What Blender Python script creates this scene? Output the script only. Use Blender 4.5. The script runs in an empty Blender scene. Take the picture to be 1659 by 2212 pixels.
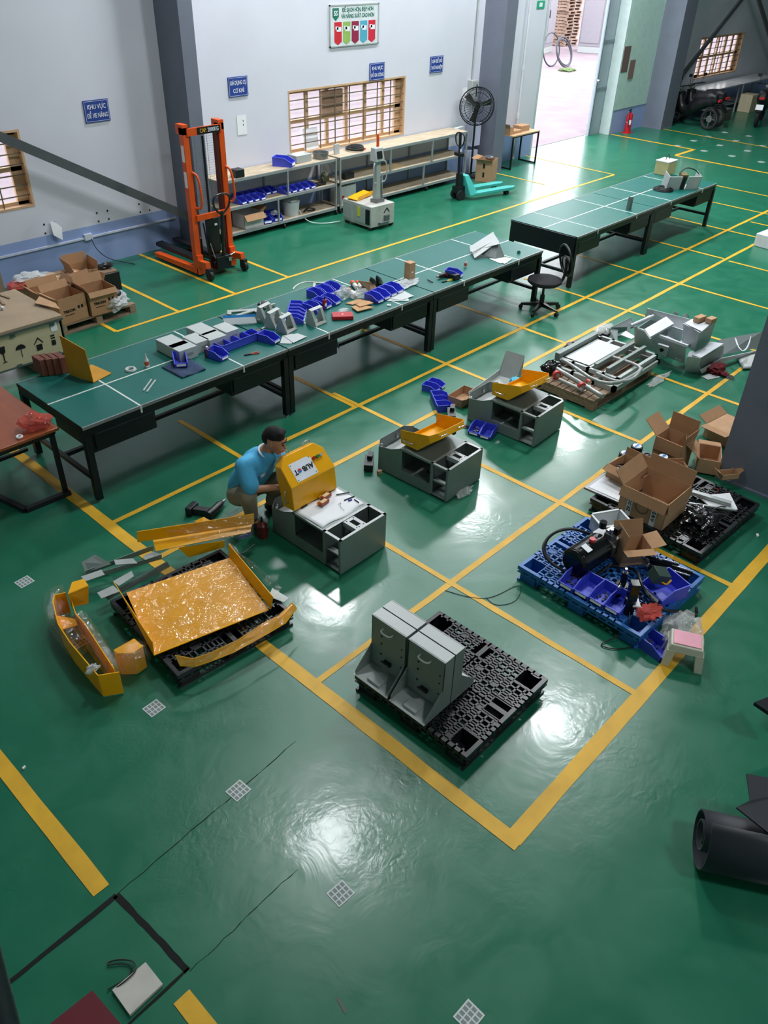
import bpy, bmesh, math, random
from mathutils import Vector as V, Matrix, Euler, noise
sc = bpy.context.scene
C = sc.collection
R = math.radians
# ---------------------------------------------------------------- camera
CH = 4.4
YAW, PITCH, ROLL, FPX, CX, CY = 0.731890806, 0.626379821, 0.0334888061, 1736.89, 829.5, 1106.0
FW = V((math.cos(PITCH)*math.cos(YAW), math.cos(PITCH)*math.sin(YAW), -math.sin(PITCH)))
_r = V((math.sin(YAW), -math.cos(YAW), 0)); _u = _r.cross(FW)
RT = math.cos(ROLL)*_r+math.sin(ROLL)*_u; UP = -math.sin(ROLL)*_r+math.cos(ROLL)*_u
cam = bpy.data.objects.new('camera', bpy.data.cameras.new('camera')); C.objects.link(cam)
m = Matrix((RT, UP, -FW)).transposed().to_4x4(); m.translation = (0, 0, CH); cam.matrix_world = m
cam.data.sensor_fit = 'VERTICAL'; cam.data.sensor_height = 36; cam.data.lens = 36*FPX/2212
cam.data.clip_start = 0.05; cam.data.clip_end = 300
sc.camera = cam
# ---------------------------------------------------------------- light
sc.view_settings.view_transform = 'Standard'; sc.view_settings.look = 'None'
sc.view_settings.gamma = 1; sc.view_settings.use_curve_mapping = False
sc.view_settings.exposure = 0.0
world = bpy.data.worlds.new('overcast_sky'); sc.world = world; world.use_nodes = True
world.node_tree.nodes['Background'].inputs[0].default_value = (0.93, 0.96, 1.0, 1)
world.node_tree.nodes['Background'].inputs[1].default_value = 5.6
LAMP_Z = 8.0
LAMPS = [(5.3, 5.7), (10.0, 4.4), (15.0, 4.6), (9.4, 10.0), (14.6, 10.0), (19.6, 10.2), (3.5, -3.0)]  # last entry is an added, unseen lamp that brightens the foreground column
LAMP_K = [.56, .85, 1.2, 1.15, 1.35, 1.3, .6]
LAMP_W = 330
def area(name, loc, rot, size, power, col=(1, 1, 1), shape='DISK', sy=None, portal=False):
    l = bpy.data.lights.new(name, 'AREA'); l.shape = shape; l.size = size; l.energy = power; l.color = col
    if sy: l.size_y = sy
    o = bpy.data.objects.new(name, l); o.location = loc; o.rotation_euler = rot; C.objects.link(o)
    if portal: l.cycles.is_portal = True
    return o
for (lx, ly), lk in zip(LAMPS, LAMP_K):
    area('high_bay_or_fill_light', (lx, ly, LAMP_Z-.02), (0, 0, 0), .9, LAMP_W*lk, (.95, .98, 1.0))
area('door_portal', (19.9, 12.5, 2.6), (R(-90), 0, 0), 3.6, 1, shape='RECTANGLE', sy=5.2, portal=True)
area('window_portal', (11.8, 12.25, 1.55), (R(-90), 0, 0), 3.0, 1, shape='RECTANGLE', sy=1.0, portal=True)
# ---------------------------------------------------------------- pixel rays -> places in the world
def ray(x, y): return FW*FPX+RT*(x-CX)-UP*(y-CY)
def G(x, y, z=0.):
    d = ray(x, y); t = (z-CH)/d.z; return V((d.x*t, d.y*t, z))
def WY(x, y, yy):
    d = ray(x, y); t = yy/d.y; return V((d.x*t, yy, CH+d.z*t))
FH = V((math.cos(YAW), math.sin(YAW), 0))
def PD(x, y, D):
    d = ray(x, y); t = D/d.dot(FH); return V((d.x*t, d.y*t, CH+d.z*t))
# ---------------------------------------------------------------- materials
def lin(c): return tuple(((v/255)/12.92 if v/255 <= .04045 else ((v/255+.055)/1.055)**2.4) for v in c)
MATS = {}
def mat(name, col, rough=.5, metal=0., var=.06, scale=8., bump=0., bscale=30., coat=0., spec=.5, col2=None, stretch=None, alpha=1., trans=0.):
    if name in MATS: return MATS[name]
    m = bpy.data.materials.new(name); m.use_nodes = True; nt = m.node_tree; N = nt.nodes; L = nt.links
    b = N['Principled BSDF']; c = lin(col)
    tc = N.new('ShaderNodeTexCoord'); mp = N.new('ShaderNodeMapping'); L.new(tc.outputs['Object'], mp.inputs[0])
    if stretch: mp.inputs['Scale'].default_value = stretch
    nz = N.new('ShaderNodeTexNoise'); nz.inputs['Scale'].default_value = scale; nz.inputs['Detail'].default_value = 4
    L.new(mp.outputs[0], nz.inputs['Vector'])
    mx = N.new('ShaderNodeMix'); mx.data_type = 'RGBA'
    mr = N.new('ShaderNodeMapRange'); mr.inputs[1].default_value = .3; mr.inputs[2].default_value = .7
    L.new(nz.outputs[0], mr.inputs[0]); L.new(mr.outputs[0], mx.inputs[0])
    if col2: mx.inputs[6].default_value = (*c, 1); mx.inputs[7].default_value = (*lin(col2), 1)
    else:
        mx.inputs[6].default_value = (*[v*(1-var) for v in c], 1); mx.inputs[7].default_value = (*[min(1, v*(1+var)) for v in c], 1)
    L.new(mx.outputs[2], b.inputs['Base Color'])
    b.inputs['Roughness'].default_value = rough; b.inputs['Metallic'].default_value = metal
    b.inputs['Coat Weight'].default_value = coat; b.inputs['Coat Roughness'].default_value = .15
    b.inputs['Specular IOR Level'].default_value = spec; b.inputs['Alpha'].default_value = alpha
    b.inputs['Transmission Weight'].default_value = trans
    if bump:
        n2 = N.new('ShaderNodeTexNoise'); n2.inputs['Scale'].default_value = bscale; L.new(mp.outputs[0], n2.inputs['Vector'])
        bp = N.new('ShaderNodeBump'); bp.inputs['Strength'].default_value = bump; bp.inputs['Distance'].default_value = .02
        L.new(n2.outputs[0], bp.inputs['Height']); L.new(bp.outputs[0], b.inputs['Normal'])
    MATS[name] = m; return m
def film(name, tint=(255, 255, 255), dens=.16, bscale=14., bump=1.0, haze=.15, rough=.12, dist=.09, wob=1.5):
    """thin clear plastic: see-through with crinkled highlights"""
    if name in MATS: return MATS[name]
    m = bpy.data.materials.new(name); m.use_nodes = True; nt = m.node_tree; N = nt.nodes; L = nt.links
    N.remove(N['Principled BSDF']); out = N['Material Output']
    t = N.new('ShaderNodeBsdfTransparent'); g = N.new('ShaderNodeBsdfGlossy'); g.inputs['Roughness'].default_value = rough
    d = N.new('ShaderNodeBsdfDiffuse'); d.inputs[0].default_value = (*lin(tint), 1)
    t.inputs[0].default_value = (*[.6+.4*v for v in lin(tint)], 1)
    tc = N.new('ShaderNodeTexCoord'); n = N.new('ShaderNodeTexNoise'); n.inputs['Scale'].default_value = bscale; n.inputs['Detail'].default_value = 3; n.inputs['Distortion'].default_value = wob
    L.new(tc.outputs['Object'], n.inputs['Vector'])
    bp = N.new('ShaderNodeBump'); bp.inputs['Strength'].default_value = bump; bp.inputs['Distance'].default_value = dist
    L.new(n.outputs[0], bp.inputs['Height']); L.new(bp.outputs[0], g.inputs['Normal'])
    a = N.new('ShaderNodeMixShader'); a.inputs[0].default_value = dens; L.new(t.outputs[0], a.inputs[1]); L.new(g.outputs[0], a.inputs[2])
    b = N.new('ShaderNodeMixShader'); b.inputs[0].default_value = haze; L.new(a.outputs[0], b.inputs[1]); L.new(d.outputs[0], b.inputs[2])
    L.new(b.outputs[0], out.inputs[0]); MATS[name] = m; return m
def emit(name, col, s):
    m = bpy.data.materials.new(name); m.use_nodes = True; b = m.node_tree.nodes['Principled BSDF']
    b.inputs['Base Color'].default_value = (*lin(col), 1)
    b.inputs['Emission Color'].default_value = (*lin(col), 1); b.inputs['Emission Strength'].default_value = s; return m
# ---------------------------------------------------------------- mesh builder
def rotm(e): return Euler([R(a) for a in e]).to_matrix()
class MB:
    def __init__(s): s.bm = bmesh.new()
    def face(s, pts):
        try: return s.bm.faces.new([s.bm.verts.new(p) for p in pts])
        except ValueError: return None
    def hexa(s, P):
        v = [s.bm.verts.new(p) for p in P]
        for f in ((0, 3, 2, 1), (4, 5, 6, 7), (0, 1, 5, 4), (1, 2, 6, 5), (2, 3, 7, 6), (3, 0, 4, 7)): s.bm.faces.new([v[i] for i in f])
        return s
    def box(s, x0, y0, z0, x1, y1, z1, M=None):
        P = [V(p) for p in ((x0, y0, z0), (x1, y0, z0), (x1, y1, z0), (x0, y1, z0), (x0, y0, z1), (x1, y0, z1), (x1, y1, z1), (x0, y1, z1))]
        return s.hexa([M @ p for p in P] if M else P)
    def ob(s, c, sz, e=(0, 0, 0)):
        r = rotm(e); c = V(c); h = V(sz)/2
        P = [(-1, -1, -1), (1, -1, -1), (1, 1, -1), (-1, 1, -1), (-1, -1, 1), (1, -1, 1), (1, 1, 1), (-1, 1, 1)]
        return s.hexa([c+r @ V((a*h.x, b*h.y, d*h.z)) for a, b, d in P])
    def bar(s, p, q, w, h=None, up=(0, 0, 1)):
        p = V(p); q = V(q); h = h or w; d = (q-p).normalized(); u = V(up)
        if abs(d.dot(u)) > .98: u = V((0, 1, 0))
        a = d.cross(u).normalized()*w/2; b = a.cross(d).normalized()*h/2
        return s.hexa([p-a-b, p+a-b, p+a+b, p-a+b, q-a-b, q+a-b, q+a+b, q-a+b])
    def cyl(s, p, q, r, r2=None, n=14, cap=True):
        p = V(p); q = V(q); r2 = r if r2 is None else r2; d = (q-p).normalized(); u = V((0, 0, 1)) if abs(d.z) < .9 else V((1, 0, 0))
        a = d.cross(u).normalized(); b = d.cross(a)
        A = [s.bm.verts.new(p+(a*math.cos(t)+b*math.sin(t))*r) for t in [2*math.pi*i/n for i in range(n)]]
        B = [s.bm.verts.new(q+(a*math.cos(t)+b*math.sin(t))*r2) for t in [2*math.pi*i/n for i in range(n)]]
        for i in range(n): s.bm.faces.new((A[i], A[(i+1) % n], B[(i+1) % n], B[i]))
        if cap: s.bm.faces.new(A[::-1]); s.bm.faces.new(B)
        return s
    def tube(s, pts, r, n=8, closed=False, smooth=0):
        P = [V(p) for p in pts]
        for _ in range(smooth):
            Q = [] if closed else [P[0]]
            for i in range(len(P) if closed else len(P)-1):
                a, b = P[i], P[(i+1) % len(P)]; Q += [a*.75+b*.25, a*.25+b*.75]
            if not closed: Q.append(P[-1])
            P = Q
        k = len(P); rings = []; prev = None
        for i in range(k):
            if closed: d = P[(i+1) % k]-P[i-1]
            else: d = P[min(i+1, k-1)]-P[max(i-1, 0)]
            if d.length < 1e-9: d = V((0, 0, 1))
            d.normalize()
            if prev is None:
                u = V((0, 0, 1)) if abs(d.z) < .9 else V((1, 0, 0)); a = d.cross(u).normalized()
            else:
                a = prev-d*prev.dot(d)
                a = a.normalized() if a.length > 1e-6 else d.cross(V((0, 0, 1))).normalized()
            prev = a; b = d.cross(a); rr = r[min(len(r)-1, int(i/(k-1)*(len(r)-1)+.5))] if isinstance(r, list) else r
            rings.append([s.bm.verts.new(P[i]+(a*math.cos(2*math.pi*j/n)+b*math.sin(2*math.pi*j/n))*rr) for j in range(n)])
        for i in range(k if closed else k-1):
            A, B = rings[i], rings[(i+1) % k]
            for j in range(n): s.bm.faces.new((A[j], A[(j+1) % n], B[(j+1) % n], B[j]))
        if not closed: s.bm.faces.new(rings[0][::-1]); s.bm.faces.new(rings[-1])
        return s
    def plate(s, pts, t, nrm=None):
        """polygon (3D) thickened by t along its normal"""
        P = [V(p) for p in pts]; n = V((0, 0, 0))
        if nrm: n = V(nrm).normalized()
        else:
            for i in range(len(P)): n += P[i].cross(P[(i+1) % len(P)])
            n.normalize()
        A = [s.bm.verts.new(p-n*t/2) for p in P]; B = [s.bm.verts.new(p+n*t/2) for p in P]; k = len(P)
        s.bm.faces.new(A[::-1]); s.bm.faces.new(B)
        for i in range(k): s.bm.faces.new((A[i], A[(i+1) % k], B[(i+1) % k], B[i]))
        return s
    def prism(s, poly, z0, z1):
        return s.plate([(x, y, (z0+z1)/2) for x, y in poly], z1-z0, (0, 0, 1))
    def lathe(s, prof, c=(0, 0, 0), n=20, M=None):
        c = V(c); rings = []
        for r, z in prof:
            ring = [V((r*math.cos(2*math.pi*i/n), r*math.sin(2*math.pi*i/n), z)) for i in range(n)]
            rings.append([s.bm.verts.new(c+(M @ p if M else p)) for p in ring])
        for A, B in zip(rings, rings[1:]):
            for i in range(n): s.bm.faces.new((A[i], A[(i+1) % n], B[(i+1) % n], B[i]))
        s.bm.faces.new(rings[0][::-1]); s.bm.faces.new(rings[-1]); return s
    def torus(s, c, R_, r, n=28, k=8, M=None, arc=(0, 360)):
        full = arc[1]-arc[0] >= 360; c = V(c); pts = []
        for i in range(n if full else n+1):
            t = R(arc[0]+(arc[1]-arc[0])*i/n); p = V((R_*math.cos(t), R_*math.sin(t), 0)); pts.append(c+(M @ p if M else p))
        return s.tube(pts, r, k, closed=full)
    def grid(s, f, nu, nv):
        g = [[s.bm.verts.new(f(i/nu, j/nv)) for j in range(nv+1)] for i in range(nu+1)]
        for i in range(nu):
            for j in range(nv): s.bm.faces.new((g[i][j], g[i+1][j], g[i+1][j+1], g[i][j+1]))
        return s
    def blob(s, c, rad, seed=0, amp=.2, fr=2., sub=3, e=(0, 0, 0)):
        c = V(c); rad = V(rad); r = rotm(e); q = bmesh.new(); bmesh.ops.create_icosphere(q, subdivisions=sub, radius=1)
        mp = {}
        for v in q.verts:
            q0 = v.co*fr+V((seed*3.1, seed*1.7, seed)); k = 1+amp*(noise.noise(q0*.6)+.35*noise.noise(q0*1.7)-.35*abs(noise.noise(q0*1.2))*2)
            mp[v.index] = s.bm.verts.new(c+r @ V((v.co.x*rad.x*k, v.co.y*rad.y*k, v.co.z*rad.z*k)))
        for f in q.faces: s.bm.faces.new([mp[v.index] for v in f.verts])
        q.free(); return s
    def build(s, name, mt, parent=None, bev=0., ang=38, thick=0.):
        bmesh.ops.recalc_face_normals(s.bm, faces=s.bm.faces)
        for f in s.bm.faces: f.smooth = True
        for e in s.bm.edges:
            if len(e.link_faces) == 2 and e.calc_face_angle(0) > R(ang): e.smooth = False
        me = bpy.data.meshes.new(name); s.bm.to_mesh(me); s.bm.free(); me.materials.append(mt)
        o = bpy.data.objects.new(name, me); C.objects.link(o)
        if thick:
            q = o.modifiers.new('thickness', 'SOLIDIFY'); q.thickness = thick
        if bev:
            q = o.modifiers.new('edges', 'BEVEL'); q.width = bev; q.segments = 2; q.limit_method = 'ANGLE'; q.angle_limit = R(40)
        if parent: o.parent = parent
        return o
def tag(o, label, cat, group=None, kind=None):
    if label: o['label'] = label
    if cat: o['category'] = cat
    if group: o['group'] = group
    if kind: o['kind'] = kind
    return o
def thing(name, label, cat, loc=(0, 0, 0), rz=0., group=None, rot=None):
    o = bpy.data.objects.new(name, None); C.objects.link(o); o.empty_display_size = .1
    o.location = loc; o.rotation_euler = Euler([R(a) for a in rot]) if rot else Euler((0, 0, R(rz)))
    return tag(o, label, cat, group)
def struct(name, mb, mt, parent=None, **k):
    o = mb.build(name, mt, parent, **k)
    if not parent: o['kind'] = 'structure'
    return o
def part(parent, name, mt, mb, label=None, **k):
    o = mb.build(name, mt, parent, **k)
    if label: o['label'] = label
    return o
def place(o, loc, rz=0., rot=None):
    o.location = loc; o.rotation_euler = Euler([R(a) for a in rot]) if rot else Euler((0, 0, R(rz))); return o
def copy_tree(o, parent=None):
    c = o.copy(); C.objects.link(c)
    if parent: c.parent = parent
    for ch in [x for x in bpy.data.objects if x.parent == o]: copy_tree(ch, c)
    return c
def clone(proto, loc, rz, label, group=None, first=[], rot=None):
    """the first call places the prototype itself, later calls a copy of it and its parts"""
    o = proto if proto.name not in first else copy_tree(proto)
    first.append(proto.name); place(o, loc, rz, rot); o['label'] = label
    if group: o['group'] = group
    return o
def text_mesh(name, body, size, mt, parent, loc, rot, align='CENTER', ext=.001, sx=1., bold=.0):
    cu = bpy.data.curves.new(name, 'FONT'); cu.body = body; cu.size = size; cu.align_x = align; cu.align_y = 'CENTER'
    cu.extrude = ext; cu.offset = bold; cu.resolution_u = 2
    t = bpy.data.objects.new(name, cu); C.objects.link(t); bpy.context.view_layer.update()
    me = bpy.data.meshes.new_from_object(t.evaluated_get(bpy.context.evaluated_depsgraph_get()))
    bpy.data.objects.remove(t); me.materials.clear(); me.materials.append(mt)
    o = bpy.data.objects.new(name, me); C.objects.link(o); o.location = loc; o.rotation_euler = Euler([R(a) for a in rot]); o.scale = (sx, 1, 1)
    if parent: o.parent = parent
    return o
rnd = random.Random(7)
# common materials
M_white = mat('white_paint', (214, 216, 220), .5)
M_grey = mat('grey_green_paint', (120, 132, 128), .42, .1, .04)
M_greyL = mat('light_grey_paint', (168, 174, 172), .4, .1, .04)
M_black = mat('black_plastic', (22, 23, 26), .4, 0, .1)
M_steelk = mat('black_steel', (20, 24, 30), .38, .2, .1)
M_chrome = mat('bright_steel', (190, 190, 192), .25, .9)
M_steel = mat('dull_steel', (130, 132, 134), .38, .8)
M_yel = mat('yellow_paint', (240, 170, 4), .3, 0, .05)
M_bin = mat('blue_bin_plastic', (64, 78, 206), .45, 0, .06)
M_card = mat('cardboard', (180, 142, 108), .85, 0, .08)
M_cardd = mat('cardboard_inner', (162, 124, 90), .88, 0, .06)
M_wood = mat('raw_wood', (176, 146, 108), .8, 0, .15, 6, stretch=(1, 8, 8))
M_rub = mat('black_rubber', (24, 26, 30), .7, 0, .1)
M_red = mat('red_plastic', (178, 24, 34), .35)
M_paper = mat('white_paper', (228, 230, 234), .7, 0, .02)
M_tight = film('tight_clear_film', (255, 250, 240), .11, 5.5, 1.0, .008, .1, .03, 3.0)
M_film = film('clear_plastic_film')
M_bag = film('milky_plastic_bag', (225, 230, 232), .2, 20, 1.2, .4)
M_cable = mat('black_cable', (18, 18, 20), .45)
M_tape = mat('white_tape', (206, 210, 205), .6)
# ================================================================ the setting
def floor_mat():
    m = bpy.data.materials.new('green_epoxy'); m.use_nodes = True; nt = m.node_tree; N = nt.nodes; L = nt.links; b = N['Principled BSDF']
    tc = N.new('ShaderNodeTexCoord')
    def nz(sc_, det=4, dist=0.):
        n = N.new('ShaderNodeTexNoise'); n.inputs['Scale'].default_value = sc_; n.inputs['Detail'].default_value = det; n.inputs['Distortion'].default_value = dist
        L.new(tc.outputs['Object'], n.inputs['Vector']); return n
    n1 = nz(.5, 6); n2 = nz(3.5, 8, .6)
    mx = N.new('ShaderNodeMix'); mx.data_type = 'RGBA'; mx.inputs[6].default_value = (*lin((22, 100, 74)), 1); mx.inputs[7].default_value = (*lin((27, 109, 82)), 1)
    ad = N.new('ShaderNodeMath'); ad.operation = 'ADD'; L.new(n1.outputs[0], ad.inputs[0]); L.new(n2.outputs[0], ad.inputs[1])
    mr = N.new('ShaderNodeMapRange'); mr.inputs[1].default_value = .7; mr.inputs[2].default_value = 1.3; L.new(ad.outputs[0], mr.inputs[0]); L.new(mr.outputs[0], mx.inputs[0])
    L.new(mx.outputs[2], b.inputs['Base Color'])
    r = N.new('ShaderNodeMapRange'); r.inputs[1].default_value = .35; r.inputs[2].default_value = .7; r.inputs[3].default_value = .29; r.inputs[4].default_value = .38
    L.new(n2.outputs[0], r.inputs[0]); L.new(r.outputs[0], b.inputs['Roughness'])
    b.inputs['Specular IOR Level'].default_value = .6; b.inputs['Coat Weight'].default_value = .22; b.inputs['Coat Roughness'].default_value = .12
    n3 = nz(2.6, 4, 1.2); n4 = nz(14, 6, 1.5)
    b1 = N.new('ShaderNodeBump'); b1.inputs['Strength'].default_value = .22; b1.inputs['Distance'].default_value = .012; L.new(n3.outputs[0], b1.inputs['Height'])
    b2 = N.new('ShaderNodeBump'); b2.inputs['Strength'].default_value = .4; b2.inputs['Distance'].default_value = .004
    mk = N.new('ShaderNodeMapRange'); mk.inputs[1].default_value = .46; mk.inputs[2].default_value = .62; n5 = nz(.9, 2); L.new(n5.outputs[0], mk.inputs[0]); mm_ = N.new('ShaderNodeMath'); mm_.operation = 'MULTIPLY'; L.new(mk.outputs[0], mm_.inputs[0]); L.new(n4.outputs[0], mm_.inputs[1]); L.new(mm_.outputs[0], b2.inputs['Height']); L.new(b1.outputs[0], b2.inputs['Normal'])
    L.new(b2.outputs[0], b.inputs['Normal']); L.new(b2.outputs[0], b.inputs['Coat Normal']); return m
M_floor = floor_mat()
WYL = 11.8
PIT = (-1.2, .80, 2.02, 2.62)   # a cut-out hatch in the floor: x0 x1 y0 y1
f = MB(); f.box(-4, -6, -.15, 34, WYL+.4, 0)
floor = struct('floor', f, M_floor)
M_line = mat('yellow_floor_paint', (218, 168, 44), .5, 0, .12, 5, spec=.4)
def fline(x0, y0, x1, y1, w):
    a = V((x0, y0, 0)); b = V((x1, y1, 0)); d = (b-a).normalized(); n = V((-d.y, d.x, 0)); L_ = (b-a).length
    k = max(2, int(L_/.25)); mb = MB(); A = []; B = []; zz = .0025 if abs(d.x) > .5 else .0032
    for i in range(k+1):
        p = a+d*L_*i/k
        A.append(mb.bm.verts.new(p-n*(w/2+rnd.uniform(-.004, .004))+V((0, 0, zz)))); B.append(mb.bm.verts.new(p+n*(w/2+rnd.uniform(-.004, .004))+V((0, 0, zz))))
    for i in range(k): mb.bm.faces.new((A[i], A[i+1], B[i+1], B[i]))
    return mb.build('yellow_line', M_line, floor)
T = .055; W = .105
for a in [(2.64, 5.68, 18.6, 5.68, T), (4.98, 9.34, 17.9, 9.34, T), (2.66, 4.97, 20, 4.97, T), (2.62, 2.98, 12.3, 2.98, T),
          (2.62, 1.23, 14, 1.23, W), (2.62, 1.18, 2.62, 7.7, W), (4.18, 1.25, 4.18, 6.8, T), (5.83, 1.25, 5.83, 6.1, T), (5.78, 5.7, 5.78, 6.9, T), (7.4, 4.97, 7.4, 7.2, T),
          (7.42, 2.98, 7.42, 4.95, T), (9.05, 5.0, 9.05, 7.2, T), (9.05, 1.3, 9.05, 4.95, T), (10.7, 5.0, 10.7, 6.8, T), (10.7, 1.3, 10.7, 4.95, T), (12.33, 1.3, 12.33, 7, T),
          (14.0, 1.3, 14.0, 4.9, T), (14.05, 5.0, 14.05, 7, T), (15.7, 5.0, 15.7, 7.2, T), (16.6, 3.5, 16.6, 5.6, T), (17.4, 5.0, 17.4, 7.4, T),
          (4.98, 9.34, 4.98, 11.3, T), (5.97, 9.34, 5.97, 11.79, T), (6.97, 9.34, 6.93, 11.79, T), (8.0, 9.34, 8.0, 11.3, T),
          (15.9, 9.9, 15.9, 11.2, .05), (17.9, 9.34, 17.9, 11.9, T), (21.95, 9.3, 21.95, 11.78, .09), (20.95, 9.34, 21.95, 9.34, .09), (20.9, 3, 20.9, 9.34, .09), (23.75, 5, 23.85, 11.2, .06),
          (18.8, 1, 18.8, 7.4, T), (.76, 2.71, .76, 7.2, .10), (.74, -.5, .74, 1.93, .10)]:
    fline(*a)
M_dark = mat('dark_gap', (10, 14, 13), .9)
gp = MB()
for q in [((.80, 2.63), (.835, 2.01), .034), ((.80, 2.625), (-1.2, 2.6), .028), ((.845, 2.02), (-.6, 1.98), .014)]:
    p0, p1, w = q; k = 14; a = V((*p0, 0)); b = V((*p1, 0)); n = (b-a).normalized().cross(V((0, 0, 1)))
    P = [a.lerp(b, i/k) for i in range(k+1)]
    gp.bm.faces.new([gp.bm.verts.new(p+n*(w/2+rnd.uniform(-.004, .004))+V((0, 0, .002))) for p in P]+[gp.bm.verts.new(p-n*(w/2+rnd.uniform(-.004, .004))+V((0, 0, .002))) for p in P[::-1]])
gp.build('hatch_gap', M_dark, floor)
cr = MB()
def crack(P, w):
    P = [V((*p, .002)) for p in P]; Q = [P[0]]
    for a, b in zip(P, P[1:]):
        for i in range(1, 9): Q.append(a.lerp(b, i/8)+V((rnd.uniform(-.006, .006), rnd.uniform(-.006, .006), 0)))
    for a, b in zip(Q, Q[1:]):
        n = (b-a).normalized().cross(V((0, 0, 1)))*w*rnd.uniform(.3, 1); cr.face([a-n, b-n, b+n, a+n])
crack([(.81, 2.63), (1.5, 2.66), (2.2, 2.7)], .0028)
crack([(.84, 2.0), (1.3, 2.01), (1.6, 2.02)], .002)
cr.build('floor_crack', M_dark, floor)
sc_ = MB()
for p in [((1.28, 1.36), (1.26, 1.28)), ((1.2, 1.12), (1.21, 1.04))]:
    a, b = V((*p[0], .002)), V((*p[1], .002)); n = V((.008, .004, 0)); sc_.face([a-n, b-n, b+n*1.4, a+n*.6])
sc_.build('worn_scratch', mat('worn_concrete', (96, 98, 90), .7), floor)

M_wall = mat('wall_paint', (206, 207, 218), .75, 0, .03, 1.2)
M_wall2 = mat('wall_paint_blue', (140, 160, 205), .7, 0, .04, 1.2)
M_wallg = mat('wall_paint_green', (196, 208, 204), .75, 0, .03)
WH = 8.3; TH = .22
wins = [(3.3, 5.36, 1.06, 2.03), (10.3, 13.32, 1.06, 2.07), (26.45, 29.5, 1.0, 2.06)]
D0, D1 = 18.05, 21.9; DH = 6.0
cuts = sorted(wins+[(D0, D1, 0, DH)]); w = MB(); w2 = MB(); x = -4
def slab(x0, x1, z0, z1):
    if z0 < .6:
        w2.box(x0, WYL, z0, x1, WYL+TH, min(z1, .6))
    if z1 > .6: w.box(x0, WYL, max(z0, .6), x1, WYL+TH, z1)
for (a, b, z0, z1) in cuts:
    slab(x, a, 0, WH)
    if z0 > 0: slab(a, b, 0, z0)
    slab(a, b, z1, WH); x = b
slab(x, 34, 0, WH)
wl = struct('wall_left', w, M_wall); w2.build('wainscot', M_wall2, wl)
g = MB(); g.box(21.9, WYL-.012, .6, 23.7, WYL-.002, 6); g.build('bounce_tinted_wall_panel', mat('bounce_tinted_wall', (176, 205, 196), .7), wl)  # greenish bounced light painted onto the wall right of the doorway
struct('wall_right', MB().box(-4, -6.2, 0, 34, -6, WH), M_wallg)
struct('wall_back', MB().box(-4.2, -6, 0, -4, WYL, WH), M_wallg)
struct('wall_far', MB().box(34, -6, 0, 34.2, WYL+.4, WH), mat('far_wall_paint', (120, 122, 124), .8))
M_ceil = mat('ceiling_sheet', (150, 158, 162), .6, .1, .05)
struct('ceiling', MB().box(-4, -6, WH, 34, WYL+TH, WH+.15), M_ceil)
struct('trim_1', MB().box(D0, WYL+.4, -.01, D1, WYL+.43, .005), M_steelk)
# windows
M_frame = mat('window_timber', (196, 160, 124), .6, 0, .15, 4)
M_glass = mat('window_glass', (235, 240, 245), .15, 0, 0, alpha=.25)
M_bar = mat('window_grille', (120, 105, 90), .5, .3)
for wi, (x0, x1, z0, z1) in enumerate(wins):
    fr = MB(); yb = WYL+.13
    for (a, b, c_, d_) in ((x0, x0+.05, z0, z1), (x1-.16, x1, z0, z1), (x0, x1, z0, z0+.05), (x0, x1, z1-.05, z1), (x0, x1, (z0+z1)/2-.03, (z0+z1)/2+.03)):
        fr.box(a, yb-.03, c_, b, yb+.03, d_)
    nn = max(2, round((x1-x0)/.48)); pw = (x1-x0)/nn
    for i in range(1, nn): fr.box(x0+pw*i-.035, yb-.025, z0, x0+pw*i+.035, yb+.025, z1)
    o = struct('window_%d' % (wi+1), fr, M_frame)
    rv = MB(); rv.box(x0-.025, WYL-.006, z0-.025, x0+.006, WYL+.1, z1+.025).box(x1-.006, WYL-.006, z0-.025, x1+.025, WYL+.1, z1+.025).box(x0, WYL-.0055, z0-.0245, x1, WYL+.1, z0+.006).box(x0, WYL-.0055, z1-.006, x1, WYL+.1, z1+.0245)
    rv.build('window_frame', M_frame, o)
    gl = MB(); gl.box(x0+.05, yb-.003, z0+.05, x1-.05, yb+.003, z1-.05); gl.build('glass_pane', M_glass, o)
    gr = MB()
    for j in range(1, 7): zz = z0+(z1-z0)*j/7; gr.bar((x0, WYL+.03, zz), (x1, WYL+.03, zz), .016)
    nb = max(3, round((x1-x0)/.375))
    for i in range(1, nb): xx = x0+(x1-x0)*i/nb; gr.bar((xx, WYL+.025, z0), (xx, WYL+.025, z1), .016)
    gr.build('grille', M_bar, o)
    if wi == 1:
        MB().box(x0+.87, yb-.04, 1.6, x0+1.4, yb+.035, 2.0).build('timber_board', mat('weathered_board', (150, 120, 100), .8, 0, .2, 5, stretch=(1, 1, 6)), o)
        MB().ob((x0+.55, yb-.06, 1.25), (.35, .012, .36), (-8, 0, 0)).build('paper_sheet', M_paper, o)
# exterior
M_out = mat('outdoor_concrete', (134, 118, 126), .9, 0, .12, 1.5)
og = MB(); og.box(-10, WYL+.4, -.2, 70, 60, -.01); struct('ground', og, M_out)
def far_wall():
    b = MB(); b.box(-10, 34, 0, 70, 34.3, 6); struct('wall_outside', b, mat('outdoor_wall', (150, 146, 150), .9))
far_wall()
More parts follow.
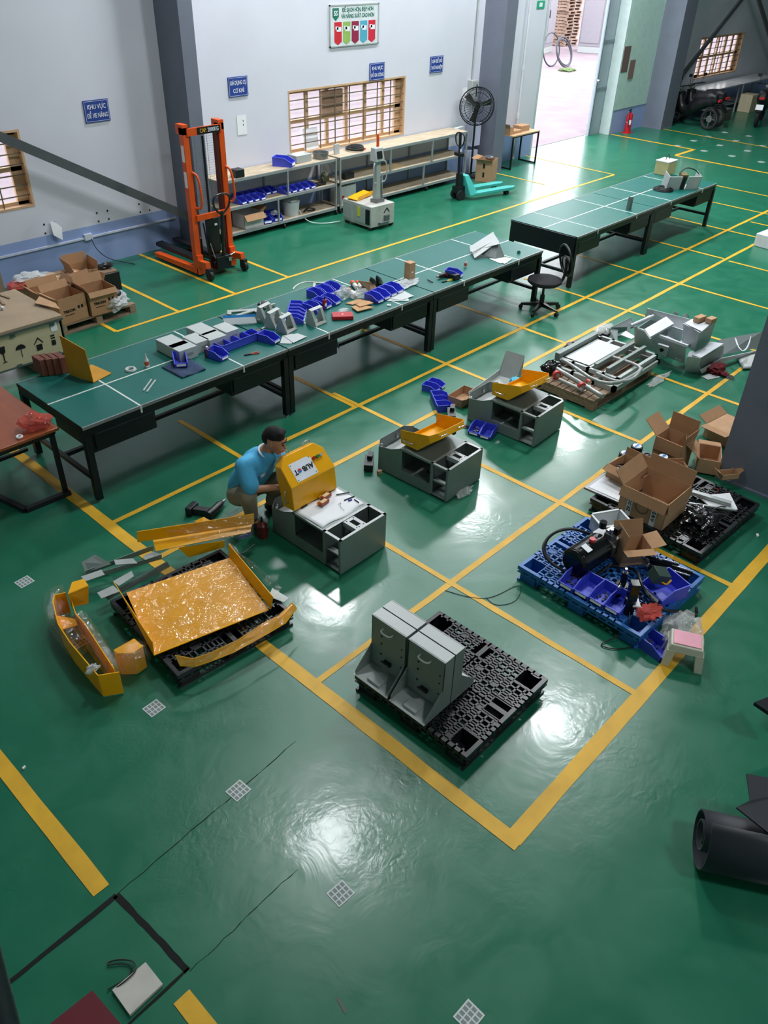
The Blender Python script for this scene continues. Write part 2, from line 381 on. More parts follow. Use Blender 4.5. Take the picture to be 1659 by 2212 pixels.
# door leaf standing at the right side of the opening
dl = MB(); dl.box(21.25, 12.1, 0, 22.6, 12.16, DH)
do = struct('door_1', dl, mat('door_sheet', (150, 164, 172), .5, .2))
rb = MB()
for z in (1.1, 2.2, 3.3, 4.4): rb.box(21.27, 12.08, z, 21.9, 12.1, z+.06)
rb.box(21.25, 12.07, 0, 21.3, 12.1, DH); rb.build('door_rib', mat('door_rib_steel', (120, 132, 140), .5, .3), do)
MB().cyl((21.24, 12.05, 1.35), (21.24, 11.99, 1.35), .03).build('door_knob', M_chrome, do)
struct('trim_2', MB().box(21.84, WYL-.01, 0, 21.895, WYL+.29, DH).box(D0+.005, WYL-.01, 0, D0+.06, WYL+.29, DH), mat('door_frame_steel', (182, 196, 196), .5))
# columns
M_col = mat('column_grey', (112, 117, 132), .55, .1, .05, 3)
def column(x0, x1, y0, y1, label, z1=WH, fl=.02):
    t = thing('steel_column', label, 'column', ((x0+x1)/2, (y0+y1)/2, 0), group='grey steel columns')
    a, b = (x1-x0)/2, (y1-y0)/2
    part(t, 'web', M_col, MB().box(-a, -b, 0, a, b, z1))
    part(t, 'base_plate', M_col, MB().box(-a-.03, -b-.02, 0, a+.03, b, .02))
    part(t, 'flange', M_col, MB().box(-a-.008, -b-.012, .02, a+.008, -b, z1))
    return t
column(7.77, 8.0, 11.2, WYL, 'dark grey steel column on the long wall behind the orange stacker')
column(15.74, 16.1, 11.25, WYL, 'dark grey steel column on the long wall between the fan and the small table')
column(23.7, 24.35, 11.2, WYL, 'dark grey steel column right of the wall with the red fire extinguisher')
column(7.37, 7.9, 1.42, 2.11, 'large blue-grey steel column standing close at the right edge of the picture')
M_brace = mat('brace_grey', (84, 88, 92), .5, .2)
def brace(p, q, label, w=.11):
    o = MB().bar(p, q, .05, w).bar(V(p)+V((0, -.03, 0)), V(q)+V((0, -.03, 0)), .012, w*1.15).build('diagonal_brace', M_brace)
    return tag(o, label, 'brace', 'diagonal wall braces')
brace((3.6, 11.45, 2.82), (7.77, 11.45, .50), 'dark grey diagonal brace sloping down to the column behind the orange stacker')
brace((24.4, 11.5, .9), (30.5, 11.5, 4.6), 'dark diagonal brace rising to the right across the far window')
brace((32.4, 11.3, .7), (26.4, 11.3, 4.4), 'dark diagonal brace falling to the right past the far window')
# wall conduit and socket
cd = MB(); cd.box(3.0, WYL-.03, .43, 7.7, WYL, .455); cd.box(6.03, WYL-.045, .41, 6.16, WYL, .50); tag(cd.build('cable_conduit', mat('conduit_white', (200, 205, 222), .5)), 'pale conduit with a socket box along the blue lower wall', 'conduit')
tag(MB().tube([(6.12, 11.74, .43), (6.16, 11.7, .25), (6.3, 11.65, .1), (6.5, 11.6, .02), (6.6, 11.4, .01)], .006, smooth=2).build('power_cord', M_cable), 'thin dark cord hanging from the wall socket to the floor', 'cord')
dots = MB()
for px, py in [(95, 485), (117, 480), (98, 504), (209, 460), (232, 455), (213, 478), (235, 473), (300, 441), (303, 458), (322, 437), (323, 454)]:
    p = WY(px, py, WYL); dots.ob((p.x, WYL-.002, p.z), (.025, .004, .025))
dots.build('bolt_hole', M_dark, wl)
# ---- signs
M_sign = mat('sign_blue', (34, 62, 140), .5, 0, .03); M_signw = mat('sign_white', (222, 226, 236), .5)
def sign(x, z, w, h, l1, l2, label):
    t = thing('wall_sign', label, 'sign', (x, WYL-.012, z), group='blue area signs on the long wall')
    part(t, 'panel', M_sign, MB().box(-w/2, -.006, -h/2, w/2, .01, h/2))
    b = .008; q = w/2-.012; k = h/2-.012
    part(t, 'border', M_signw, MB().box(-q, -.008, k-.004, q, -.006, k).box(-q, -.008, -k, q, -.006, -k+.004).box(-q, -.008, -k, -q+.004, -.006, k).box(q-.004, -.008, -k, q, -.006, k))
    for s, zz in ((l1, .055), (l2, -.06)):
        text_mesh('lettering', s, .085, M_signw, t, (0, -.009, zz), (90, 0, 0), sx=min(.8, 6.6/len(s)), bold=.0008)
sign(6.595, 2.16, .40, .29, 'KHU VỰC', 'ĐỂ XE NÂNG', 'blue sign reading KHU VỰC ĐỂ XE NÂNG left of the first column')
sign(9.195, 2.255, .40, .29, 'GIÁ DỤNG CỤ', 'CƠ KHÍ', 'blue sign reading GIÁ DỤNG CỤ CƠ KHÍ above the left shelf unit')
sign(12.51, 2.23, .40, .29, 'KHU VỰC', 'ĐỒ GIA CÔNG', 'blue sign reading KHU VỰC ĐỒ GIA CÔNG above the barred window')
sign(14.26, 2.23, .40, .29, 'GIÁ ĐỂ ĐỒ', 'THỬ NGHIỆM', 'blue sign reading GIÁ ĐỂ ĐỒ THỬ NGHIỆM nearest the fan')
t = thing('wall_poster', 'large white 5S poster with five coloured pennants high on the wall', 'poster', (11.9, WYL-.012, 3.01))
part(t, 'panel', mat('poster_white', (206, 212, 216), .5), MB().box(-.6, -.006, -.31, .6, .01, .31))
part(t, 'frame', M_greyL, MB().box(-.62, -.012, .3, .62, .01, .32).box(-.62, -.012, -.32, .62, .01, -.3).box(-.62, -.012, -.32, -.6, .01, .32).box(.6, -.012, -.32, .62, .01, .32))
M_gt = mat('poster_green', (40, 110, 90), .5)
part(t, 'shield_badge', M_gt, MB().plate([(-.55, -.008, .27), (-.4, -.008, .27), (-.4, -.008, .14), (-.475, -.008, .08), (-.55, -.008, .14)], .003))
text_mesh('badge_lettering', '5S', .1, M_signw, t, (-.475, -.011, .19), (90, 0, 0), bold=.002)
text_mesh('lettering', 'ĐỂ SẠCH HƠN, ĐẸP HƠN', .085, M_gt, t, (.08, -.008, .235), (90, 0, 0), sx=.8, bold=.002)
text_mesh('lettering', 'VÀ NĂNG SUẤT CAO HƠN', .085, M_gt, t, (.08, -.008, .14), (90, 0, 0), sx=.8, bold=.002)
for i, c_ in enumerate([(196, 40, 52), (140, 175, 90), (140, 35, 70), (80, 160, 185), (196, 40, 60)]):
    x = -.42+i*.215; mm = mat('pennant_%d' % i, c_, .5)
    part(t, 'pennant', mm, MB().plate([(x-.09, -.008, .06), (x+.09, -.008, .06), (x+.09, -.008, -.24), (x, -.008, -.29), (x-.09, -.008, -.24)], .003))
    part(t, 'pennant_picture', M_signw, MB().ob((x+.02, -.0105, -.05), (.11, .002, .07)).ob((x-.03, -.0105, -.03), (.07, .002, .05)))
def paper(px, py, w, h, label, col=M_paper, y=WYL, rz=0, name='paper_notice', cat='paper'):
    p = WY(px, py, y); o = MB().ob((0, 0, 0), (w, .004, h), (0, rz, 0)).build(name, col); o.location = (p.x, y-.006, p.z); return tag(o, label, cat)
o = paper(522, 270, .2, .3, 'white paper notice with two black marks below the GIÁ DỤNG CỤ CƠ KHÍ sign')
for dz in (.06, .0): MB().ob((.03, -.003, dz), (.012, .003, .03)).build('printed_mark', M_dark, o)
paper(1005, 203, .22, .25, 'white paper notice beside the grey electrical box')
o = MB().plate([(0, 0, .13), (.10, -.01, .02), (.06, -.04, -.15), (-.06, -.03, -.06), (-.06, 0, .13)], .003).build('torn_paper', M_paper); o.location = WY(120, 497, WYL-.03); tag(o, 'torn white paper hanging on the wall above the conduit', 'paper')
M_bp = mat('brown_notice', (104, 84, 82), .6)
paper(1352, 128, .34, .6, 'large brown notice on the bounce-tinted green wall panel', M_bp, WYL-.012, 0, 'wall_notice', 'poster')
paper(1364, 150, .28, .45, 'small brown notice overlapping the larger one on the bounce-tinted green wall panel', mat('brown_notice_b', (124, 96, 90), .6), WYL-.02, 0, 'wall_notice', 'poster')
o = paper(1168, 10, .3, .15, 'green exit sign beside the open doorway', mat('exit_green', (40, 160, 120), .5), WYL, 0, 'exit_sign', 'sign')
MB().ob((0, -.003, 0), (.12, .003, .08)).build('running_figure_mark', M_signw, o)
t = thing('electrical_box', 'grey metal electrical box on the wall above the fan', 'electrical box', (15.45, WYL, 1.66))
part(t, 'body', M_greyL, MB().box(-.11, -.13, -.2, .11, 0, .2), bev=.008)
part(t, 'door', M_greyL, MB().box(-.1, -.14, -.18, .1, -.13, .18), bev=.005)
part(t, 'lever', M_steelk, MB().box(.03, -.155, -.12, .05, -.14, .12))
part(t, 'conduit_pipe', M_greyL, MB().cyl((0, -.04, .2), (0, -.04, 6), .015).cyl((.05, -.04, -.2), (.05, -.04, -1.6), .012))
t = thing('downpipe', 'thin pale pipe running down the wall left of the open doorway', 'pipe', (17.3, WYL-.05, 0))
part(t, 'pipe', M_white, MB().cyl((0, 0, .02), (0, 0, 6), .025)); part(t, 'pipe_joint', M_white, MB().cyl((0, 0, 1.9), (0, 0, 2.02), .035).cyl((0, 0, .9), (0, 0, 1.02), .035))
t = thing('fire_extinguisher', 'red fire extinguisher on the floor by the bounce-tinted green wall', 'fire extinguisher', (22.55, 11.62, 0))
part(t, 'cylinder', mat('extinguisher_red', (190, 24, 40), .3), MB().lathe([(.08, 0), (.085, .03), (.085, .42), (.07, .48), (.03, .51)]))
part(t, 'valve', M_black, MB().cyl((0, 0, .51), (0, 0, .56), .02).ob((-.03, 0, .58), (.14, .025, .02), (0, -12, 0)))
part(t, 'hose', M_cable, MB().tube([(0, 0, .55), (-.1, -.03, .5), (-.12, -.05, .3), (-.1, -.06, .15)], .012, smooth=2))
part(t, 'label_sticker', M_paper, MB().torus((0, 0, .27), .085, .003).ob((-.06, -.062, .27), (.06, .005, .12), (0, 0, -45)))
part(t, 'floor_tray', M_red, MB().ob((0, 0, .006), (.3, .24, .012)))
# lamps; the last is an unseen fill added for the foreground column
for i, (lx, ly) in enumerate(LAMPS):
    t = thing('high_bay_or_fill_lamp', 'round high-bay or added fill lamp hanging from the ceiling', 'lamp', (lx, ly, LAMP_Z), group='high-bay lamps under the ceiling')
    part(t, 'housing', M_greyL, MB().lathe([(.29, 0), (.29, .03), (.12, .14), (.1, .2), (.02, .2)]))
    part(t, 'rod', M_steelk, MB().cyl((0, 0, .2), (0, 0, WH-LAMP_Z+.01), .012))
# ================================================================ workbenches
M_mat_ = mat('green_bench_mat', (16, 96, 88), .42, 0, .08, 3, spec=.4)
M_trim = mat('bench_edge_trim', (128, 134, 134), .5, .2)
def make_bench():
    t = thing('workbench', '', 'workbench'); a, b = 1.19, .6
    part(t, 'tabletop', M_steelk, MB().box(-a, -b, .76, a, b, .79))
    part(t, 'bench_mat', M_mat_, MB().box(-a+.004, -b+.012, .79, a-.004, b-.012, .798))
    part(t, 'edge_trim', M_trim, MB().box(-a, -b-.004, .772, a, -b+.012, .8).box(-a, b-.012, .772, a, b+.004, .8))
    part(t, 'centre_tape', M_tape, MB().box(-a, -.009, .798, a, .009, .8))
    tp = MB()
    for x in (-.6, .6): tp.box(x-.009, -b, .798, x+.009, b, .7998).box(x-.009, -b-.006, .73, x+.009, -b, .8)
    part(t, 'cross_tape', M_tape, tp)
    part(t, 'apron', M_steelk, MB().box(-a, -b+.01, .69, a, -b+.05, .76).box(-a, b-.05, .69, a, b-.01, .76).box(-a, -b+.05, .7, -a+.04, b-.05, .76).box(a-.04, -b+.05, .7, a, b-.05, .76))
    for x in (-a+.03, a-.03):
        for y in (-b+.03, b-.03):
            l = part(t, 'leg', M_steelk, MB().box(x-.03, y-.03, .02, x+.03, y+.03, .7))
            part(l, 'levelling_foot', M_chrome, MB().cyl((x, y, 0), (x, y, .022), .028))
        part(t, 'cross_rail', M_steelk, MB().box(x-.02, -b+.06, .22, x+.02, b-.06, .26))
    part(t, 'long_rail', M_steelk, MB().box(-a+.05, -.02, .22, a-.05, .02, .26))
    for x0, x1 in ((-a+.08, -.45), (.45, a-.08)):
        d = part(t, 'drawer_box', M_steelk, MB().box(x0, -b+.03, .5, x1, .1, .75))
        part(d, 'drawer_front', M_steelk, MB().box(x0+.02, -b+.012, .525, x1-.02, -b+.03, .735), bev=.004)
        part(d, 'pull_rail', mat('dark_pull', (60, 66, 72), .35, .5), MB().box(x0+.04, -b+.004, .685, x1-.04, -b+.012, .695))
    return t
BT = .80
bench = make_bench(); used = []
for i, (x, lab) in enumerate([(3.93, 'green-topped black workbench nearest the brown table, with the folded yellow sheet on it'),
                              (6.32, 'green-topped black workbench crowded with blue bins and grey brackets'),
                              (8.71, 'green-topped black workbench at the office chair, with the grey cover and papers on it'),
                              (11.99, 'green-topped black workbench of the far row, the one nearer the office chair'),
                              (14.38, 'green-topped black workbench of the far row carrying the cable and open white box')]):
    clone(bench, (x, 6.64, 0), 0, lab, 'green-topped workbenches', used)
# a panel closing the near end of the far row
tag(MB().box(10.775, 6.06, .5, 10.79, 7.22, .79).build('end_panel', M_steelk), 'black end panel of the far workbench row facing the office chair', 'panel')
tag(MB().cyl(G(724, 722, .69), G(732, 752, .4), .008).build('hanging_rod', M_chrome), 'thin bright rod hanging down below the bench edge', 'rod')
tag(MB().ob((7.0, 6.13, .64), (.08, .06, .1)).cyl((7.0, 6.1, .55), (7.0, 6.1, .66), .02).build('bench_clamp', M_steelk), 'black clamp fixed under the front edge of the crowded bench', 'clamp')
# ---- brown table
t = thing('brown_table', 'brown wooden table standing at the near end of the workbench row', 'table', (2.25, 6.95, 0))
part(t, 'tabletop', mat('brown_laminate', (146, 74, 40), .28, 0, .12, 3, stretch=(6, 1, 1), coat=.3), MB().box(-.58, -.6, .68, .42, .9, .71), bev=.004)
fr = MB().bar((-.55, -.55, .65), (.38, -.55, .65), .04).bar((-.55, .85, .65), (.38, .85, .65), .04).bar((-.55, -.55, .65), (-.55, .85, .65), .04).bar((.38, -.55, .65), (.38, .85, .65), .04)
part(t, 'apron', M_steelk, fr)
for x in (-.53, .36):
    for y in (-.55, .82): part(t, 'leg', M_steelk, MB().box(x-.02, y-.02, 0, x+.02, y+.02, .64))
part(t, 'base_rail', M_steelk, MB().bar((-.05, -.58, .02), (.38, -.6, .02), .05).bar((-.05, -.58, .02), (-.3, .6, .02), .05).bar((-.5, .1, .2), (.36, .1, .2), .03).bar((-.3, -.3, .35), (.2, .4, .35), .03))
tag(MB().torus(G(42, 943, .725), .022, .009).build('tape_roll', M_paper), 'roll of white tape lying on the brown table', 'tape roll')
b = MB(); c0 = G(75, 912, .77)
b.blob(c0, (.14, .1, .075), 3, .45, 2.6, 4, (0, 0, -10))
M_rbag = film('pink_plastic_bag', (222, 96, 84), .16, 22, 1.3, .38)
o = b.build('plastic_bag', M_rbag); tag(o, 'crumpled translucent red plastic bag on the brown table', 'bag')
tag(MB().blob(G(70, 905, .745), (.038, .038, .036), 1, .05).build('green_fruit', mat('green_fruit', (120, 130, 30), .4)), 'small green fruit inside the red bag on the brown table', 'fruit')
# ---- shelf units
M_ply = mat('worn_plywood', (180, 164, 140), .75, 0, .2, 3, stretch=(1, 5, 5)); M_shf = mat('shelf_frame_grey', (150, 156, 158), .45, .3)
def shelf(x0, x1, label):
    cx = (x0+x1)/2; a = (x1-x0)/2; t = thing('shelf_unit', label, 'shelf', (cx, 11.5, 0), group='low plywood shelf units on the long wall'); y0, y1 = -.22, .27
    for z, n in ((.14, 'bottom_shelf'), (.56, 'middle_shelf'), (1.0, 'top_shelf')):
        part(t, n, M_ply, MB().box(-a, y0, z-.02, a, y1, z))
        part(t, 'shelf_rail', M_shf, MB().box(-a, y0-.02, z-.045, a, y0, z-.002).box(-a, y1, z-.045, a, y1+.015, z-.002))
    n = max(2, round((x1-x0)/1.45))
    for i in range(n+1):
        x = -a+.015+(2*a-.03)*i/n
        for y in (y0-.012, y1+.008):
            if i in (0, n): part(t, 'post', M_shf, MB().box(x-.015, y-.015, .09, x+.015, y+.015, .99))
            else:
                s = .12 if y < 0 else 0
                part(t, 'post', M_shf, MB().box(x-s-.015, y-.015, .12, x-s+.015, y+.015, .54).box(x+s-.015, y-.015, .54, x+s+.015, y+.015, .97))
            c = part(t, 'caster', M_rub, MB().cyl((x-.012, y+.01, .04), (x+.012, y+.01, .04), .04, n=16).box(x-.02, y, .05, x+.02, y+.02, .1))
    return t
shelf(8.30, 10.92, 'left low plywood shelf unit holding rows of blue bins'); shelf(11.0, 14.8, 'right low plywood shelf unit below the barred window')
# ---- bins
def make_bin(w=.125, d=.2, h=.085, name='parts_bin', M_=None, tkn=.004):
    t = thing(name, '', 'bin'); b = MB(); a = w/2
    b.box(-a+.006, -d/2, 0, a-.006, d/2, tkn)
    for s in (-1, 1):
        b.plate([(s*(a-tkn/2), -d/2-.006, h*.42), (s*(a-tkn/2), -d/2, 0), (s*(a-tkn/2), d/2, 0), (s*(a-tkn/2), d/2, h), (s*(a-tkn/2), -d*.12, h), (s*(a-tkn/2), -d/2-.006, h*.5)], tkn)
        b.bar((s*a, d/2, h), (s*a, -d*.12, h), .009, .006).bar((s*a, -d*.12, h), (s*a, -d/2-.006, h*.5), .009, .006)
    b.box(-a+.004, d/2-tkn, 0, a-.004, d/2, h).box(-a+.004, -d/2, 0, a-.004, -d/2+tkn, h*.45)
    b.bar((-a, d/2, h), (a, d/2, h), .009, .006).bar((-a, -d/2-.004, h*.46), (a, -d/2-.004, h*.46), .008, .006)
    part(t, 'bin_body', M_ or M_bin, b)
    part(t, 'label_strip', M_paper, MB().ob((0, -d/2-.008, h*.3), (w*.72, .003, h*.24), (-12, 0, 0)))
    return t
M_parts = mat('small_steel_parts', (120, 118, 120), .4, .6, .3, 30)
binp = make_bin(); ubin = []
OD = ['first', 'second', 'third', 'fourth', 'fifth', 'sixth']
def bins(p, ang, n, where, step=.128, gap_dir=None, rot=None, fill=True, dz=0., scale=1.):
    """n bins side by side starting at p, open lip facing ang (degrees)"""
    p = V(p); f_ = R(ang+90); side = V((math.cos(f_), math.sin(f_), 0)) if gap_dir is None else V(gap_dir)
    for i in range(n):
        lab = 'blue parts bin '+(where if n == 1 else ('%s in %s' % (OD[i], where)))
        q = p+side*step*i+V((0, 0, dz*i))
        o = clone(binp, q, ang+90, lab, 'blue parts bins', ubin, rot=rot and (rot[0], rot[1], ang+90)); o.scale = (scale,)*3
        if fill and i % 2 == 0:
            k = MB(); rz = Matrix.Rotation(R(ang+90), 3, 'Z')
            for j in range(9): 
                v = V((rnd.uniform(-.035, .035), rnd.uniform(-.03, .07), .012))*scale
                k.ob(q+rz @ v, (.018, .012, .012), (rnd.uniform(0, 90), 0, rnd.uniform(0, 180)))
            tag(k.build('metal_fastener', M_parts), 'small metal parts in the '+lab, 'fasteners', 'loose parts in blue bins', 'stuff')
# on the benches
bins(G(470, 772, .8)+V((0, 0, 0)), -80, 1, 'alone at the bench edge beside the row of four')
bins(G(490, 765, .8)+V((.03, .13, 0)), 90, 4, 'the row of four facing the wall on the bench', gap_dir=(1, 0.03, 0))
bins(G(581, 737, .8), -75, 1, 'alone below the triangular brackets on the bench', step=.13)
bins(G(645, 668, .8), -48, 5, 'the sideways row of five on the crowded bench', gap_dir=(-.74, -.67, 0), step=.095, scale=.95, fill=False)
bins(G(683, 642, .8), -85, 3, 'the three by the small square frame', gap_dir=(1, .06, 0), step=.15)
bins(G(675, 671, .8), -80, 3, 'the three behind the lone triangular bracket', gap_dir=(1, .08, 0), step=.16)
bins(G(808, 650, .8), -88, 4, 'the row of four by the black pouches', gap_dir=(1, .12, 0), step=.135)
bins(G(980, 597, .8), -70, 1, 'beside the black cordless drill at the bench edge')
b0 = G(390, 784, .815); bins(b0, -120, 1, 'standing on the folded dark blue cloth')
# on the shelves and the floor
bins((8.75, 11.40, .56), -80, 4, 'the shelf row of four behind the stacker', step=.14, gap_dir=(1, 0, 0), scale=1.05)
bins((9.75, 11.40, .56), -85, 5, 'the row of five on the middle shelf', step=.15, gap_dir=(1, 0, 0), scale=1.05)
bins((8.9, 11.6, .56), -85, 6, 'the back row on the middle shelf', step=.14, gap_dir=(1, 0, 0), scale=1.05, fill=False)
bins((9.28, 11.44, .14), -100, 1, 'on the bottom shelf beside the white carton', scale=1.5); bins((9.52, 11.44, .14), -100, 1, 'on the bottom shelf beside the white bucket', scale=1.5)
bins((9.82, 11.46, 1.0), -60, 1, 'on the top of the left shelf unit', scale=1.7)
bins(G(930, 843, 0), -75, 2, 'the pair on the floor by the small carton', gap_dir=(1, .1, 0), step=.115, scale=.9)
bins(G(950, 862, 0), -35, 3, 'the floor row of three by the small carton', gap_dir=(-.62, -.78, 0), step=.125, scale=.98)
bins(G(1030, 932, 0), -165, 2, 'the floor pair in front of the farthest cabinet', gap_dir=(0.2, -1, 0), step=.13, scale=1.0)
# ---- helpers for cartons
def carton(name, label, w, d, h, loc, rz, flaps=(), cat='box', group=None, M_=None, Mi=None, rot=None, closed=False, fl=None, tk=.005):
    """open carton: flaps = list of (side, angle from vertical outward, length)"""
    M_ = M_ or M_card; t = thing(name, label, cat, loc, rz, group, rot); b = MB(); a, c_ = w/2, d/2
    b.box(-a, -c_, 0, a, c_, tk).box(-a, -c_, 0, -a+tk, c_, h).box(a-tk, -c_, 0, a, c_, h).box(-a, -c_, 0, a, -c_+tk, h).box(-a, c_-tk, 0, a, c_, h)
    if closed: b.box(-a, -c_, h-tk, a, c_, h)
    part(t, 'box_body', M_, b)
    for s, an, ln in flaps:
        an = R(an); o_, u_ = math.sin(an)*ln, math.cos(an)*ln
        if s == 'x+': P = [(a, -c_, h), (a, c_, h), (a+o_, c_, h+u_), (a+o_, -c_, h+u_)]
        if s == 'x-': P = [(-a, -c_, h), (-a, c_, h), (-a-o_, c_, h+u_), (-a-o_, -c_, h+u_)]
        if s == 'y+': P = [(-a, c_, h), (a, c_, h), (a, c_+o_, h+u_), (-a, c_+o_, h+u_)]
        if s == 'y-': P = [(-a, -c_, h), (a, -c_, h), (a, -c_-o_, h+u_), (-a, -c_-o_, h+u_)]
        part(t, 'flap', Mi or M_cardd, MB().plate(P, tk))
    return t
# ================================================================ orange stacker
M_or = mat('orange_paint', (222, 84, 22), .4, 0, .08)
t = thing('pallet_stacker', 'orange manual pallet stacker with black forks parked by the wall', 'stacker', (7.375, 10.36, 0), 0)
for s in (-1, 1):
    part(t, 'mast_post', M_or, MB().box(s*.31-.045, -.05, .06, s*.31+.045, .05, 2.09).box(s*.31-.045, -.05, 2.0, s*.31+.045, .12, 2.13))
    part(t, 'mast_channel', mat('dark_red_steel', (96, 40, 30), .5, .3), MB().box(s*.25-.02, -.03, .1, s*.25+.015, .06, 2.0))
    h_ = part(t, 'grab_handle', M_or, MB().tube([(s*.30+.03, -.05, 1.5), (s*.30+.08, -.12, 1.45), (s*.30+.09, -.15, 1.1), (s*.30+.07, -.12, 1.0), (s*.30+.03, -.05, 1.0)], .018, smooth=2))
    part(t, 'base_leg', M_or, MB().hexa([(s*.31-.05, -.06, 0.03), (s*.31+.05, -.06, .03), (s*.31+.05, 1.1, .03), (s*.31-.05, 1.1, .03), (s*.31-.05, -.06, .12), (s*.31+.05, -.06, .12), (s*.31+.05, 1.1, .09), (s*.31-.05, 1.1, .09)]))
    part(t, 'fork', M_black, MB().box(s*.16-.07, .12, .13, s*.16+.07, 1.25, .2).box(s*.16-.07, .12, .13, s*.16+.07, .17, .5), bev=.02)
    l = part(t, 'outrigger', M_or, MB().bar((s*.31, -.05, .2), (s*.33, -.3, .22), .08, .09).box(s*.31-.05, -.09, .03, s*.31+.05, -.04, .32))
    part(l, 'caster_wheel', M_rub, MB().cyl((s*.33-.025, -.32, .075), (s*.33+.025, -.32, .075), .075, n=20).box(s*.33-.035, -.36, .08, s*.33+.035, -.26, .18))
cap = part(t, 'top_crossbar', M_or, MB().box(-.3, -.07, 1.98, .3, -.04, 2.08))
part(cap, 'capacity_plate', M_steelk, MB().box(-.13, -.078, 1.985, .27, -.07, 2.075))
text_mesh('capacity_lettering', 'CAP.', .075, mat('lettering_amber', (220, 160, 40), .5), cap, (-.03, -.08, 2.03), (90, 0, 0), sx=.75, bold=.001)
text_mesh('capacity_lettering', '2000KG', .075, M_signw, cap, (.145, -.08, 2.03), (90, 0, 0), sx=.75, bold=.001)
part(t, 'lower_crossbar', M_or, MB().box(-.29, -.09, .82, .29, -.05, .9).box(-.29, -.06, .03, .29, -.02, .12))
part(t, 'hydraulic_cylinder', M_black, MB().cyl((0, 0, .1), (0, 0, .85), .05).cyl((0, 0, .85), (0, 0, 1.95), .018).box(-.1, -.07, .3, .1, .0, .8))
part(t, 'steering_tiller', M_black, MB().cyl((.02, -.22, .15), (.02, -.28, .95), .025).tube([(.02, -.28, .9), (-.13, -.3, 1.02), (-.14, -.31, 1.18), (0, -.32, 1.22), (.16, -.31, 1.18), (.16, -.3, 1.02), (.02, -.28, .9)], .015, smooth=2))
part(t, 'white_tag', M_paper, MB().ob((.03, -.09, .72), (.05, .004, .03)))
part(t, 'pump_unit', M_steelk, MB().box(-.12, -.25, .08, .14, -.08, .28).cyl((.05, -.2, .28), (.05, -.2, .4), .03).cyl((-.15, -.2, .2), (.2, -.22, .2), .02).cyl((-.16, -.15, .1), (-.22, -.12, .8), .012), bev=.01)
part(t, 'pump_valve', M_chrome, MB().cyl((.12, -.27, .28), (.2, -.27, .3), .012).cyl((-.1, -.2, .2), (-.18, -.2, .5), .008).ob((.1, -.26, .22), (.05, .05, .05)))
ms = MB()
for i in range(34): ms.bar((-.22, .05, .9+i*.033), (.22, .05, .9+i*.033), .0025)
for i in range(5): ms.bar((-.22+.11*i, .05, .9), (-.22+.11*i, .05, 2.02), .004)
part(t, 'safety_mesh', M_steel, ms)
part(t, 'warning_sticker', M_paper, MB().ob((-.357, 0, 1.75), (.004, .06, .22)).ob((-.357, 0, 1.4), (.004, .06, .22)))
# ================================================================ wheeled robot with mast
M_agv = mat('dirty_white_paint', (182, 182, 176), .45, .1, .12, 6)
t = thing('mobile_robot_base', 'boxy dirty-white wheeled robot base with a tall mast and orange beacon', 'robot', (10.95, 10.45, 0), -3)
part(t, 'body', M_agv, MB().box(-.29, -.36, .05, .29, .4, .42), bev=.012)
part(t, 'side_panel', M_greyL, MB().box(-.296, -.2, .1, -.288, .1, .38).box(-.296, .16, .1, -.288, .37, .38))
part(t, 'caution_sticker', mat('sticker_yellow', (215, 205, 60), .5), MB().box(-.3, -.08, .2, -.295, .0, .36))
part(t, 'dark_recess', M_steelk, MB().box(-.3, -.33, .1, -.295, -.22, .36))
part(t, 'mast', M_greyL, MB().box(-.02, -.2, .42, .08, -.1, 1.2), bev=.01)
hd = part(t, 'control_head', M_greyL, MB().hexa([(-.1, -.26, 1.12), (.12, -.26, 1.12), (.12, -.1, 1.12), (-.1, -.1, 1.12), (-.08, -.22, 1.34), (.1, -.22, 1.34), (.1, -.1, 1.34), (-.08, -.1, 1.34)]), bev=.01)
part(hd, 'screen', M_black, MB().ob((0, -.248, 1.23), (.12, .008, .12), (-10, 0, 0)))
part(t, 'beacon', mat('beacon_orange', (214, 78, 24), .3), MB().cyl((.06, -.13, 1.34), (.06, -.13, 1.5), .025).cyl((.06, -.13, 1.5), (.06, -.13, 1.54), .02))
for s in (-1, 1): part(t, 'handlebar', M_greyL, MB().tube([(s*.06+.03, -.2, 1.12), (s*.16+.03, -.24, 1.1), (s*.16+.03, -.24, .78), (s*.06+.03, -.2, .76)], .012, smooth=2))
part(t, 'gas_strut', M_steel, MB().cyl((.12, -.2, .42), (.1, -.2, .8), .012).ob((.05, -.16, .45), (.2, .16, .05)))
for s in (-1, 1): part(t, 'wheel', M_rub, MB().cyl((s*.26-.02, -.3, .06), (s*.26+.02, -.3, .06), .06, n=20).cyl((s*.26-.02, .3, .06), (s*.26+.02, .3, .06), .06, n=20))
part(t, 'front_fitting', M_steel, MB().ob((0, -.38, .1), (.22, .05, .05)).ob((.08, -.385, .18), (.1, .04, .1)).cyl((-.1, -.4, .12), (.12, -.4, .12), .015))
part(t, 'painted_arrow', M_steelk, MB().plate([(.1, -.362, .36), (.17, -.362, .28), (.15, -.362, .27), (.1, -.362, .33), (.03, -.362, .26), (.02, -.362, .28)], .003))
t = thing('yellow_cover', 'yellow sheet-metal cover lying on the white robot base', 'cover', (10.95, 10.68, .42), 10)
part(t, 'tray', M_yel, MB().plate([(-.25, -.1, .02), (.25, -.1, .05), (.28, .12, .06), (-.25, .12, .03)], .01).plate([(-.25, -.1, .0), (.25, -.1, .03), (.25, -.1, .09), (-.2, -.1, .07)], .01))
tag(MB().tube([(10.6, 10.85, .03), (10.3, 10.95, .02), (10.1, 11.2, .03), (10.15, 11.5, .2)], .008, smooth=2).build('power_cord', M_paper), 'pale cord running from the white robot base to the left shelf', 'cord')
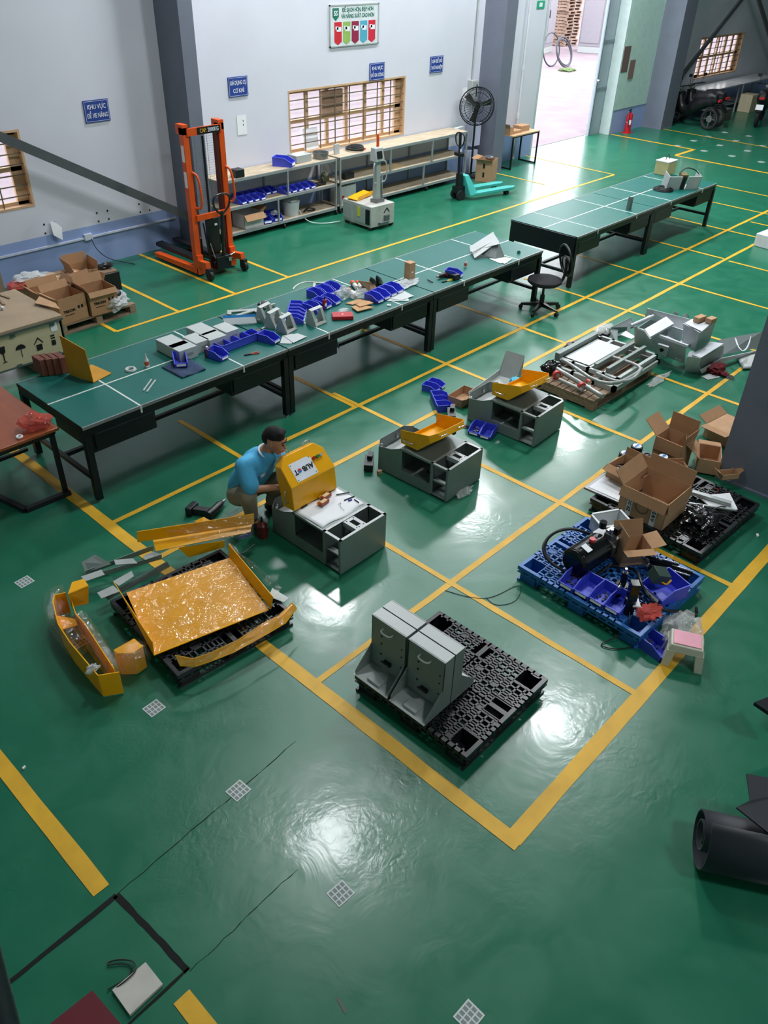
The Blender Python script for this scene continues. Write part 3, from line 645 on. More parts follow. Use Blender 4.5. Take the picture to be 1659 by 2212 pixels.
# ================================================================ hand pallet truck
M_teal = mat('teal_paint', (72, 178, 172), .35, 0, .06)
t = thing('hand_pallet_truck', 'teal hand pallet truck with a black upright handle', 'pallet truck', (13.55, 10.42, 0), -12)
for s in (-1, 1): part(t, 'fork', M_teal, MB().box(.2, s*.19-.08, .09, 1.22, s*.19+.08, .15).plate([(1.22, s*.19-.08, .12), (1.34, s*.19-.02, .12), (1.34, s*.19+.02, .12), (1.22, s*.19+.08, .12)], .05), bev=.01)
for s in (-1, 1): part(t, 'fork_roller', M_rub, MB().cyl((1.12, s*.19-.05, .04), (1.12, s*.19+.05, .04), .04))
part(t, 'fork_yoke', M_teal, MB().hexa([(.1, -.24, .1), (.3, -.27, .1), (.3, .27, .1), (.1, .24, .1), (.04, -.1, .46), (.12, -.12, .48), (.12, .12, .48), (.04, .1, .46)]), bev=.01)
part(t, 'yoke_decal', mat('decal_lime', (190, 214, 130), .5), MB().plate([(.255, -.05, .23), (.255, .05, .23), (.155, .05, .40), (.155, -.05, .40)], .004).ob((0, 0, 0.3), (.02, .02, .02)))
part(t, 'hydraulic_pump', M_black, MB().cyl((-.02, 0, .12), (-.02, 0, .5), .07).ob((-.02, 0, .2), (.2, .16, .12)))
for s in (-1, 1): part(t, 'steer_wheel', M_rub, MB().cyl((-.03, s*.09-.03, .095), (-.03, s*.09+.03, .095), .095, n=22))
tl = part(t, 'tiller', M_black, MB().cyl((-.04, 0, .45), (-.08, 0, 1.24), .028).ob((-.07, 0, .86), (.1, .2, .06)))
part(tl, 'tiller_handle', M_steelk, MB().tube([(-.08, 0, 1.0), (-.08, .12, 1.04), (-.08, .14, 1.25), (-.08, -.14, 1.25), (-.08, -.12, 1.04), (-.08, 0, 1.0)], .014, smooth=2))
part(tl, 'tiller_sticker', M_paper, MB().cyl((-.058, 0, .9), (-.062, 0, .96), .030))
t = carton('cardboard_box', 'tall cardboard box standing behind the teal pallet truck', .42, .36, .44, (15.22, 11.0, 0), 20, [('y+', 80, .12), ('x-', 70, .1)])
part(t, 'packing_tape', M_steelk, MB().box(-.213, -.02, .1, -.211, .02, .2).box(-.213, -.02, .28, -.211, .02, .38)); part(t, 'foil_wrap', M_chrome, MB().blob((.08, -.02, .46), (.13, .12, .03), 4, .4, 3))
# ================================================================ fan
t = thing('pedestal_fan', 'large black industrial fan with a wire cage behind the end of the shelf', 'fan', (15.22, 11.42, 0), -42)
part(t, 'base', M_black, MB().lathe([(.18, 0), (.18, .02), (.05, .05)])); part(t, 'pole', M_black, MB().cyl((0, 0, .05), (0, 0, 1.35), .022))
part(t, 'motor', M_black, MB().cyl((0, -.02, 1.42), (0, .16, 1.42), .085, .07).cyl((0, -.12, 1.42), (0, -.02, 1.42), .05))
cg = MB(); Mx = Matrix.Rotation(R(90), 3, 'X')
for y, rr in ((-.06, .37), (-.15, .28), (-.17, .12), (.04, .34), (-.1, .34)): cg.torus((0, y, 1.42), rr, .006 if rr < .37 else .012, 40, 5, Mx)
for i in range(30):
    a = 2*math.pi*i/30; c_, s_ = math.cos(a), math.sin(a)
    cg.tube([(c_*.06, -.18, 1.42+s_*.06), (c_*.28, -.15, 1.42+s_*.28), (c_*.37, -.06, 1.42+s_*.37), (c_*.34, .04, 1.42+s_*.34), (c_*.09, .08, 1.42+s_*.09)], .003, 4)
part(t, 'wire_cage', M_steelk, cg)
for k in range(3):
    a = R(k*120+20); ux, uz = math.cos(a), math.sin(a); vx, vz = -uz, ux
    part(t, 'blade', M_black, MB().plate([(ux*.05-vx*.03, -.03, 1.42+uz*.05-vz*.03), (ux*.3-vx*.08, -.02, 1.42+uz*.3-vz*.08), (ux*.33+vx*.05, -.08, 1.42+uz*.33+vz*.05), (ux*.05+vx*.05, -.07, 1.42+uz*.05+vz*.05)], .006))
# ================================================================ table by the door
t = thing('small_table', 'light wooden table on a thin black frame beside the open doorway', 'table', (16.9, 11.42, 0), 0)
part(t, 'tabletop', mat('table_ply', (196, 160, 122), .5, 0, .08), MB().box(-.52, -.25, .70, .52, .25, .725))
part(t, 'frame', M_steelk, MB().bar((-.5, -.23, .69), (.5, -.23, .69), .03).bar((-.5, .23, .69), (.5, .23, .69), .03).bar((-.5, -.23, .02), (-.5, .23, .02), .03).bar((.5, -.23, .02), (.5, .23, .02), .03))
for x in (-.5, .5):
    for y in (-.23, .23): part(t, 'leg', M_steelk, MB().box(x-.015, y-.015, 0, x+.015, y+.015, .7))
tag(MB().box(-.16, -.12, 0, .16, .12, .12).build('cardboard_box', M_card, bev=.004), 'closed brown carton with a white lid label on the table by the doorway', 'box').location = (17.05, 11.45, .726)
tag(MB().box(-.16, -.1, 0, .16, .1, .06).build('cardboard_box', M_card, bev=.004), 'low flat brown carton left of the closed one on the table by the doorway', 'box').location = (16.7, 11.4, .726)
carton('cardboard_box', 'small open brown carton at the left end of the table by the doorway', .14, .2, .13, (16.46, 11.4, .726), 0, [('x-', 10, .08)])
# ================================================================ outdoors
M_cab = mat('outdoor_cabinet_white', (140, 137, 144), .5, 0, .03)
for x, w_, y, lab in ((35.7, 2.2, 23.9, 'tall white metal cabinet outside, left of the stacked pallets'), (38.75, 1.9, 22.2, 'tall white metal cabinet outside, right of the stacked pallets')):
    t = thing('outdoor_cabinet', lab, 'cabinet', (x, y, 0), 15 if x < 36 else -62, 'white cabinets outside')
    part(t, 'body', M_cab, MB().box(-w_/2, -.6, .25, w_/2, 1.0, 3.0), bev=.02); part(t, 'door', M_cab, MB().box(-w_/2+.05, -.63, .4, -.03, -.6, 2.9).box(.03, -.63, .4, w_/2-.05, -.6, 2.9), bev=.01)
    part(t, 'skid', M_greyL, MB().box(-w_/2, -.6, 0, w_/2, -.4, .25).box(-w_/2, .8, 0, w_/2, 1.0, .25)); part(t, 'handle', M_steelk, MB().box(.06, -.66, 1.4, .1, -.63, 1.7))
M_pw = mat('pallet_wood', (160, 136, 120), .85, 0, .15)
def wood_pallet(mt=M_pw, w_=1.2, d=1.0, h=.13, n=7):
    t = thing('wooden_pallet', '', 'pallet')
    b = MB(); 
    for i in range(n): y = -d/2+.05+(d-.1)*i/(n-1); b.box(-w_/2, y-.045, h-.02, w_/2, y+.045, h)
    part(t, 'top_boards', mt, b); b = MB()
    for x in (-w_/2+.05, 0, w_/2-.05): part(t, 'stringer', mt, MB().box(x-.045, -d/2, .02, x+.045, d/2, h-.02))
    b.bm.free(); b = MB()
    for y in (-d/2+.05, 0, d/2-.05): part(t, 'bottom_board', mt, MB().box(-w_/2, y-.05, 0, w_/2, y+.05, .02))
    b.bm.free(); return t
wp = wood_pallet(); uw = []
for k in range(22):
    clone(wp, (39.9+rnd.uniform(-.06, .06), 25.0+rnd.uniform(-.05, .05), .133*k), rnd.uniform(-4, 4), 'weathered wooden pallet outside, %s in the stack between the white cabinets' % (['bottom','second up','third up','fourth up','fifth up','sixth up','seventh up','eighth up','ninth up','tenth up','eleventh up','twelfth up','thirteenth up','fourteenth up','fifteenth up','sixteenth up','seventeenth up','eighteenth up','nineteenth up','twentieth up','second from the top','topmost'][k]), 'stacked wooden pallets outside', uw)
tag(MB().torus((32.7, 20.3, .55), .55, .035, 36, 6, Matrix.Rotation(R(70), 3, 'X')).torus((33.0, 20.5, .5), .5, .03, 36, 6, Matrix.Rotation(R(65), 3, 'X')).torus((32.5, 20.8, .6), .6, .03, 36, 6, Matrix.Rotation(R(80), 3, 'X')).build('hose_coil', mat('grey_hose', (54, 56, 66), .5)), 'coil of dark hose propped on the ground outside the doorway', 'hose')
tag(MB().blob((32.0, 19.6, .02), (.45, .3, .08), 9, .3, 4).build('weed_patch', mat('weed_green', (84, 104, 62), .9)), 'small green weed patch under the hose coil outside', 'weeds', kind='stuff')
# ================================================================ far corner: motorbikes, long tables
def motorbike(loc, rz, label, plate=True):
    t = thing('motorbike', label, 'motorbike', loc, rz, 'parked motorbikes')
    for x in (-.62, .62):
        w_ = part(t, 'wheel', M_rub, MB().torus((x, 0, .29), .24, .05, 26, 8, Matrix.Rotation(R(90), 3, 'X'))); part(w_, 'rim', M_steel, MB().cyl((x, -.02, .29), (x, .02, .29), .09, n=18).bar((x-.2, 0, .29), (x+.2, 0, .29), .02).bar((x, 0, .09), (x, 0, .49), .02))
    part(t, 'body_fairing', M_black, MB().tube([(-.75, 0, .78), (-.4, 0, .72), (-.1, 0, .6), (.15, 0, .38), (.4, 0, .45), (.52, 0, .85)], [.08, .16, .17, .13, .12, .1], 10, smooth=2))
    part(t, 'seat', mat('vinyl_seat', (30, 30, 34), .5), MB().tube([(-.72, 0, .86), (-.3, 0, .84), (0, 0, .76)], [.07, .13, .1], 10, smooth=2))
    part(t, 'front_fork', M_steel, MB().cyl((.62, -.07, .29), (.45, -.07, .9), .022).cyl((.62, .07, .29), (.45, .07, .9), .022))
    part(t, 'front_shield', M_black, MB().plate([(.5, -.2, .35), (.5, .2, .35), (.45, .16, .85), (.45, -.16, .85)], .04))
    part(t, 'handlebar', M_black, MB().tube([(.32, -.33, 1.02), (.42, -.1, 1.0), (.42, .1, 1.0), (.32, .33, 1.02)], .016, smooth=1))
    part(t, 'headlight', mat('headlamp_glass', (170, 174, 176), .2), MB().blob((.53, 0, .95), (.07, .11, .07), 2, .02))
    for s in (-1, 1): part(t, 'mirror', M_black, MB().cyl((.38, s*.25, 1.02), (.36, s*.3, 1.2), .006).ob((.36, s*.32, 1.23), (.02, .12, .08)))
    if plate: part(t, 'number_plate', M_paper, MB().ob((-.86, 0, .55), (.01, .2, .14), (0, 20, 0)))
    part(t, 'tail_light', M_red, MB().ob((-.83, 0, .78), (.05, .14, .06))); part(t, 'rear_fender', M_black, MB().plate([(-.7, -.07, .6), (-.7, .07, .6), (-.9, .07, .42), (-.9, -.07, .42)], .02))
    return t
motorbike((27.0, 9.72, 0), 15, 'black motorbike with a white number plate parked at the right edge of the far aisle')
motorbike((24.85, 10.9, 0), 80, 'dark motorbike in the shade right beside the far column', False)
motorbike((25.55, 10.95, 0), 76, 'dark motorbike in the shade, second from the far column', False)
M_lt = mat('white_laminate', (190, 192, 196), .25)
def longtable(x0, x1, label):
    cx = (x0+x1)/2; a = (x1-x0)/2; t = thing('long_table', label, 'table', (cx, 11.35, 0), group='long white tables under the far window')
    part(t, 'tabletop', M_lt, MB().box(-a, -.35, .78, a, .35, .81))
    for x in (-a+.1, a-.1):
        for y in (-.3, .3): part(t, 'leg', M_shf, MB().box(x-.02, y-.02, 0, x+.02, y+.02, .78))
    part(t, 'shelf_board', M_shf, MB().box(-a+.1, -.28, .25, a-.1, .28, .27))
longtable(26.1, 28.4, 'long white-topped table under the far window, nearer the column'); longtable(28.5, 31.0, 'long white-topped table under the far window, further along')
tag(MB().box(-.25, -.2, 0, .25, .2, .5).build('storage_box', mat('cream_box', (190, 178, 150), .6), bev=.01), 'cream box under the far white table behind the motorbike', 'box').location = (28.8, 10.85, 0)
tag(MB().box(-.2, -.2, 0, .2, .2, .32).build('storage_box', mat('olive_box', (96, 96, 84), .6), bev=.01), 'dull grey-green box under the far white table nearer the column', 'box').location = (26.75, 10.75, 0)
# stickers on the floor
M_stk = mat('sticker_white', (196, 204, 202), .6); M_stg = mat('sticker_grey', (120, 130, 130), .6)
st = thing('floor_sticker', '', 'sticker'); part(st, 'sticker_sheet', M_stk, MB().box(-.06, -.055, .001, .06, .055, .003))
q = MB()
for i in range(4):
    for j in range(3): q.box(-.052+.0275*i, -.047+.0335*j, .003, -.052+.0275*i+.02, -.047+.0335*j+.026, .0036)
part(st, 'printed_squares', M_stg, q); us = []
SL = ['at the left edge of the picture', 'inside the bent yellow strips', 'just below the bent yellow strips', 'beside the long floor crack', 'in the glare of the aisle', 'at the bottom edge of the picture']
for i, (p, s_) in enumerate(zip([(53, 1257), (172, 1387), (333, 1530), (515, 1708), (736, 1930), (1013, 2195)], SL)):
    clone(st, G(*p), rnd.uniform(-4, 4)+ (4 if i == 0 else 0), 'white square sticker of small squares on the floor '+s_, 'floor stickers', us)
for i, p in enumerate([(1463, 315), (1498, 304), (1521, 326), (1555, 314), (1581, 337), (1590, 304), (1615, 326), (1645, 350), (1530, 295), (1566, 286), (1618, 294), (1647, 315)]):
    clone(st, G(*p), rnd.uniform(-6, 6), 'small pale sticker on the floor of the far aisle near the motorbikes', 'far floor stickers', us).scale = (1.3, 1.3, 1)
# ================================================================ grey sheet-metal cabinets
M_gin = mat('grey_paint_inner', (96, 106, 104), .5, .1, .04)
M_top = mat('pale_cabinet_top', (176, 180, 180), .38, 0, .04)
def cabinet(loc, rz, label, top=M_grey):
    t = thing('sheet_metal_cabinet', label, 'cabinet', loc, rz, 'grey sheet-metal machine cabinets'); W_, L_, H_ = .55, .93, .36; k = .004; Y1 = .585
    part(t, 'end_panel', M_grey, MB().box(0, 0, .01, W_, k, H_-.004))
    HS = H_-.0045; sd = MB(); sd.box(0, .0042, .01, .022, .024, HS).box(0, .19, .01, .022, .21, HS).box(0.0003, .024, H_-.02, k*2, Y1, HS-.0003).box(0.0003, .21, .01, k, .56, .12).box(0.0003, .56, .01, k, Y1, HS)
    sd.plate([(k/2, Y1, .01), (k/2, .86, .01), (k/2, .86, .27), (k/2, .70, .30), (k/2, Y1, .355)], k)
    part(t, 'side_panel', M_grey, sd)
    s2 = MB(); s2.box(W_-k, .0042, .01, W_, .86, .26).box(W_-k, .0042, .26, W_, Y1, HS).box(W_-.02, .0045, .012, W_-.0004, .02, HS-.001)
    part(t, 'side_panel', M_grey, s2)
    part(t, 'back_wall', M_grey, MB().plate([(k/2, .86, .01), (.1, L_, .01), (.1, L_, .28), (k/2, .86, .27)], k).plate([(.1, L_, .01), (W_-.08, L_, .01), (W_-.08, L_, .28), (.1, L_, .28)], k).plate([(W_-.08, L_, .01), (W_, .86, .01), (W_, .86, .27), (W_-.08, L_, .28)], k))
    part(t, 'inner_divider', M_gin, MB().box(.01, Y1-k, .02, W_-.01, Y1, H_-.03).box(.3, .21, .02, .3+k, Y1, H_-.01).box(k, .2, .02, W_-k, .204, H_-.03))
    part(t, 'floor_plate', M_gin, MB().box(k, k, .015, W_-k, Y1, .02).box(k, .21, .118, .3, Y1-k, .122))
    part(t, 'tray_bottom', M_top, MB().box(k, Y1, .15, W_-k, .86, .155).plate([(.01, .86, .152), (.1, L_-.01, .152), (W_-.08, L_-.01, .152), (W_-.01, .86, .152)], .004))
    fr = MB(); fr.box(0, 0, H_-.004, W_, .024, H_).box(0, .185, H_-.004, W_, .21, H_).box(0, 0, H_-.004, .026, .21, H_).box(W_-.026, 0, H_-.004, W_, .21, H_)
    part(t, 'top_frame', M_top, fr)
    br = MB(); br.box(.215, .024, H_-.012, .335, .06, H_-.006).box(.215, .15, H_-.012, .335, .185, H_-.006).box(.215, .06, H_-.012, .25, .15, H_-.006).box(.3, .06, H_-.012, .335, .15, H_-.006).box(.212, .024, H_-.05, .215, .185, H_-.006)
    part(t, 'switch_bracket', M_top, br)
    hs = MB()
    for x, y in ((.235, .045), (.315, .045), (.235, .165), (.315, .165), (.26, .04)): hs.cyl((x, y, H_-.006), (x, y, H_-.005), .006)
    part(t, 'bolt_hole', M_dark, hs)
    part(t, 'top_plate', top, MB().box(0, .212, H_-.004, W_, Y1, H_))
    part(t, 'shelf_strip', M_top, MB().box(.03, .03, .15, .09, .19, .158).box(.03, .03, .15, .034, .19, .175))
    lt = MB()
    for x, y in ((.08, L_-.03), (.35, L_-.012), (W_-.015, .75)): lt.ob((x, y, .22), (.03, .02, .05)).cyl((x, y, .24), (x-.02, y-.03, .25), .006)
    part(t, 'latch', M_chrome, lt)
    part(t, 'round_hole', M_dark, MB().cyl((.15, .34, .122), (.15, .34, .124), .016).cyl((.165, .36, .122), (.165, .36, .124), .01))
    return t
def lid(name, label, loc, rz, rot, up, sign_=False):
    """bent lid: width along x, outer face towards -y, hinge edge at the origin"""
    t = thing(name, label, 'lid', loc, rz, 'yellow cabinet lids', rot=rot); W_ = .5; k = .006; D_ = .17
    A = [(0, 0), (0, .22), (.10, .40), (.2, .43)]   # (y, z) of the outer profile
    sh = MB()
    sh.plate([(-W_/2, 0, 0), (W_/2, 0, 0), (W_/2, 0, .22), (-W_/2, 0, .22)], k)
    sh.plate([(-W_/2, 0, .22), (W_/2, 0, .22), (W_/2-.01, .12, .37), (W_/2-.08, .16, .43), (-W_/2+.08, .16, .43), (-W_/2+.01, .12, .37)], k)
    for s in (-1, 1):
        x = s*W_/2; sh.plate([(x, 0, 0), (x, 0, .22), (x-s*.01, .12, .37), (x-s*.01, .2, .36), (x, .14, 0)], k)
        sh.plate([(x-s*.01, .12, .37), (x-s*.08, .16, .43), (x-s*.08, .22, .41), (x-s*.01, .2, .36)], k)
    sh.plate([(-W_/2+.08, .16, .43), (W_/2-.08, .16, .43), (W_/2-.08, .22, .41), (-W_/2+.08, .22, .41)], k)
    sh.plate([(-W_/2, 0, 0), (W_/2, 0, 0), (W_/2, .04, 0), (-W_/2, .04, 0)], k)
    part(t, 'lid_shell', M_yel, sh, bev=.003)
    for s in (-1, 1):
        part(t, 'lift_handle', M_chrome, MB().tube([(s*(W_/2+.0), .06, .06), (s*(W_/2+.035), .06, .06), (s*(W_/2+.035), .06, .18), (s*W_/2, .06, .18)], .006, smooth=1))
        part(t, 'lift_handle', M_chrome, MB().tube([(s*.12-.04, .19, .42), (s*.12-.04, .2, .455), (s*.12+.04, .2, .455), (s*.12+.04, .19, .42)], .005, smooth=1))
        part(t, 'hinge', M_black, MB().ob((s*.14, -.006, -.01), (.06, .014, .03)))
    if sign_:
        n = V((0, -.15, .12)).normalized(); Mx = math.degrees(math.atan2(.15, .12))
        # the sloping upper face runs from (0,.22) to (.12,.37)
        e = (180-Mx-90+.0, 0, 0)
        c = V((-.035, .065, .30))
        ang = math.degrees(math.atan2(.15, .12))
        rr = Matrix.Rotation(R(ang), 3, 'X')
        def on(x, v, o): return c+rr @ V((x, v, o))
        pl = part(t, 'logo_plate', M_signw, MB().plate([on(-.13, -.085, .005), on(.105, -.085, .005), on(.105, .085, .005), on(-.13, .085, .005)], .003))
        tx = text_mesh('logo_lettering', 'AUB', .062, M_steelk, t, on(.035, 0, .008), (ang, 0, 0), bold=.002); tx.rotation_euler = (rr @ Matrix.Rotation(math.pi, 3, 'Z')).to_euler()
        tx = text_mesh('logo_lettering', 'T', .062, M_steelk, t, on(-.098, 0, .008), (ang, 0, 0), bold=.002); tx.rotation_euler = (rr @ Matrix.Rotation(math.pi, 3, 'Z')).to_euler()
        part(t, 'logo_roundel', mat('logo_blue', (40, 120, 200), .4), MB().cyl(on(-.058, .0, .006), on(-.058, .0, .009), .02, n=20))
        part(t, 'logo_roundel_lower', mat('logo_red', (220, 60, 60), .4), MB().plate([on(-.058+.02*math.cos(R(a)), .02*math.sin(R(a)), .0095) for a in range(0, 181, 20)], .002))
        for i, (cc, nm) in enumerate([((150, 20, 20), 'red'), ((20, 120, 50), 'green'), ((160, 162, 165), 'grey')]):
            b_ = part(t, 'push_button', mat('button_'+nm, cc, .3), MB().cyl(on(.128+.04*i, .04, .0), on(.128+.04*i, .04, .026), .015)); b_['label'] = nm+' push button'
        for x, v in ((-.115, -.07), (.09, -.07), (.09, .07), (-.115, .07)): MB().cyl(on(x, v, .006), on(x, v, .01), .005).build('screw', M_steel, pl)
    else:
        part(t, 'foam_strip', mat('foam_tan', (150, 120, 90), .8), MB().bar((-.2, .03, .2), (.2, .03, .2), .03, .02).bar((-.2, .03, .235), (.2, .03, .235), .02, .02))
        part(t, 'rubber_block', M_black, MB().ob((.17, .07, .3), (.035, .05, .04)).ob((-.12, .12, .36), (.03, .03, .03)))
    return t
c1 = cabinet((3.60, 3.70, 0), 0, 'grey sheet-metal cabinet beside the crouching man, nearest the black pallet', M_grey)
c2 = cabinet((5.05, 3.75, 0), 2, 'grey sheet-metal cabinet in the middle of the three, yellow lid lying open on it', M_grey)
c3 = cabinet((6.49, 3.74, 0), 2, 'grey sheet-metal cabinet farthest along, near the pallet of grey frames', M_grey)
lid('cabinet_lid', 'upright yellow lid with a white AUBOT plate and push buttons held by the crouching man', (3.86, 4.27, .37), 0, (-6, 0, 0), True, True)
lid('cabinet_lid', 'yellow lid lying open and upside down on the middle grey cabinet', (5.33, 4.36, .385), 0, (86, 0, -3), False)
lid('cabinet_lid', 'yellow lid lying open and upside down on the farthest grey cabinet', (6.78, 4.35, .385), 0, (86, 0, -3), False)
o = MB().grid(lambda u, v: V((.02+.5*u, .23+.34*v+.012*math.sin(9*u), .363+.003*math.sin(7*u+5*v))), 12, 8).build('protective_sheet', M_paper, None, thick=.001)
place(o, (3.60, 3.70, 0)); tag(o, 'thin white protective sheet on top of the nearest grey cabinet', 'sheet')
def gc2(x, y, z): return G(420+x*.2652, 880+y*.2652, z)
def tool(name, pts, r, m_, label, cat, n=6): return tag(MB().tube(pts, r, n).build(name, m_), label, cat)
tool('marker_pen', [gc2(1155, 712, .372), gc2(1262, 692, .372)], .006, M_black, 'black pen lying on the white sheet, nearest the yellow lid', 'pen')
tool('marker_pen', [gc2(1220, 756, .372), gc2(1306, 722, .372)], .006, M_black, 'black pen lying on the white sheet beside the small blue cap', 'pen')
tool('marker_pen', [gc2(1302, 748, .372), gc2(1340, 774, .372)], .005, mat('dark_blue_pen', (30, 34, 90), .4), 'short dark blue pen near the far corner of the white sheet', 'pen')
tool('pen_cap', [gc2(1255, 760, .372), gc2(1282, 750, .372)], .008, mat('blue_cap', (50, 50, 160), .4), 'small blue cap beside the pens on the white sheet', 'cap')
tag(MB().tube([gc2(1170, 790, .37), gc2(1200, 770, .37), gc2(1180, 800, .37), gc2(1220, 838, .37)], .0015, 4, smooth=2).build('wire_offcut', M_cable), 'thin bent wire lying on the white sheet', 'wire')
for p, lab in (((1070, 722), 'farther'), ((1052, 772), 'nearer')):
    q = gc2(*p, .385); b = MB().ob(q, (.10, .05, .025), (0, 0, 8)); o = b.build('sticker_pack', mat('pack_red_brown', (150, 60, 40), .4)); tag(o, 'red and yellow packet on the nearest cabinet, the %s of two' % lab, 'packet')
    MB().ob(q+V((0, 0, .014)), (.07, .035, .003), (0, 0, 8)).build('packet_label', mat('pack_cream', (224, 200, 150), .5), o); MB().ob(q+V((-.04, .02, .0)), (.03, .02, .02), (0, 0, 8)).build('packet_end', M_yel, o)
tag(MB().ob(G(820, 1020, .02), (.05, .03, .04)).build('wooden_block', M_wood), 'small wooden block under the corner of the middle cabinet', 'block')
for p, lab, s_ in ((G(797, 1000, .05), 'middle', 1), (G(975, 895, .05), 'farthest', 1)):
    tag(MB().ob(p, (.2, .09, .07), (0, 0, 40)).ob(p+V((.05, .03, .05)), (.1, .05, .05), (0, 0, 35)).build('black_bracket', M_black), 'black bracket at the left end of the %s cabinet' % lab, 'bracket')
t = thing('pliers', 'red-handled pliers on the floor beside the farthest cabinet', 'pliers', G(1007, 922, .01), 110)
part(t, 'handle', mat('pliers_red', (206, 66, 30), .4), MB().tube([(0, 0, .01), (.08, .025, .01), (.14, .02, .01)], .008, smooth=1).tube([(0, 0, .01), (.08, -.025, .01), (.14, -.02, .01)], .008, smooth=1)); part(t, 'jaw', M_steelk, MB().ob((-.03, 0, .01), (.07, .03, .015)))
tag(MB().blob(G(1003, 1062, .03), (.12, .05, .03), 5, .6, 4).build('crumpled_film', M_film), 'crumpled clear film at the foot of the middle cabinet', 'film')
# grey tray with upright end behind the farthest cabinet
t = thing('metal_tray', 'long grey metal tray with one upright end behind the farthest cabinet', 'tray', (7.25, 4.80, 0), 8)
part(t, 'tray_body', M_greyL, MB().box(-.45, -.12, .05, .3, .12, .056).box(-.45, -.125, .05, .3, -.12, .13).box(-.45, .12, .05, .3, .125, .13).box(-.45, -.12, .05, -.445, .12, .12).box(-.2, -.12, .05, -.195, .12, .1))
part(t, 'upright_end', M_greyL, MB().plate([(.3, -.12, .05), (.3, .12, .05), (.42, .12, .34), (.42, -.12, .34)], .006).plate([(.1, -.122, .12), (.3, -.122, .12), (.42, -.122, .34), (.42, -.122, .2), (.42, -.122, .05)], .005).plate([(.1, .122, .12), (.3, .122, .12), (.42, .122, .34), (.42, .122, .2), (.42, .122, .05)], .005))
carton('cardboard_box', 'small open cardboard box on the floor left of the farthest cabinet', .34, .2, .1, G(1005, 862, 0)+V((-.05, 0, 0)), 5, [('y-', 60, .06)])
o = MB().blob(G(1112, 822, .37), (.07, .05, .04), 8, .3, 3).build('blue_cloth', mat('cyan_cloth', (70, 180, 210), .7)); tag(o, 'light blue cloth behind the yellow lid of the farthest cabinet', 'cloth')
# ================================================================ man crouching
def rcone(mb, p, q, r1, r2, n=16):
    p, q = V(p), V(q); mb.cyl(p, q, r1, r2, n)
    for c_, r_ in ((p, r1), (q, r2)):
        k = bmesh.new(); bmesh.ops.create_icosphere(k, subdivisions=2, radius=r_); mp = [mb.bm.verts.new(c_+v.co) for v in k.verts]
        for f_ in k.faces: mb.bm.faces.new([mp[v.index] for v in f_.verts])
        k.free()
def fuse(mb, name, mt, parent, voxel=.009, sm=4):
    bmesh.ops.recalc_face_normals(mb.bm, faces=mb.bm.faces)
    me = bpy.data.meshes.new('tmp'); mb.bm.to_mesh(me); mb.bm.free(); o = bpy.data.objects.new('tmp', me); C.objects.link(o)
    r = o.modifiers.new('r', 'REMESH'); r.mode = 'VOXEL'; r.voxel_size = voxel
    s_ = o.modifiers.new('s', 'SMOOTH'); s_.iterations = sm; s_.factor = .6
    bpy.context.view_layer.update(); dg = bpy.context.evaluated_depsgraph_get()
    nm = bpy.data.meshes.new_from_object(o.evaluated_get(dg)); bpy.data.objects.remove(o); nm.name = name
    nm.materials.clear(); nm.materials.append(mt)
    for p in nm.polygons: p.use_smooth = True
    q = bpy.data.objects.new(name, nm); C.objects.link(q); q.parent = parent; return q
M_skin = mat('skin', (178, 124, 94), .5, 0, .04); M_hair = mat('black_hair', (10, 9, 10), .85, 0, .1, 60, .4, 120)
M_shirt = mat('blue_shirt', (74, 168, 214), .8, 0, .05, 5, .25, 14); M_trou = mat('khaki_trousers', (146, 136, 120), .85, 0, .06, 6, .3, 14)
man = thing('person', 'man in a light blue T-shirt and khaki trousers crouching beside the nearest grey cabinet', 'person', (3.65, 4.84, 0), 0)
# local frame: +x towards the cabinet (his front), +y to his left, placed and turned as a whole
man.rotation_euler = (0, 0, R(-80))
HIP = V((-.13, 0, .27)); CHEST = V((.06, 0, .60)); NECK = V((.15, .02, .75)); HEAD = V((.23, .03, .87))
J = {}
for s, n in ((-1, 'r'), (1, 'l')):
    J['hip'+n] = V((-.12, s*.09, .25)); J['knee'+n] = V((.13, -.24, .43)) if s < 0 else V((.2, .15, .40)); J['ank'+n] = V((.06, s*.14, .09)); J['toe'+n] = V((.22, s*.16, .03))
    J['sh'+n] = V((.06, s*.185, .66 if s < 0 else .645)); J['el'+n] = V((.18, -.24, .50)) if s < 0 else V((.20, .24, .43)); J['wr'+n] = V((.36, -.06, .50)) if s < 0 else V((.40, .12, .50))
bd = MB()
rcone(bd, HIP, CHEST, .12, .125); rcone(bd, CHEST, NECK, .10, .058); rcone(bd, NECK, HEAD+V((-.02, 0, -.03)), .056, .052)
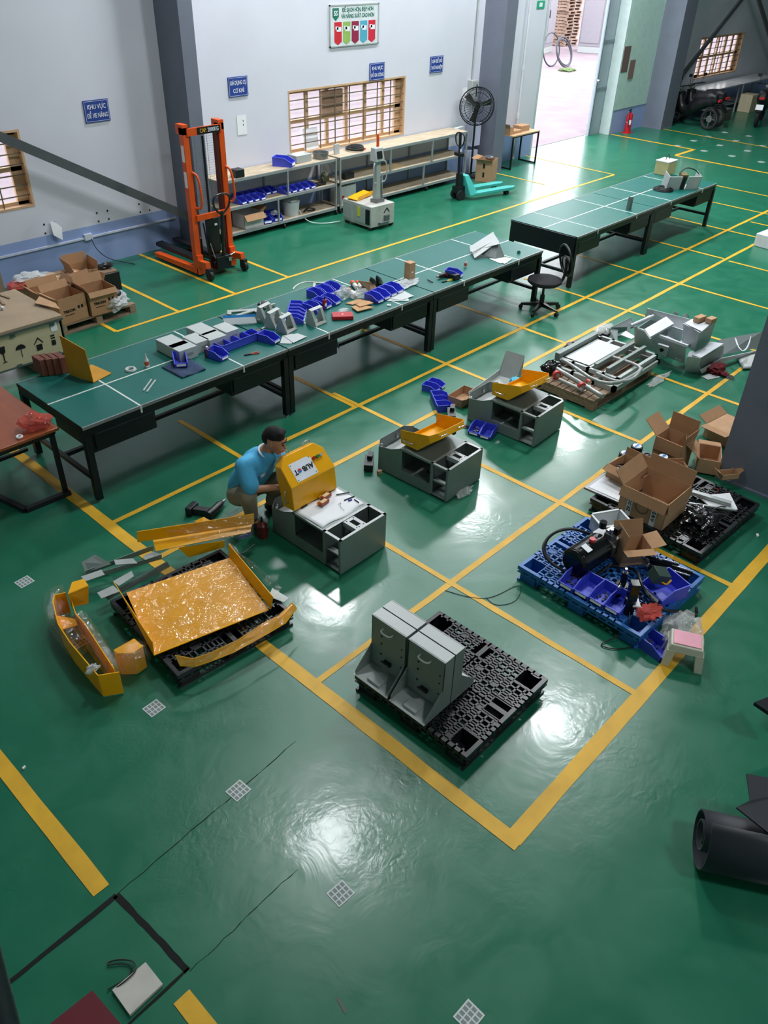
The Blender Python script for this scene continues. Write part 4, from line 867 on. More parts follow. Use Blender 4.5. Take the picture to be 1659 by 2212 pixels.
for n in 'rl':
    rcone(bd, J['hip'+n], J['knee'+n], .085, .058); rcone(bd, J['knee'+n], J['ank'+n], .056, .036); rcone(bd, J['ank'+n]+V((0, 0, -.03)), J['toe'+n], .036, .028)
    rcone(bd, CHEST+V((0, (.09 if n == 'l' else -.09), .04)), J['sh'+n], .08, .058); rcone(bd, J['sh'+n], J['el'+n], .05, .038); rcone(bd, J['el'+n], J['wr'+n], .037, .025)
    w_ = J['wr'+n]; d = (w_-J['el'+n]).normalized(); sd_ = d.cross(V((0, 0, 1))).normalized(); s = 1 if n == 'l' else -1; upv = V((0, 0, 1))
    pc = w_+d*.045; rcone(bd, w_, pc+upv*.015, .022, .02); rcone(bd, w_, pc-upv*.02, .02, .018); rcone(bd, pc+upv*.02, pc+d*.03-upv*.025, .018, .016)
    for i, ln in enumerate((.065, .075, .07, .055)):    # four fingers curled on the lid edge
        a0 = w_+d*.08+upv*(.03-.02*i); a1 = a0+d*ln*.55; a2 = a1+d*ln*.25+sd_*(-s)*ln*.4
        rcone(bd, a0-d*.03, a1, .0098, .0092, 8); rcone(bd, a1, a2, .0092, .008, 8)
    t0 = w_+d*.03+upv*.02; rcone(bd, t0, t0+d*.03+upv*.028, .012, .010, 8); rcone(bd, t0+d*.03+upv*.028, t0+d*.06+upv*.03, .010, .0088, 8)
# head with face, turned down towards the work
hm = Matrix.Rotation(R(16), 3, 'Z') @ Matrix.Rotation(R(16), 3, 'Y')
def hp(x, y, z): return HEAD+hm @ V((x, y, z))
bd.blob(HEAD+hm @ V((-.005, 0, .025)), (.095, .078, .10), 0, 0, 1, 3); rcone(bd, hp(.02, 0, -.02), hp(.055, 0, -.085), .062, .032)
rcone(bd, hp(.085, 0, .015), hp(.108, 0, -.022), .009, .015); rcone(bd, hp(.08, -.028, .035), hp(.08, .028, .035), .014, .014)
rcone(bd, hp(.083, -.018, -.055), hp(.083, .018, -.055), .011, .011); rcone(bd, hp(.075, -.035, -.005), hp(.06, -.05, -.02), .02, .018); rcone(bd, hp(.075, .035, -.005), hp(.06, .05, -.02), .02, .018)
for s in (-1, 1): rcone(bd, hp(-.005, s*.078, .02), hp(.0, s*.08, -.015), .016, .011)
fuse(bd, 'body', M_skin, man, .0075, 2)
hr = MB(); hr.blob(HEAD+hm @ V((-.012, 0, .058)), (.096, .080, .082), 4, .05, 3, 3); hr.blob(HEAD+hm @ V((-.05, 0, .02)), (.062, .074, .075), 4, .02, 3, 3); rcone(hr, hp(.045, -.03, .105), hp(.045, .03, .105), .028, .028)
fuse(hr, 'hair', M_hair, man, .008, 2)
for s in (-1, 1):
    part(man, 'eye', M_dark, MB().blob(hp(.093, s*.03, .018), (.006, .012, .005), 0, 0)); part(man, 'eyebrow', M_hair, MB().bar(hp(.096, s*.016, .042), hp(.088, s*.046, .042), .006, .008))
part(man, 'lips', mat('lips', (150, 80, 76), .5), MB().blob(hp(.096, 0, -.057), (.006, .022, .009), 0, 0))
shm = MB(); rcone(shm, HIP+V((.01, 0, .05)), CHEST, .15, .15); rcone(shm, CHEST, NECK+V((0, 0, -.05)), .13, .09); rcone(shm, HIP+V((0, -.05, .04)), CHEST+V((0, -.06, 0)), .12, .125); rcone(shm, HIP+V((0, .05, .04)), CHEST+V((0, .06, 0)), .12, .125)
for n in 'rl':
    s = 1 if n == 'l' else -1
    rcone(shm, CHEST+V((0, s*.08, .03)), J['sh'+n]+V((0, 0, .005)), .105, .082); e_ = J['sh'+n].lerp(J['el'+n], .86); rcone(shm, J['sh'+n], e_, .08, .078)
shirt = fuse(shm, 'shirt', M_shirt, man, .011, 5)
part(shirt, 'collar', M_signw, MB().torus(NECK+V((0, 0, -.005)), .074, .009, 24, 6, Matrix.Rotation(R(28), 3, 'Y')))
part(shirt, 'sleeve_stripe', M_signw, MB().torus(J['shl'].lerp(J['ell'], .80), .088, .006, 24, 6, (J['ell']-J['shl']).to_track_quat('Z', 'Y').to_matrix()))
part(shirt, 'chest_print', M_signw, MB().ob((.185, -.06, .575), (.006, .12, .010), (0, 20, 0)).ob((.178, -.06, .553), (.006, .10, .008), (0, 20, 0)))
tr = MB()
for n in 'rl': rcone(tr, J['hip'+n], J['knee'+n], .108, .082); rcone(tr, J['knee'+n], J['ank'+n]+V((0, 0, .04)), .08, .06)
rcone(tr, J['hipr'], J['hipl'], .118, .118)
tro = fuse(tr, 'trousers', M_trou, man, .011, 5)
part(tro, 'orange_patch', mat('orange_print', (216, 96, 40), .7), MB().blob(J['hipr'].lerp(J['kneer'], .3)+V((0, -.085, .03)), (.05, .02, .015), 2, .2, e=(0, -30, 0)))
for n in 'rl':
    sm_ = MB(); a = J['ank'+n]; b_ = J['toe'+n]; rcone(sm_, a+V((-.04, 0, -.045)), b_, .044, .038); rcone(sm_, a+V((-.02, 0, -.02)), a+V((.01, 0, .0)), .045, .042)
    for v in sm_.bm.verts: v.co.z = max(v.co.z, .0)
    fuse(sm_, 'shoe', M_black if n == 'l' else mat('shoe_dark', (32, 30, 34), .6), man, .009, 2)
# drill and bottle next to him
def drill(loc, rz, label, rot=None):
    t = thing('cordless_drill', label, 'drill', loc, rz, rot=rot)
    part(t, 'housing', M_black, MB().cyl((-.09, 0, .035), (.07, 0, .035), .033, .03, 16).cyl((.07, 0, .035), (.1, 0, .035), .028, .018, 16), bev=.002)
    part(t, 'handle', M_black, MB().hexa([(-.06, 0, .015), (-.01, 0, .015), (-.01, 0, .055), (-.06, 0, .055), (-.09, .13, .015), (-.04, .13, .015), (-.04, .13, .055), (-.09, .13, .055)]))
    part(t, 'battery', M_steelk, MB().ob((-.065, .155, .035), (.11, .05, .07)), bev=.008); part(t, 'chuck', M_steel, MB().cyl((.1, 0, .035), (.135, 0, .035), .016, .01, 12))
    part(t, 'trigger', M_red, MB().ob((-.012, .03, .035), (.014, .03, .015))); return t
drill(gc2(170, 862, 0), 20, 'black cordless drill lying on the floor left of the crouching man').scale = (1.25,)*3
t = thing('squeeze_bottle', 'dark red glue bottle standing on the floor by the man\'s foot', 'bottle', gc2(557, 1052, 0))
part(t, 'bottle_body', mat('dark_red_plastic', (92, 26, 26), .4), MB().lathe([(.045, 0), (.047, .02), (.047, .13), (.02, .16), (.015, .17)])); part(t, 'nozzle', M_black, MB().cyl((0, 0, .17), (0, 0, .22), .012, .006))
# ================================================================ plastic pallets
def plastic_pallet(mt, a, b, h, cells, label, loc, rz, group='plastic pallets'):
    t = thing('plastic_pallet', label, 'pallet', loc, rz, group); nx, ny = cells; d = MB(); dk = .022
    px, py = a/nx, b/ny; r_ = .007
    d.box(-a/2, -b/2, h-.035, a/2, -b/2+.03, h).box(-a/2, b/2-.03, h-.035, a/2, b/2, h).box(-a/2, -b/2+.03, h-.035, -a/2+.03, b/2-.03, h).box(a/2-.03, -b/2+.03, h-.035, a/2, b/2-.03, h)
    d.box(-.018, -b/2+.03, h-dk, .018, b/2-.03, h).box(-a/2+.03, -.018, h-dk, a/2-.03, .018, h)
    feet = [(x, y) for x in (-a/2+.1, 0, a/2-.1) for y in (-b/2+.1, 0, b/2-.1)]
    def infoot(x, y): return any(abs(x-fx) < .075 and abs(y-fy) < .075 for fx, fy in feet)
    for i in range(1, nx):
        x = -a/2+px*i
        for j in range(ny):
            y = -b/2+py*(j+.5)
            if not infoot(x, y): d.box(x-r_, y-py/2, h-dk, x+r_, y+py/2, h)
    for j in range(1, ny):
        y = -b/2+py*j
        for i in range(nx):
            x = -a/2+px*(i+.5)
            if not infoot(x, y): d.box(x-px/2, y-r_, h-dk, x+px/2, y+r_, h)
    rr = random.Random(len(label))
    for i in range(nx):
        for j in range(ny):
            x, y = -a/2+px*(i+.5), -b/2+py*(j+.5)
            if infoot(x, y): continue
            if (i//2+j//3) % 2 == 0: d.box(x-.005, y-py/2, h-dk, x+.005, y+py/2, h-.002)
            elif (i+2*j) % 7 == 0: d.box(x-px/2, y-py/2, h-dk+.004, x+px/2, y+py/2, h-.004)
    part(t, 'deck', mt, d)
    for fx, fy in feet:
        s = .078; w_ = .008; ft = MB()
        ft.box(fx-s, fy-s, .0, fx+s, fy+s, .012)
        for q in ((fx-s, fy-s, fx+s, fy-s+w_), (fx-s, fy+s-w_, fx+s, fy+s), (fx-s, fy-s, fx-s+w_, fy+s), (fx+s-w_, fy-s, fx+s, fy+s)): ft.box(q[0], q[1], .012, q[2], q[3], h-.001)
        part(t, 'foot_pocket', mt, ft)
    rn = MB()
    for s in (-1, 1):
        rn.box(-a/2, s*(b/2-.02)-.01, 0, a/2, s*(b/2-.02)+.01, .02)
        y = s*(b/2-.006)
        rn.box(-a/2, y-.005, h-.065, a/2, y+.005, h-.055)
        for k in range(14): x = -a/2+a*(k+.5)/14; rn.box(x-.012, y-.005, h-.055, x+.012, y+.005, h-.03)
        x = s*(a/2-.006); rn.box(x-.005, -b/2, h-.065, x+.005, b/2, h-.055)
        for k in range(14): yy = -b/2+b*(k+.5)/14; rn.box(x-.005, yy-.012, h-.055, x+.005, yy+.012, h-.03)
    part(t, 'skirt', mt, rn); return t
M_pb = mat('black_pallet_plastic', (34, 34, 38), .33, 0, .12, 12); M_pbl = mat('blue_pallet_plastic', (44, 104, 176), .4, 0, .08)
plastic_pallet(M_pb, .93, 1.0, .15, (20, 18), 'black plastic pallet carrying the four grey brackets', (3.26, 2.235, 0), 0)
plastic_pallet(M_pb, 1.0, 1.02, .14, (14, 14), 'black plastic pallet under the yellow sheet-metal tray', (2.47, 4.08, 0), -5)
plastic_pallet(M_pbl, 1.02, 1.15, .15, (18, 20), 'bright blue plastic pallet loaded with hydraulic parts', (5.10, 2.03, 0), -2)
plastic_pallet(M_pb, 1.12, 1.13, .14, (16, 18), 'black plastic pallet under the pile of open cartons near the big column', (6.45, 2.13, 0), -3)
# ---- four brackets
def bracket():
    t = thing('steel_bracket', '', 'bracket'); W_ = .315; h = .465; k = .006
    part(t, 'front_plate', M_grey, MB().box(0, 0, .02, k, W_, h)); part(t, 'top_flange', M_greyL, MB().box(-.004, 0, h-k, .095, W_, h))
    for y in (k/2, W_-k/2): part(t, 'gusset', M_grey, MB().plate([(.095, y, 0), (-.16, y, 0), (-.16, y, .04), (-.03, y, .17), (0, y, .2), (0, y, h-k), (.095, y, h-k)], k))
    part(t, 'base_plate', M_greyL, MB().box(-.175, 0, 0, .095, W_, .006))
    part(t, 'handle', mat('handle_pale', (176, 182, 178), .3, .4), MB().tube([(0, W_/2-.045, h-.06), (-.045, W_/2-.045, h-.06), (-.045, W_/2+.045, h-.06), (0, W_/2+.045, h-.06)], .006, smooth=2))
    part(t, 'mounting_block', M_greyL, MB().box(-.15, .1, .006, -.08, .21, .03), bev=.003)
    b = MB()
    for z in (.15, .25, .32): b.cyl((-.003, .22, z), (0, .22, z), .008).cyl((-.003, W_-.03-.25, z), (0, W_-.03-.25, z), .006)
    part(t, 'bolt_hole', M_dark, b)
    part(t, 'small_fitting', M_steelk, MB().ob((-.012, .15, .11), (.02, .06, .03)).cyl((-.03, .12, .12), (-.03, .19, .12), .008)); return t
bk = bracket(); ub = []
for x, y, r_, s_ in ((2.965, 2.09, 0, 'front pair, nearer the camera, on the black pallet'), (2.965, 2.425, 0, 'front pair, at the outer end of the black pallet'), (3.165, 2.405, 180, 'back pair, nearer the camera, on the black pallet'), (3.165, 2.74, 180, 'back pair, at the outer end of the black pallet')):
    clone(bk, (x, y, .152), r_, 'grey steel bracket with a handle, '+s_, 'grey steel brackets on the black pallet', ub)
# ================================================================ yellow tray pallet
def at(px, py, z): return G(60+px/2.765, 880+py/2.765, z)
t = thing('yellow_sheet_tray', 'large yellow sheet-metal tray in clear film on the black pallet', 'sheet metal tray', (0, 0, 0))
a_, b_, c_, d_ = at(590, 1108, .2), at(1205, 900, .2), at(1440, 1210, .2), at(755, 1482, .17)
part(t, 'tray_bottom', M_yel, MB().plate([a_, b_, c_, d_], .006))
part(t, 'raised_side', M_yel, MB().plate([b_, c_+V((.02, 0, 0)), at(1465, 1130, .3), at(1200, 815, .3)], .006, None), 'tall yellow side strip nearer the cabinet')
part(t, 'raised_side', M_yel, MB().plate([a_+V((-.03, .03, 0)), d_, at(745, 1400, .26), at(512, 1040, .28)], .006, None), 'tall yellow side strip at the left')
def wrap(P, amp, seed, nu=26, nv=18, z=.012):
    P = [V(p) for p in P]; n = (P[1]-P[0]).cross(P[3]-P[0]).normalized(); n = n if n.z > 0 else -n
    def f(u, v):
        q = P[0].lerp(P[1], u).lerp(P[3].lerp(P[2], u), v); return q+n*(z+amp*(noise.noise(V((u*7, v*5, seed)))+.6*noise.noise(V((u*18, v*15, seed+4)))))
    return MB().grid(f, nu, nv)
part(t, 'plastic_wrap', M_tight, wrap([a_, b_, c_, d_], .012, 1, 40, 30, .016)); part(t, 'plastic_wrap', M_tight, wrap([at(1190, 810, .3), at(1475, 1120, .3), at(1520, 1080, .2), at(1210, 830, .2)], .02, 5))
part(t, 'end_strip', M_greyL, MB().plate([at(1460, 1080, .17), at(1560, 1140, .15), at(1530, 1165, .15), at(1440, 1130, .17)], .004))
# curved yellow strip at the front
t = thing('yellow_bent_strip', 'long yellow bent strip in clear film along the front edge of the tray', 'sheet metal strip', (0, 0, 0))
S = [(880, 1480), (990, 1500), (1100, 1460), (1250, 1390), (1400, 1290), (1500, 1240), (1580, 1165)]; E = [(910, 1545), (1000, 1550), (1090, 1520), (1230, 1465), (1440, 1350), (1540, 1290), (1608, 1200)]
m_ = MB()
for i in range(len(S)-1): m_.plate([at(*S[i], .25), at(*S[i+1], .25), at(*E[i+1], .19), at(*E[i], .19)], .006, None)
part(t, 'strip', M_yel, m_); m_ = MB().grid(lambda u, v: (lambda k, fr_: at(S[k][0]*(1-fr_)+S[k+1][0]*fr_, S[k][1]*(1-fr_)+S[k+1][1]*fr_, .262).lerp(at(E[k][0]*(1-fr_)+E[k+1][0]*fr_, E[k][1]*(1-fr_)+E[k+1][1]*fr_, .2), v)+V((0, 0, .012+.02*noise.noise(V((u*14, v*3, 2))))))(min(5, int(u*6)), u*6-min(5, int(u*6))), 36, 6)
part(t, 'plastic_wrap', M_tight, m_)
# long yellow channel at the back
t = thing('yellow_channel', 'long yellow angle strip in clear film lying across behind the tray', 'sheet metal strip', (0, 0, 0))
part(t, 'upright_side', M_yel, MB().plate([at(655, 805, .26), at(1352, 695, .26), at(1350, 635, .36), at(652, 742, .36)], .006))
part(t, 'flat_side', M_yel, MB().plate([at(748, 795, .24), at(1340, 700, .24), at(1330, 745, .22), at(765, 860, .22)], .006))
part(t, 'plastic_wrap', M_tight, wrap([at(800, 700, .37), at(1352, 640, .37), at(1350, 770, .23), at(860, 800, .23)], .02, 3))
part(t, 'yellow_box_end', M_yel, MB().plate([at(900, 840, .2), at(1175, 795, .2), at(1175, 835, .12), at(960, 895, .1)], .006).plate([at(995, 680, .28), at(1050, 655, .3), at(1090, 675, .28), at(1040, 700, .27)], .005))
part(t, 'blue_tape', mat('blue_tape', (40, 60, 130), .4), MB().plate([at(1250, 780, .2), at(1340, 735, .2), at(1330, 770, .18), at(1260, 790, .18)], .004))
t = thing('grey_rail_part', 'long grey sheet-metal rails lying left of the yellow tray', 'sheet metal parts', (0, 0, 0))
for nm, q in (('wing_plate', [(322, 925, .1), (405, 880, .12), (500, 935, .1), (345, 990, .05)]), ('rail', [(345, 975, .08), (745, 825, .10), (752, 850, .05), (350, 1000, .03)]), ('rail', [(330, 1010, .12), (800, 880, .13), (800, 905, .08), (335, 1035, .08)]),
              ('bright_tab', [(515, 912, .13), (630, 903, .13), (655, 932, .13), (525, 942, .13)]), ('bright_tab', [(318, 1012, .13), (440, 970, .13), (460, 1000, .13), (345, 1040, .13)]), ('bright_tab', [(510, 1040, .15), (620, 978, .15), (635, 1010, .15), (545, 1068, .15)]),
              ('bright_tab', [(415, 1108, .14), (510, 1065, .14), (550, 1100, .14), (440, 1142, .14)]), ('bright_tab', [(690, 890, .14), (750, 862, .14), (800, 880, .14), (700, 912, .14)]), ('rail', [(455, 1130, .1), (830, 920, .12), (850, 950, .06), (480, 1150, .06)])):
    part(t, nm, M_greyL if 'tab' in nm else M_grey, MB().plate([at(*p) for p in q], .006))
# loop of yellow strips at left
t = thing('yellow_loop_strip', 'tall yellow curved panels bound together with film, standing left of the pallet', 'sheet metal panels', (0, 0, 0))
def upstrip(P, h, name, lab=None, tk=.007):
    m_ = MB(); Q = [at(x, y, h) for x, y in P]
    for a, b in zip(Q, Q[1:]): m_.plate([a, b, V((b.x, b.y, .01)), V((a.x, a.y, .01))], tk)
    return part(t, name, M_yel, m_, lab)
upstrip([(225, 1105), (160, 1120), (150, 1160), (180, 1290), (250, 1400), (385, 1560), (420, 1600), (545, 1580)], .22, 'curved_panel')
upstrip([(250, 1120), (285, 1230), (340, 1290), (430, 1430), (515, 1560)], .2, 'curved_panel')
part(t, 'top_tab', M_yel, MB().plate([at(240, 1115, .28), at(265, 1045, .28), at(335, 1025, .28), at(362, 1065, .28)], .006).plate([at(240, 1115, .28), at(362, 1065, .28), at(362, 1170, .1), at(262, 1190, .1)], .006))
part(t, 'inner_tab', M_yel, MB().plate([at(150, 1240, .16), at(285, 1265, .16), at(300, 1300, .14), at(200, 1330, .14)], .006))
part(t, 'plastic_wrap', M_tight, MB().tube([at(225, 1110, .12), at(160, 1130, .12), at(160, 1200, .12), at(190, 1290, .12), at(300, 1440, .12)], .085, 9, smooth=2)); part(t, 'plastic_wrap', M_tight, MB().tube([at(300, 1260, .14), at(400, 1400, .13), at(520, 1580, .12)], .07, 9, smooth=1))
part(t, 'film_knot', M_bag, MB().blob(at(388, 1560, .22), (.05, .03, .03), 4, .5, 4))
t = thing('yellow_hex_housing', 'six-sided yellow sheet-metal housing standing at the left corner of the pallet', 'sheet metal housing', (0, 0, 0))
P = [at(515, 1450, .22), at(635, 1382, .22), at(685, 1428, .22), at(625, 1468, .22), at(535, 1470, .22)]
part(t, 'top_face', M_yel, MB().plate(P, .006)); m_ = MB()
for a, b in zip(P, P[1:]+P[:1]): m_.plate([a, b, V((b.x, b.y, .01)), V((a.x, a.y, .01))], .006)
part(t, 'side_faces', M_yel, m_); part(t, 'plastic_wrap', M_tight, MB().blob(at(610, 1500, .12), (.17, .13, .13), 3, .15, 3))
# small part near
tag(MB().plate([at(1300, 860, .05), at(1355, 815, .05), at(1350, 830, .03), at(1240, 885, .03)], .004).build('thin_bracket', M_grey), 'thin dark strip on the floor between the yellow tray and the nearest cabinet', 'strip')
# ================================================================ on the blue pallet
def aq(px, py, z): return G(1080+px/2.865, 880+py/2.865, z)
PB = .152
t = thing('hydraulic_power_unit', 'black hydraulic pump with a drum tank and red cap on the blue pallet', 'pump', aq(500, 1000, PB), -6)
M_gb = mat('gloss_black', (14, 14, 16), .15, .1, .1)
part(t, 'tank', M_gb, MB().cyl((-.12, .0, .13), (.22, .0, .13), .125, n=32).cyl((-.14, 0, .13), (-.12, 0, .13), .10, .125, 32), bev=.008)
part(t, 'red_cap', mat('cap_red', (206, 60, 60), .4), MB().cyl((.08, 0, .25), (.08, 0, .28), .025)); part(t, 'name_plate', M_paper, MB().ob((-.03, -.03, .255), (.06, .08, .004), (15, 0, 0)))
part(t, 'valve_block', M_steel, MB().box(.22, -.1, .06, .34, .1, .22).box(.24, -.08, .22, .32, .0, .27), bev=.004)
part(t, 'motor', M_gb, MB().cyl((.34, .0, .14), (.46, 0, .14), .06).cyl((.28, .05, .27), (.28, .05, .33), .03).ob((.3, -.08, .3), (.05, .04, .06)))
part(t, 'fitting', M_chrome, MB().cyl((.26, -.05, .27), (.26, -.05, .32), .018).cyl((.24, -.1, .2), (.2, -.14, .22), .012).cyl((.32, .08, .2), (.36, .12, .24), .014).ob((.29, -.02, .285), (.08, .03, .02)))
tag(MB().tube([aq(600, 800, .3), aq(420, 735, .28), aq(290, 800, .3), aq(270, 900, .25), aq(330, 980, .2), aq(480, 1050, .17), aq(600, 1040, .17), aq(690, 970, .22)], .012, 8, smooth=3).tube([aq(590, 790, .3), aq(440, 745, .33), aq(310, 780, .33), aq(255, 870, .3), aq(300, 960, .22), aq(440, 1035, .17)], .011, 8, smooth=3).build('hydraulic_hose', M_cable), 'thick black hoses looping around the pump on the blue pallet', 'hose')
M_wb = mat('white_bin_plastic', (196, 200, 202), .4)
t = thing('white_tub', 'open white plastic tub at the back corner of the blue pallet', 'tub', aq(670, 770, PB), -30)
part(t, 'tub_body', M_wb, MB().box(-.14, -.1, 0, .14, .1, .01).box(-.14, -.1, 0, -.132, .1, .15).box(.132, -.1, 0, .14, .1, .15).box(-.14, -.1, 0, .14, -.092, .15).box(-.14, .092, 0, .14, .1, .15))
part(t, 'tub_rim', M_wb, MB().box(-.152, -.112, .144, -.132, .112, .152).box(.132, -.112, .144, .152, .112, .152).box(-.152, -.112, .144, .152, -.092, .152).box(-.152, .092, .144, .152, .112, .152))
carton('cardboard_box', 'open brown carton with raised flaps behind the pump on the blue pallet', .26, .2, .16, aq(800, 930, PB), -38, [('x-', -8, .15), ('y+', 25, .14), ('x+', 75, .12), ('y-', 85, .09)])
bins(V((4.74, 2.17, PB)), 178, 4, 'the row of four along the edge of the blue pallet', gap_dir=(0.03, -1, 0), step=.135, scale=1.08)
bb = make_bin(.24, .27, .13, 'large_parts_bin'); place(bb, aq(1010, 1150, PB), -110); tag(bb, 'large blue bin holding a green box on the blue pallet', 'bin', 'blue parts bins')
tag(MB().ob(aq(985, 1040, .33), (.13, .11, .1), (12, 20, -30)).build('terminal_box', mat('dark_green_box', (44, 66, 58), .5), bev=.004), 'small dark green box sitting in the large blue bin', 'box')
tag(MB().tube([aq(1000, 1080, .3), aq(1030, 1100, .28), aq(1060, 1070, .3)], .008, smooth=2).build('yellow_wire', M_yel), 'short yellow wire in the large blue bin', 'wire')
t = thing('drive_motor', 'black motor with a white label standing among the fittings on the blue pallet', 'motor', aq(790, 1265, PB), 40)
part(t, 'motor_body', M_gb, MB().cyl((0, 0, 0), (0, 0, .14), .045, n=20).box(-.04, -.035, .14, .04, .035, .3), bev=.005); part(t, 'label_sticker', M_paper, MB().ob((0, -.037, .18), (.06, .004, .03)).ob((0, -.04, .1), (.1, .06, .01)))
t = thing('valve_assembly', 'black valve with chrome fittings standing beside the row of bins on the blue pallet', 'valve', aq(745, 1140, PB), 10)
part(t, 'valve_body', M_gb, MB().cyl((0, 0, 0), (0, 0, .08), .05, n=16).cyl((0, 0, .08), (0, 0, .2), .025, n=12).cyl((-.06, 0, .1), (.06, 0, .1), .02)); part(t, 'fitting', M_chrome, MB().cyl((0, 0, .2), (0, 0, .24), .012).cyl((-.1, 0, .1), (-.06, 0, .1), .016).cyl((.06, 0, .1), (.1, 0.02, .12), .016).cyl((0, -.07, .05), (0, -.04, .06), .016))
k = MB()
for i in range(16):
    p = aq(rnd.uniform(690, 960), rnd.uniform(1080, 1250), PB+.02); k.cyl(p, p+V((rnd.uniform(-.03, .03), rnd.uniform(-.03, .03), .02)), .014, n=8)
tag(k.build('hose_fitting', M_gb), 'scattered black and steel fittings in the middle of the blue pallet', 'fittings', kind='stuff')
tag(MB().blob(aq(925, 1262, PB+.03), (.12, .08, .03), 7, .6, 3.5, 4).build('pink_plastic_bag', M_rbag), 'crumpled red plastic bag lying on the blue pallet', 'bag')
t = thing('cylinder_rods', 'bundle of black hydraulic cylinders with bright rods at the back edge of the blue pallet', 'cylinders', (0, 0, 0))
for i, (a, b) in enumerate((((930, 950, .2), (1190, 1035, .2)), ((920, 985, .19), (1170, 1060, .19)), ((900, 930, .22), (1100, 985, .22)))):
    part(t, 'cylinder_tube', M_gb, MB().cyl(aq(*a), aq(*b), .024, n=16)); part(t, 'piston_rod', M_chrome, MB().cyl(aq(*a).lerp(aq(*b), .5)+V((0, 0, .03)), aq(*b)+V((0, 0, .03)), .008).cyl(aq(*a), aq(*a)+V((-.04, .02, .03)), .014))
tag(MB().tube([aq(690, 980, .17), aq(850, 1000, .2), aq(870, 1080, .3), aq(900, 1150, .2), aq(1000, 1260, .17), aq(1130, 1260, .12), aq(1220, 1290, .02), aq(1215, 1240, .02)], .012, 8, smooth=3).build('hydraulic_hose', M_cable), 'long black hose snaking over the blue pallet onto the floor', 'hose')
tag(MB().tube([aq(800, 1250, .2), aq(805, 1330, .15), aq(740, 1420, .02), aq(600, 1465, .01), aq(700, 1500, .01), aq(850, 1480, .01)], .005, 6, smooth=3).build('thin_cable', M_cable), 'thin black cable hanging off the near edge of the blue pallet', 'cable')
tag(MB().tube([G(961, 1275, .004), G(1010, 1290, .004), G(1060, 1295, .004), G(1130, 1255, .004), G(1120, 1300, .004), G(1070, 1310, .004), G(1050, 1290, .004)], .0025, 5, smooth=3).build('thin_wire', M_cable), 'very thin dark wire curled on the floor between the two plastic pallets', 'wire')
bins(V((4.68, 1.40, 0)), -100, 1, 'on the floor between the blue pallet and the stool', scale=1.2)
# stool
t = thing('plastic_stool', 'low cream plastic stool with a pink seat at the corner of the blue pallet', 'stool', (4.74, 1.19, 0), -65)
M_cream = mat('cream_plastic', (196, 194, 176), .45)
part(t, 'seat', mat('pink_plastic', (230, 160, 178), .5), MB().box(-.1, -.075, .2, .1, .075, .208), bev=.003)
part(t, 'frame', M_cream, MB().hexa([(-.13, -.105, .135), (.13, -.105, .135), (.13, .105, .135), (-.13, .105, .135), (-.115, -.09, .2), (.115, -.09, .2), (.115, .09, .2), (-.115, .09, .2)]), bev=.008)
for sx in (-1, 1):
    for sy in (-1, 1): part(t, 'leg', M_cream, MB().hexa([(sx*.12-.028, sy*.085-.035, 0), (sx*.12+.028, sy*.085-.035, 0), (sx*.12+.028, sy*.085+.035, 0), (sx*.12-.028, sy*.085+.035, 0), (sx*.1-.03, sy*.07-.035, .15), (sx*.1+.03, sy*.07-.035, .15), (sx*.1+.03, sy*.07+.035, .15), (sx*.1-.03, sy*.07+.035, .15)]))
b = MB().blob(V((4.92, 1.30, .1)), (.2, .14, .11), 11, .5, 3, 4); tag(b.build('plastic_bag', M_film), 'crumpled clear plastic bag behind the pink-topped stool', 'bag')
# ================================================================ cartons on the far black pallet
def ac(px, py, z): return G(1240+px/3.96, 880+py/3.96, z)
PK = .142
big = carton('large_carton', 'big open brown carton with taped lettering at the near edge of the black pallet', .45, .44, .28, V((6.14, 2.22, PK)), -91, [('y+', 12, .14), ('x-', 40, .14), ('y-', 158, .1), ('x+', 170, .1)])
for x, s_ in ((-.12, 'EDC EZ'), (.12, 'S·E·R·V')):
    tp = part(big, 'white_tape', M_paper, MB().box(x-.025, -.223, .0, x+.025, -.221, .26)); tx = text_mesh('tape_lettering', s_, .045, M_steelk, big, (x, -.225, .12), (90, 90, 0), bold=.001)
part(big, 'brown_tape', mat('brown_tape', (112, 96, 76), .3), MB().box(-.2, -.2235, .25, .2, -.2215, .275))
part(big, 'printed_oval', mat('oval_print', (96, 84, 78), .6), MB().torus((0, -.222, .14), .06, .004, 30, 4, Matrix.Rotation(R(90), 3, 'X')))
hx = carton('cardboard_box', 'open brown carton holding steel brackets on the white board of the black pallet', .32, .28, .15, V((6.42, 2.62, PK+.03)), -95, [('x-', 150, .1), ('y+', 8, .08), ('x+', 60, .08), ('y-', 120, .08)])
t = thing('steel_channel_parts', 'bright steel channels lying in the open carton on the white board', 'metal parts', V((6.40, 2.62, .22)), -95)
for i in range(3): part(t, 'channel', M_chrome, MB().box(-.13, -.05+.035*i, 0, .14, -.025+.035*i, .02+.008*i))
part(t, 'coiled_cable', M_cable, MB().torus((-.1, .08, .0), .06, .004, 20, 5).torus((-.1, .08, .012), .055, .004, 20, 5))
carton('cardboard_box', 'long open brown carton behind the big one on the black pallet', .33, .17, .13, V((6.76, 2.37, PK+.005)), -40, [('x-', 20, .07), ('y+', 5, .03)])
carton('cardboard_box', 'tall brown carton with high raised flaps at the far side of the black pallet', .30, .26, .3, V((7.28, 2.58, 0)), -92, [('y+', 2, .19), ('x-', 50, .2), ('x+', 8, .12), ('y-', 176, .14)])
carton('cardboard_box', 'brown carton with drooping flaps between the tall carton and the big column', .32, .22, .16, ac(1130, 500, .02), 25, [('y+', 50, .2), ('x+', 100, .12), ('y-', 170, .1)])
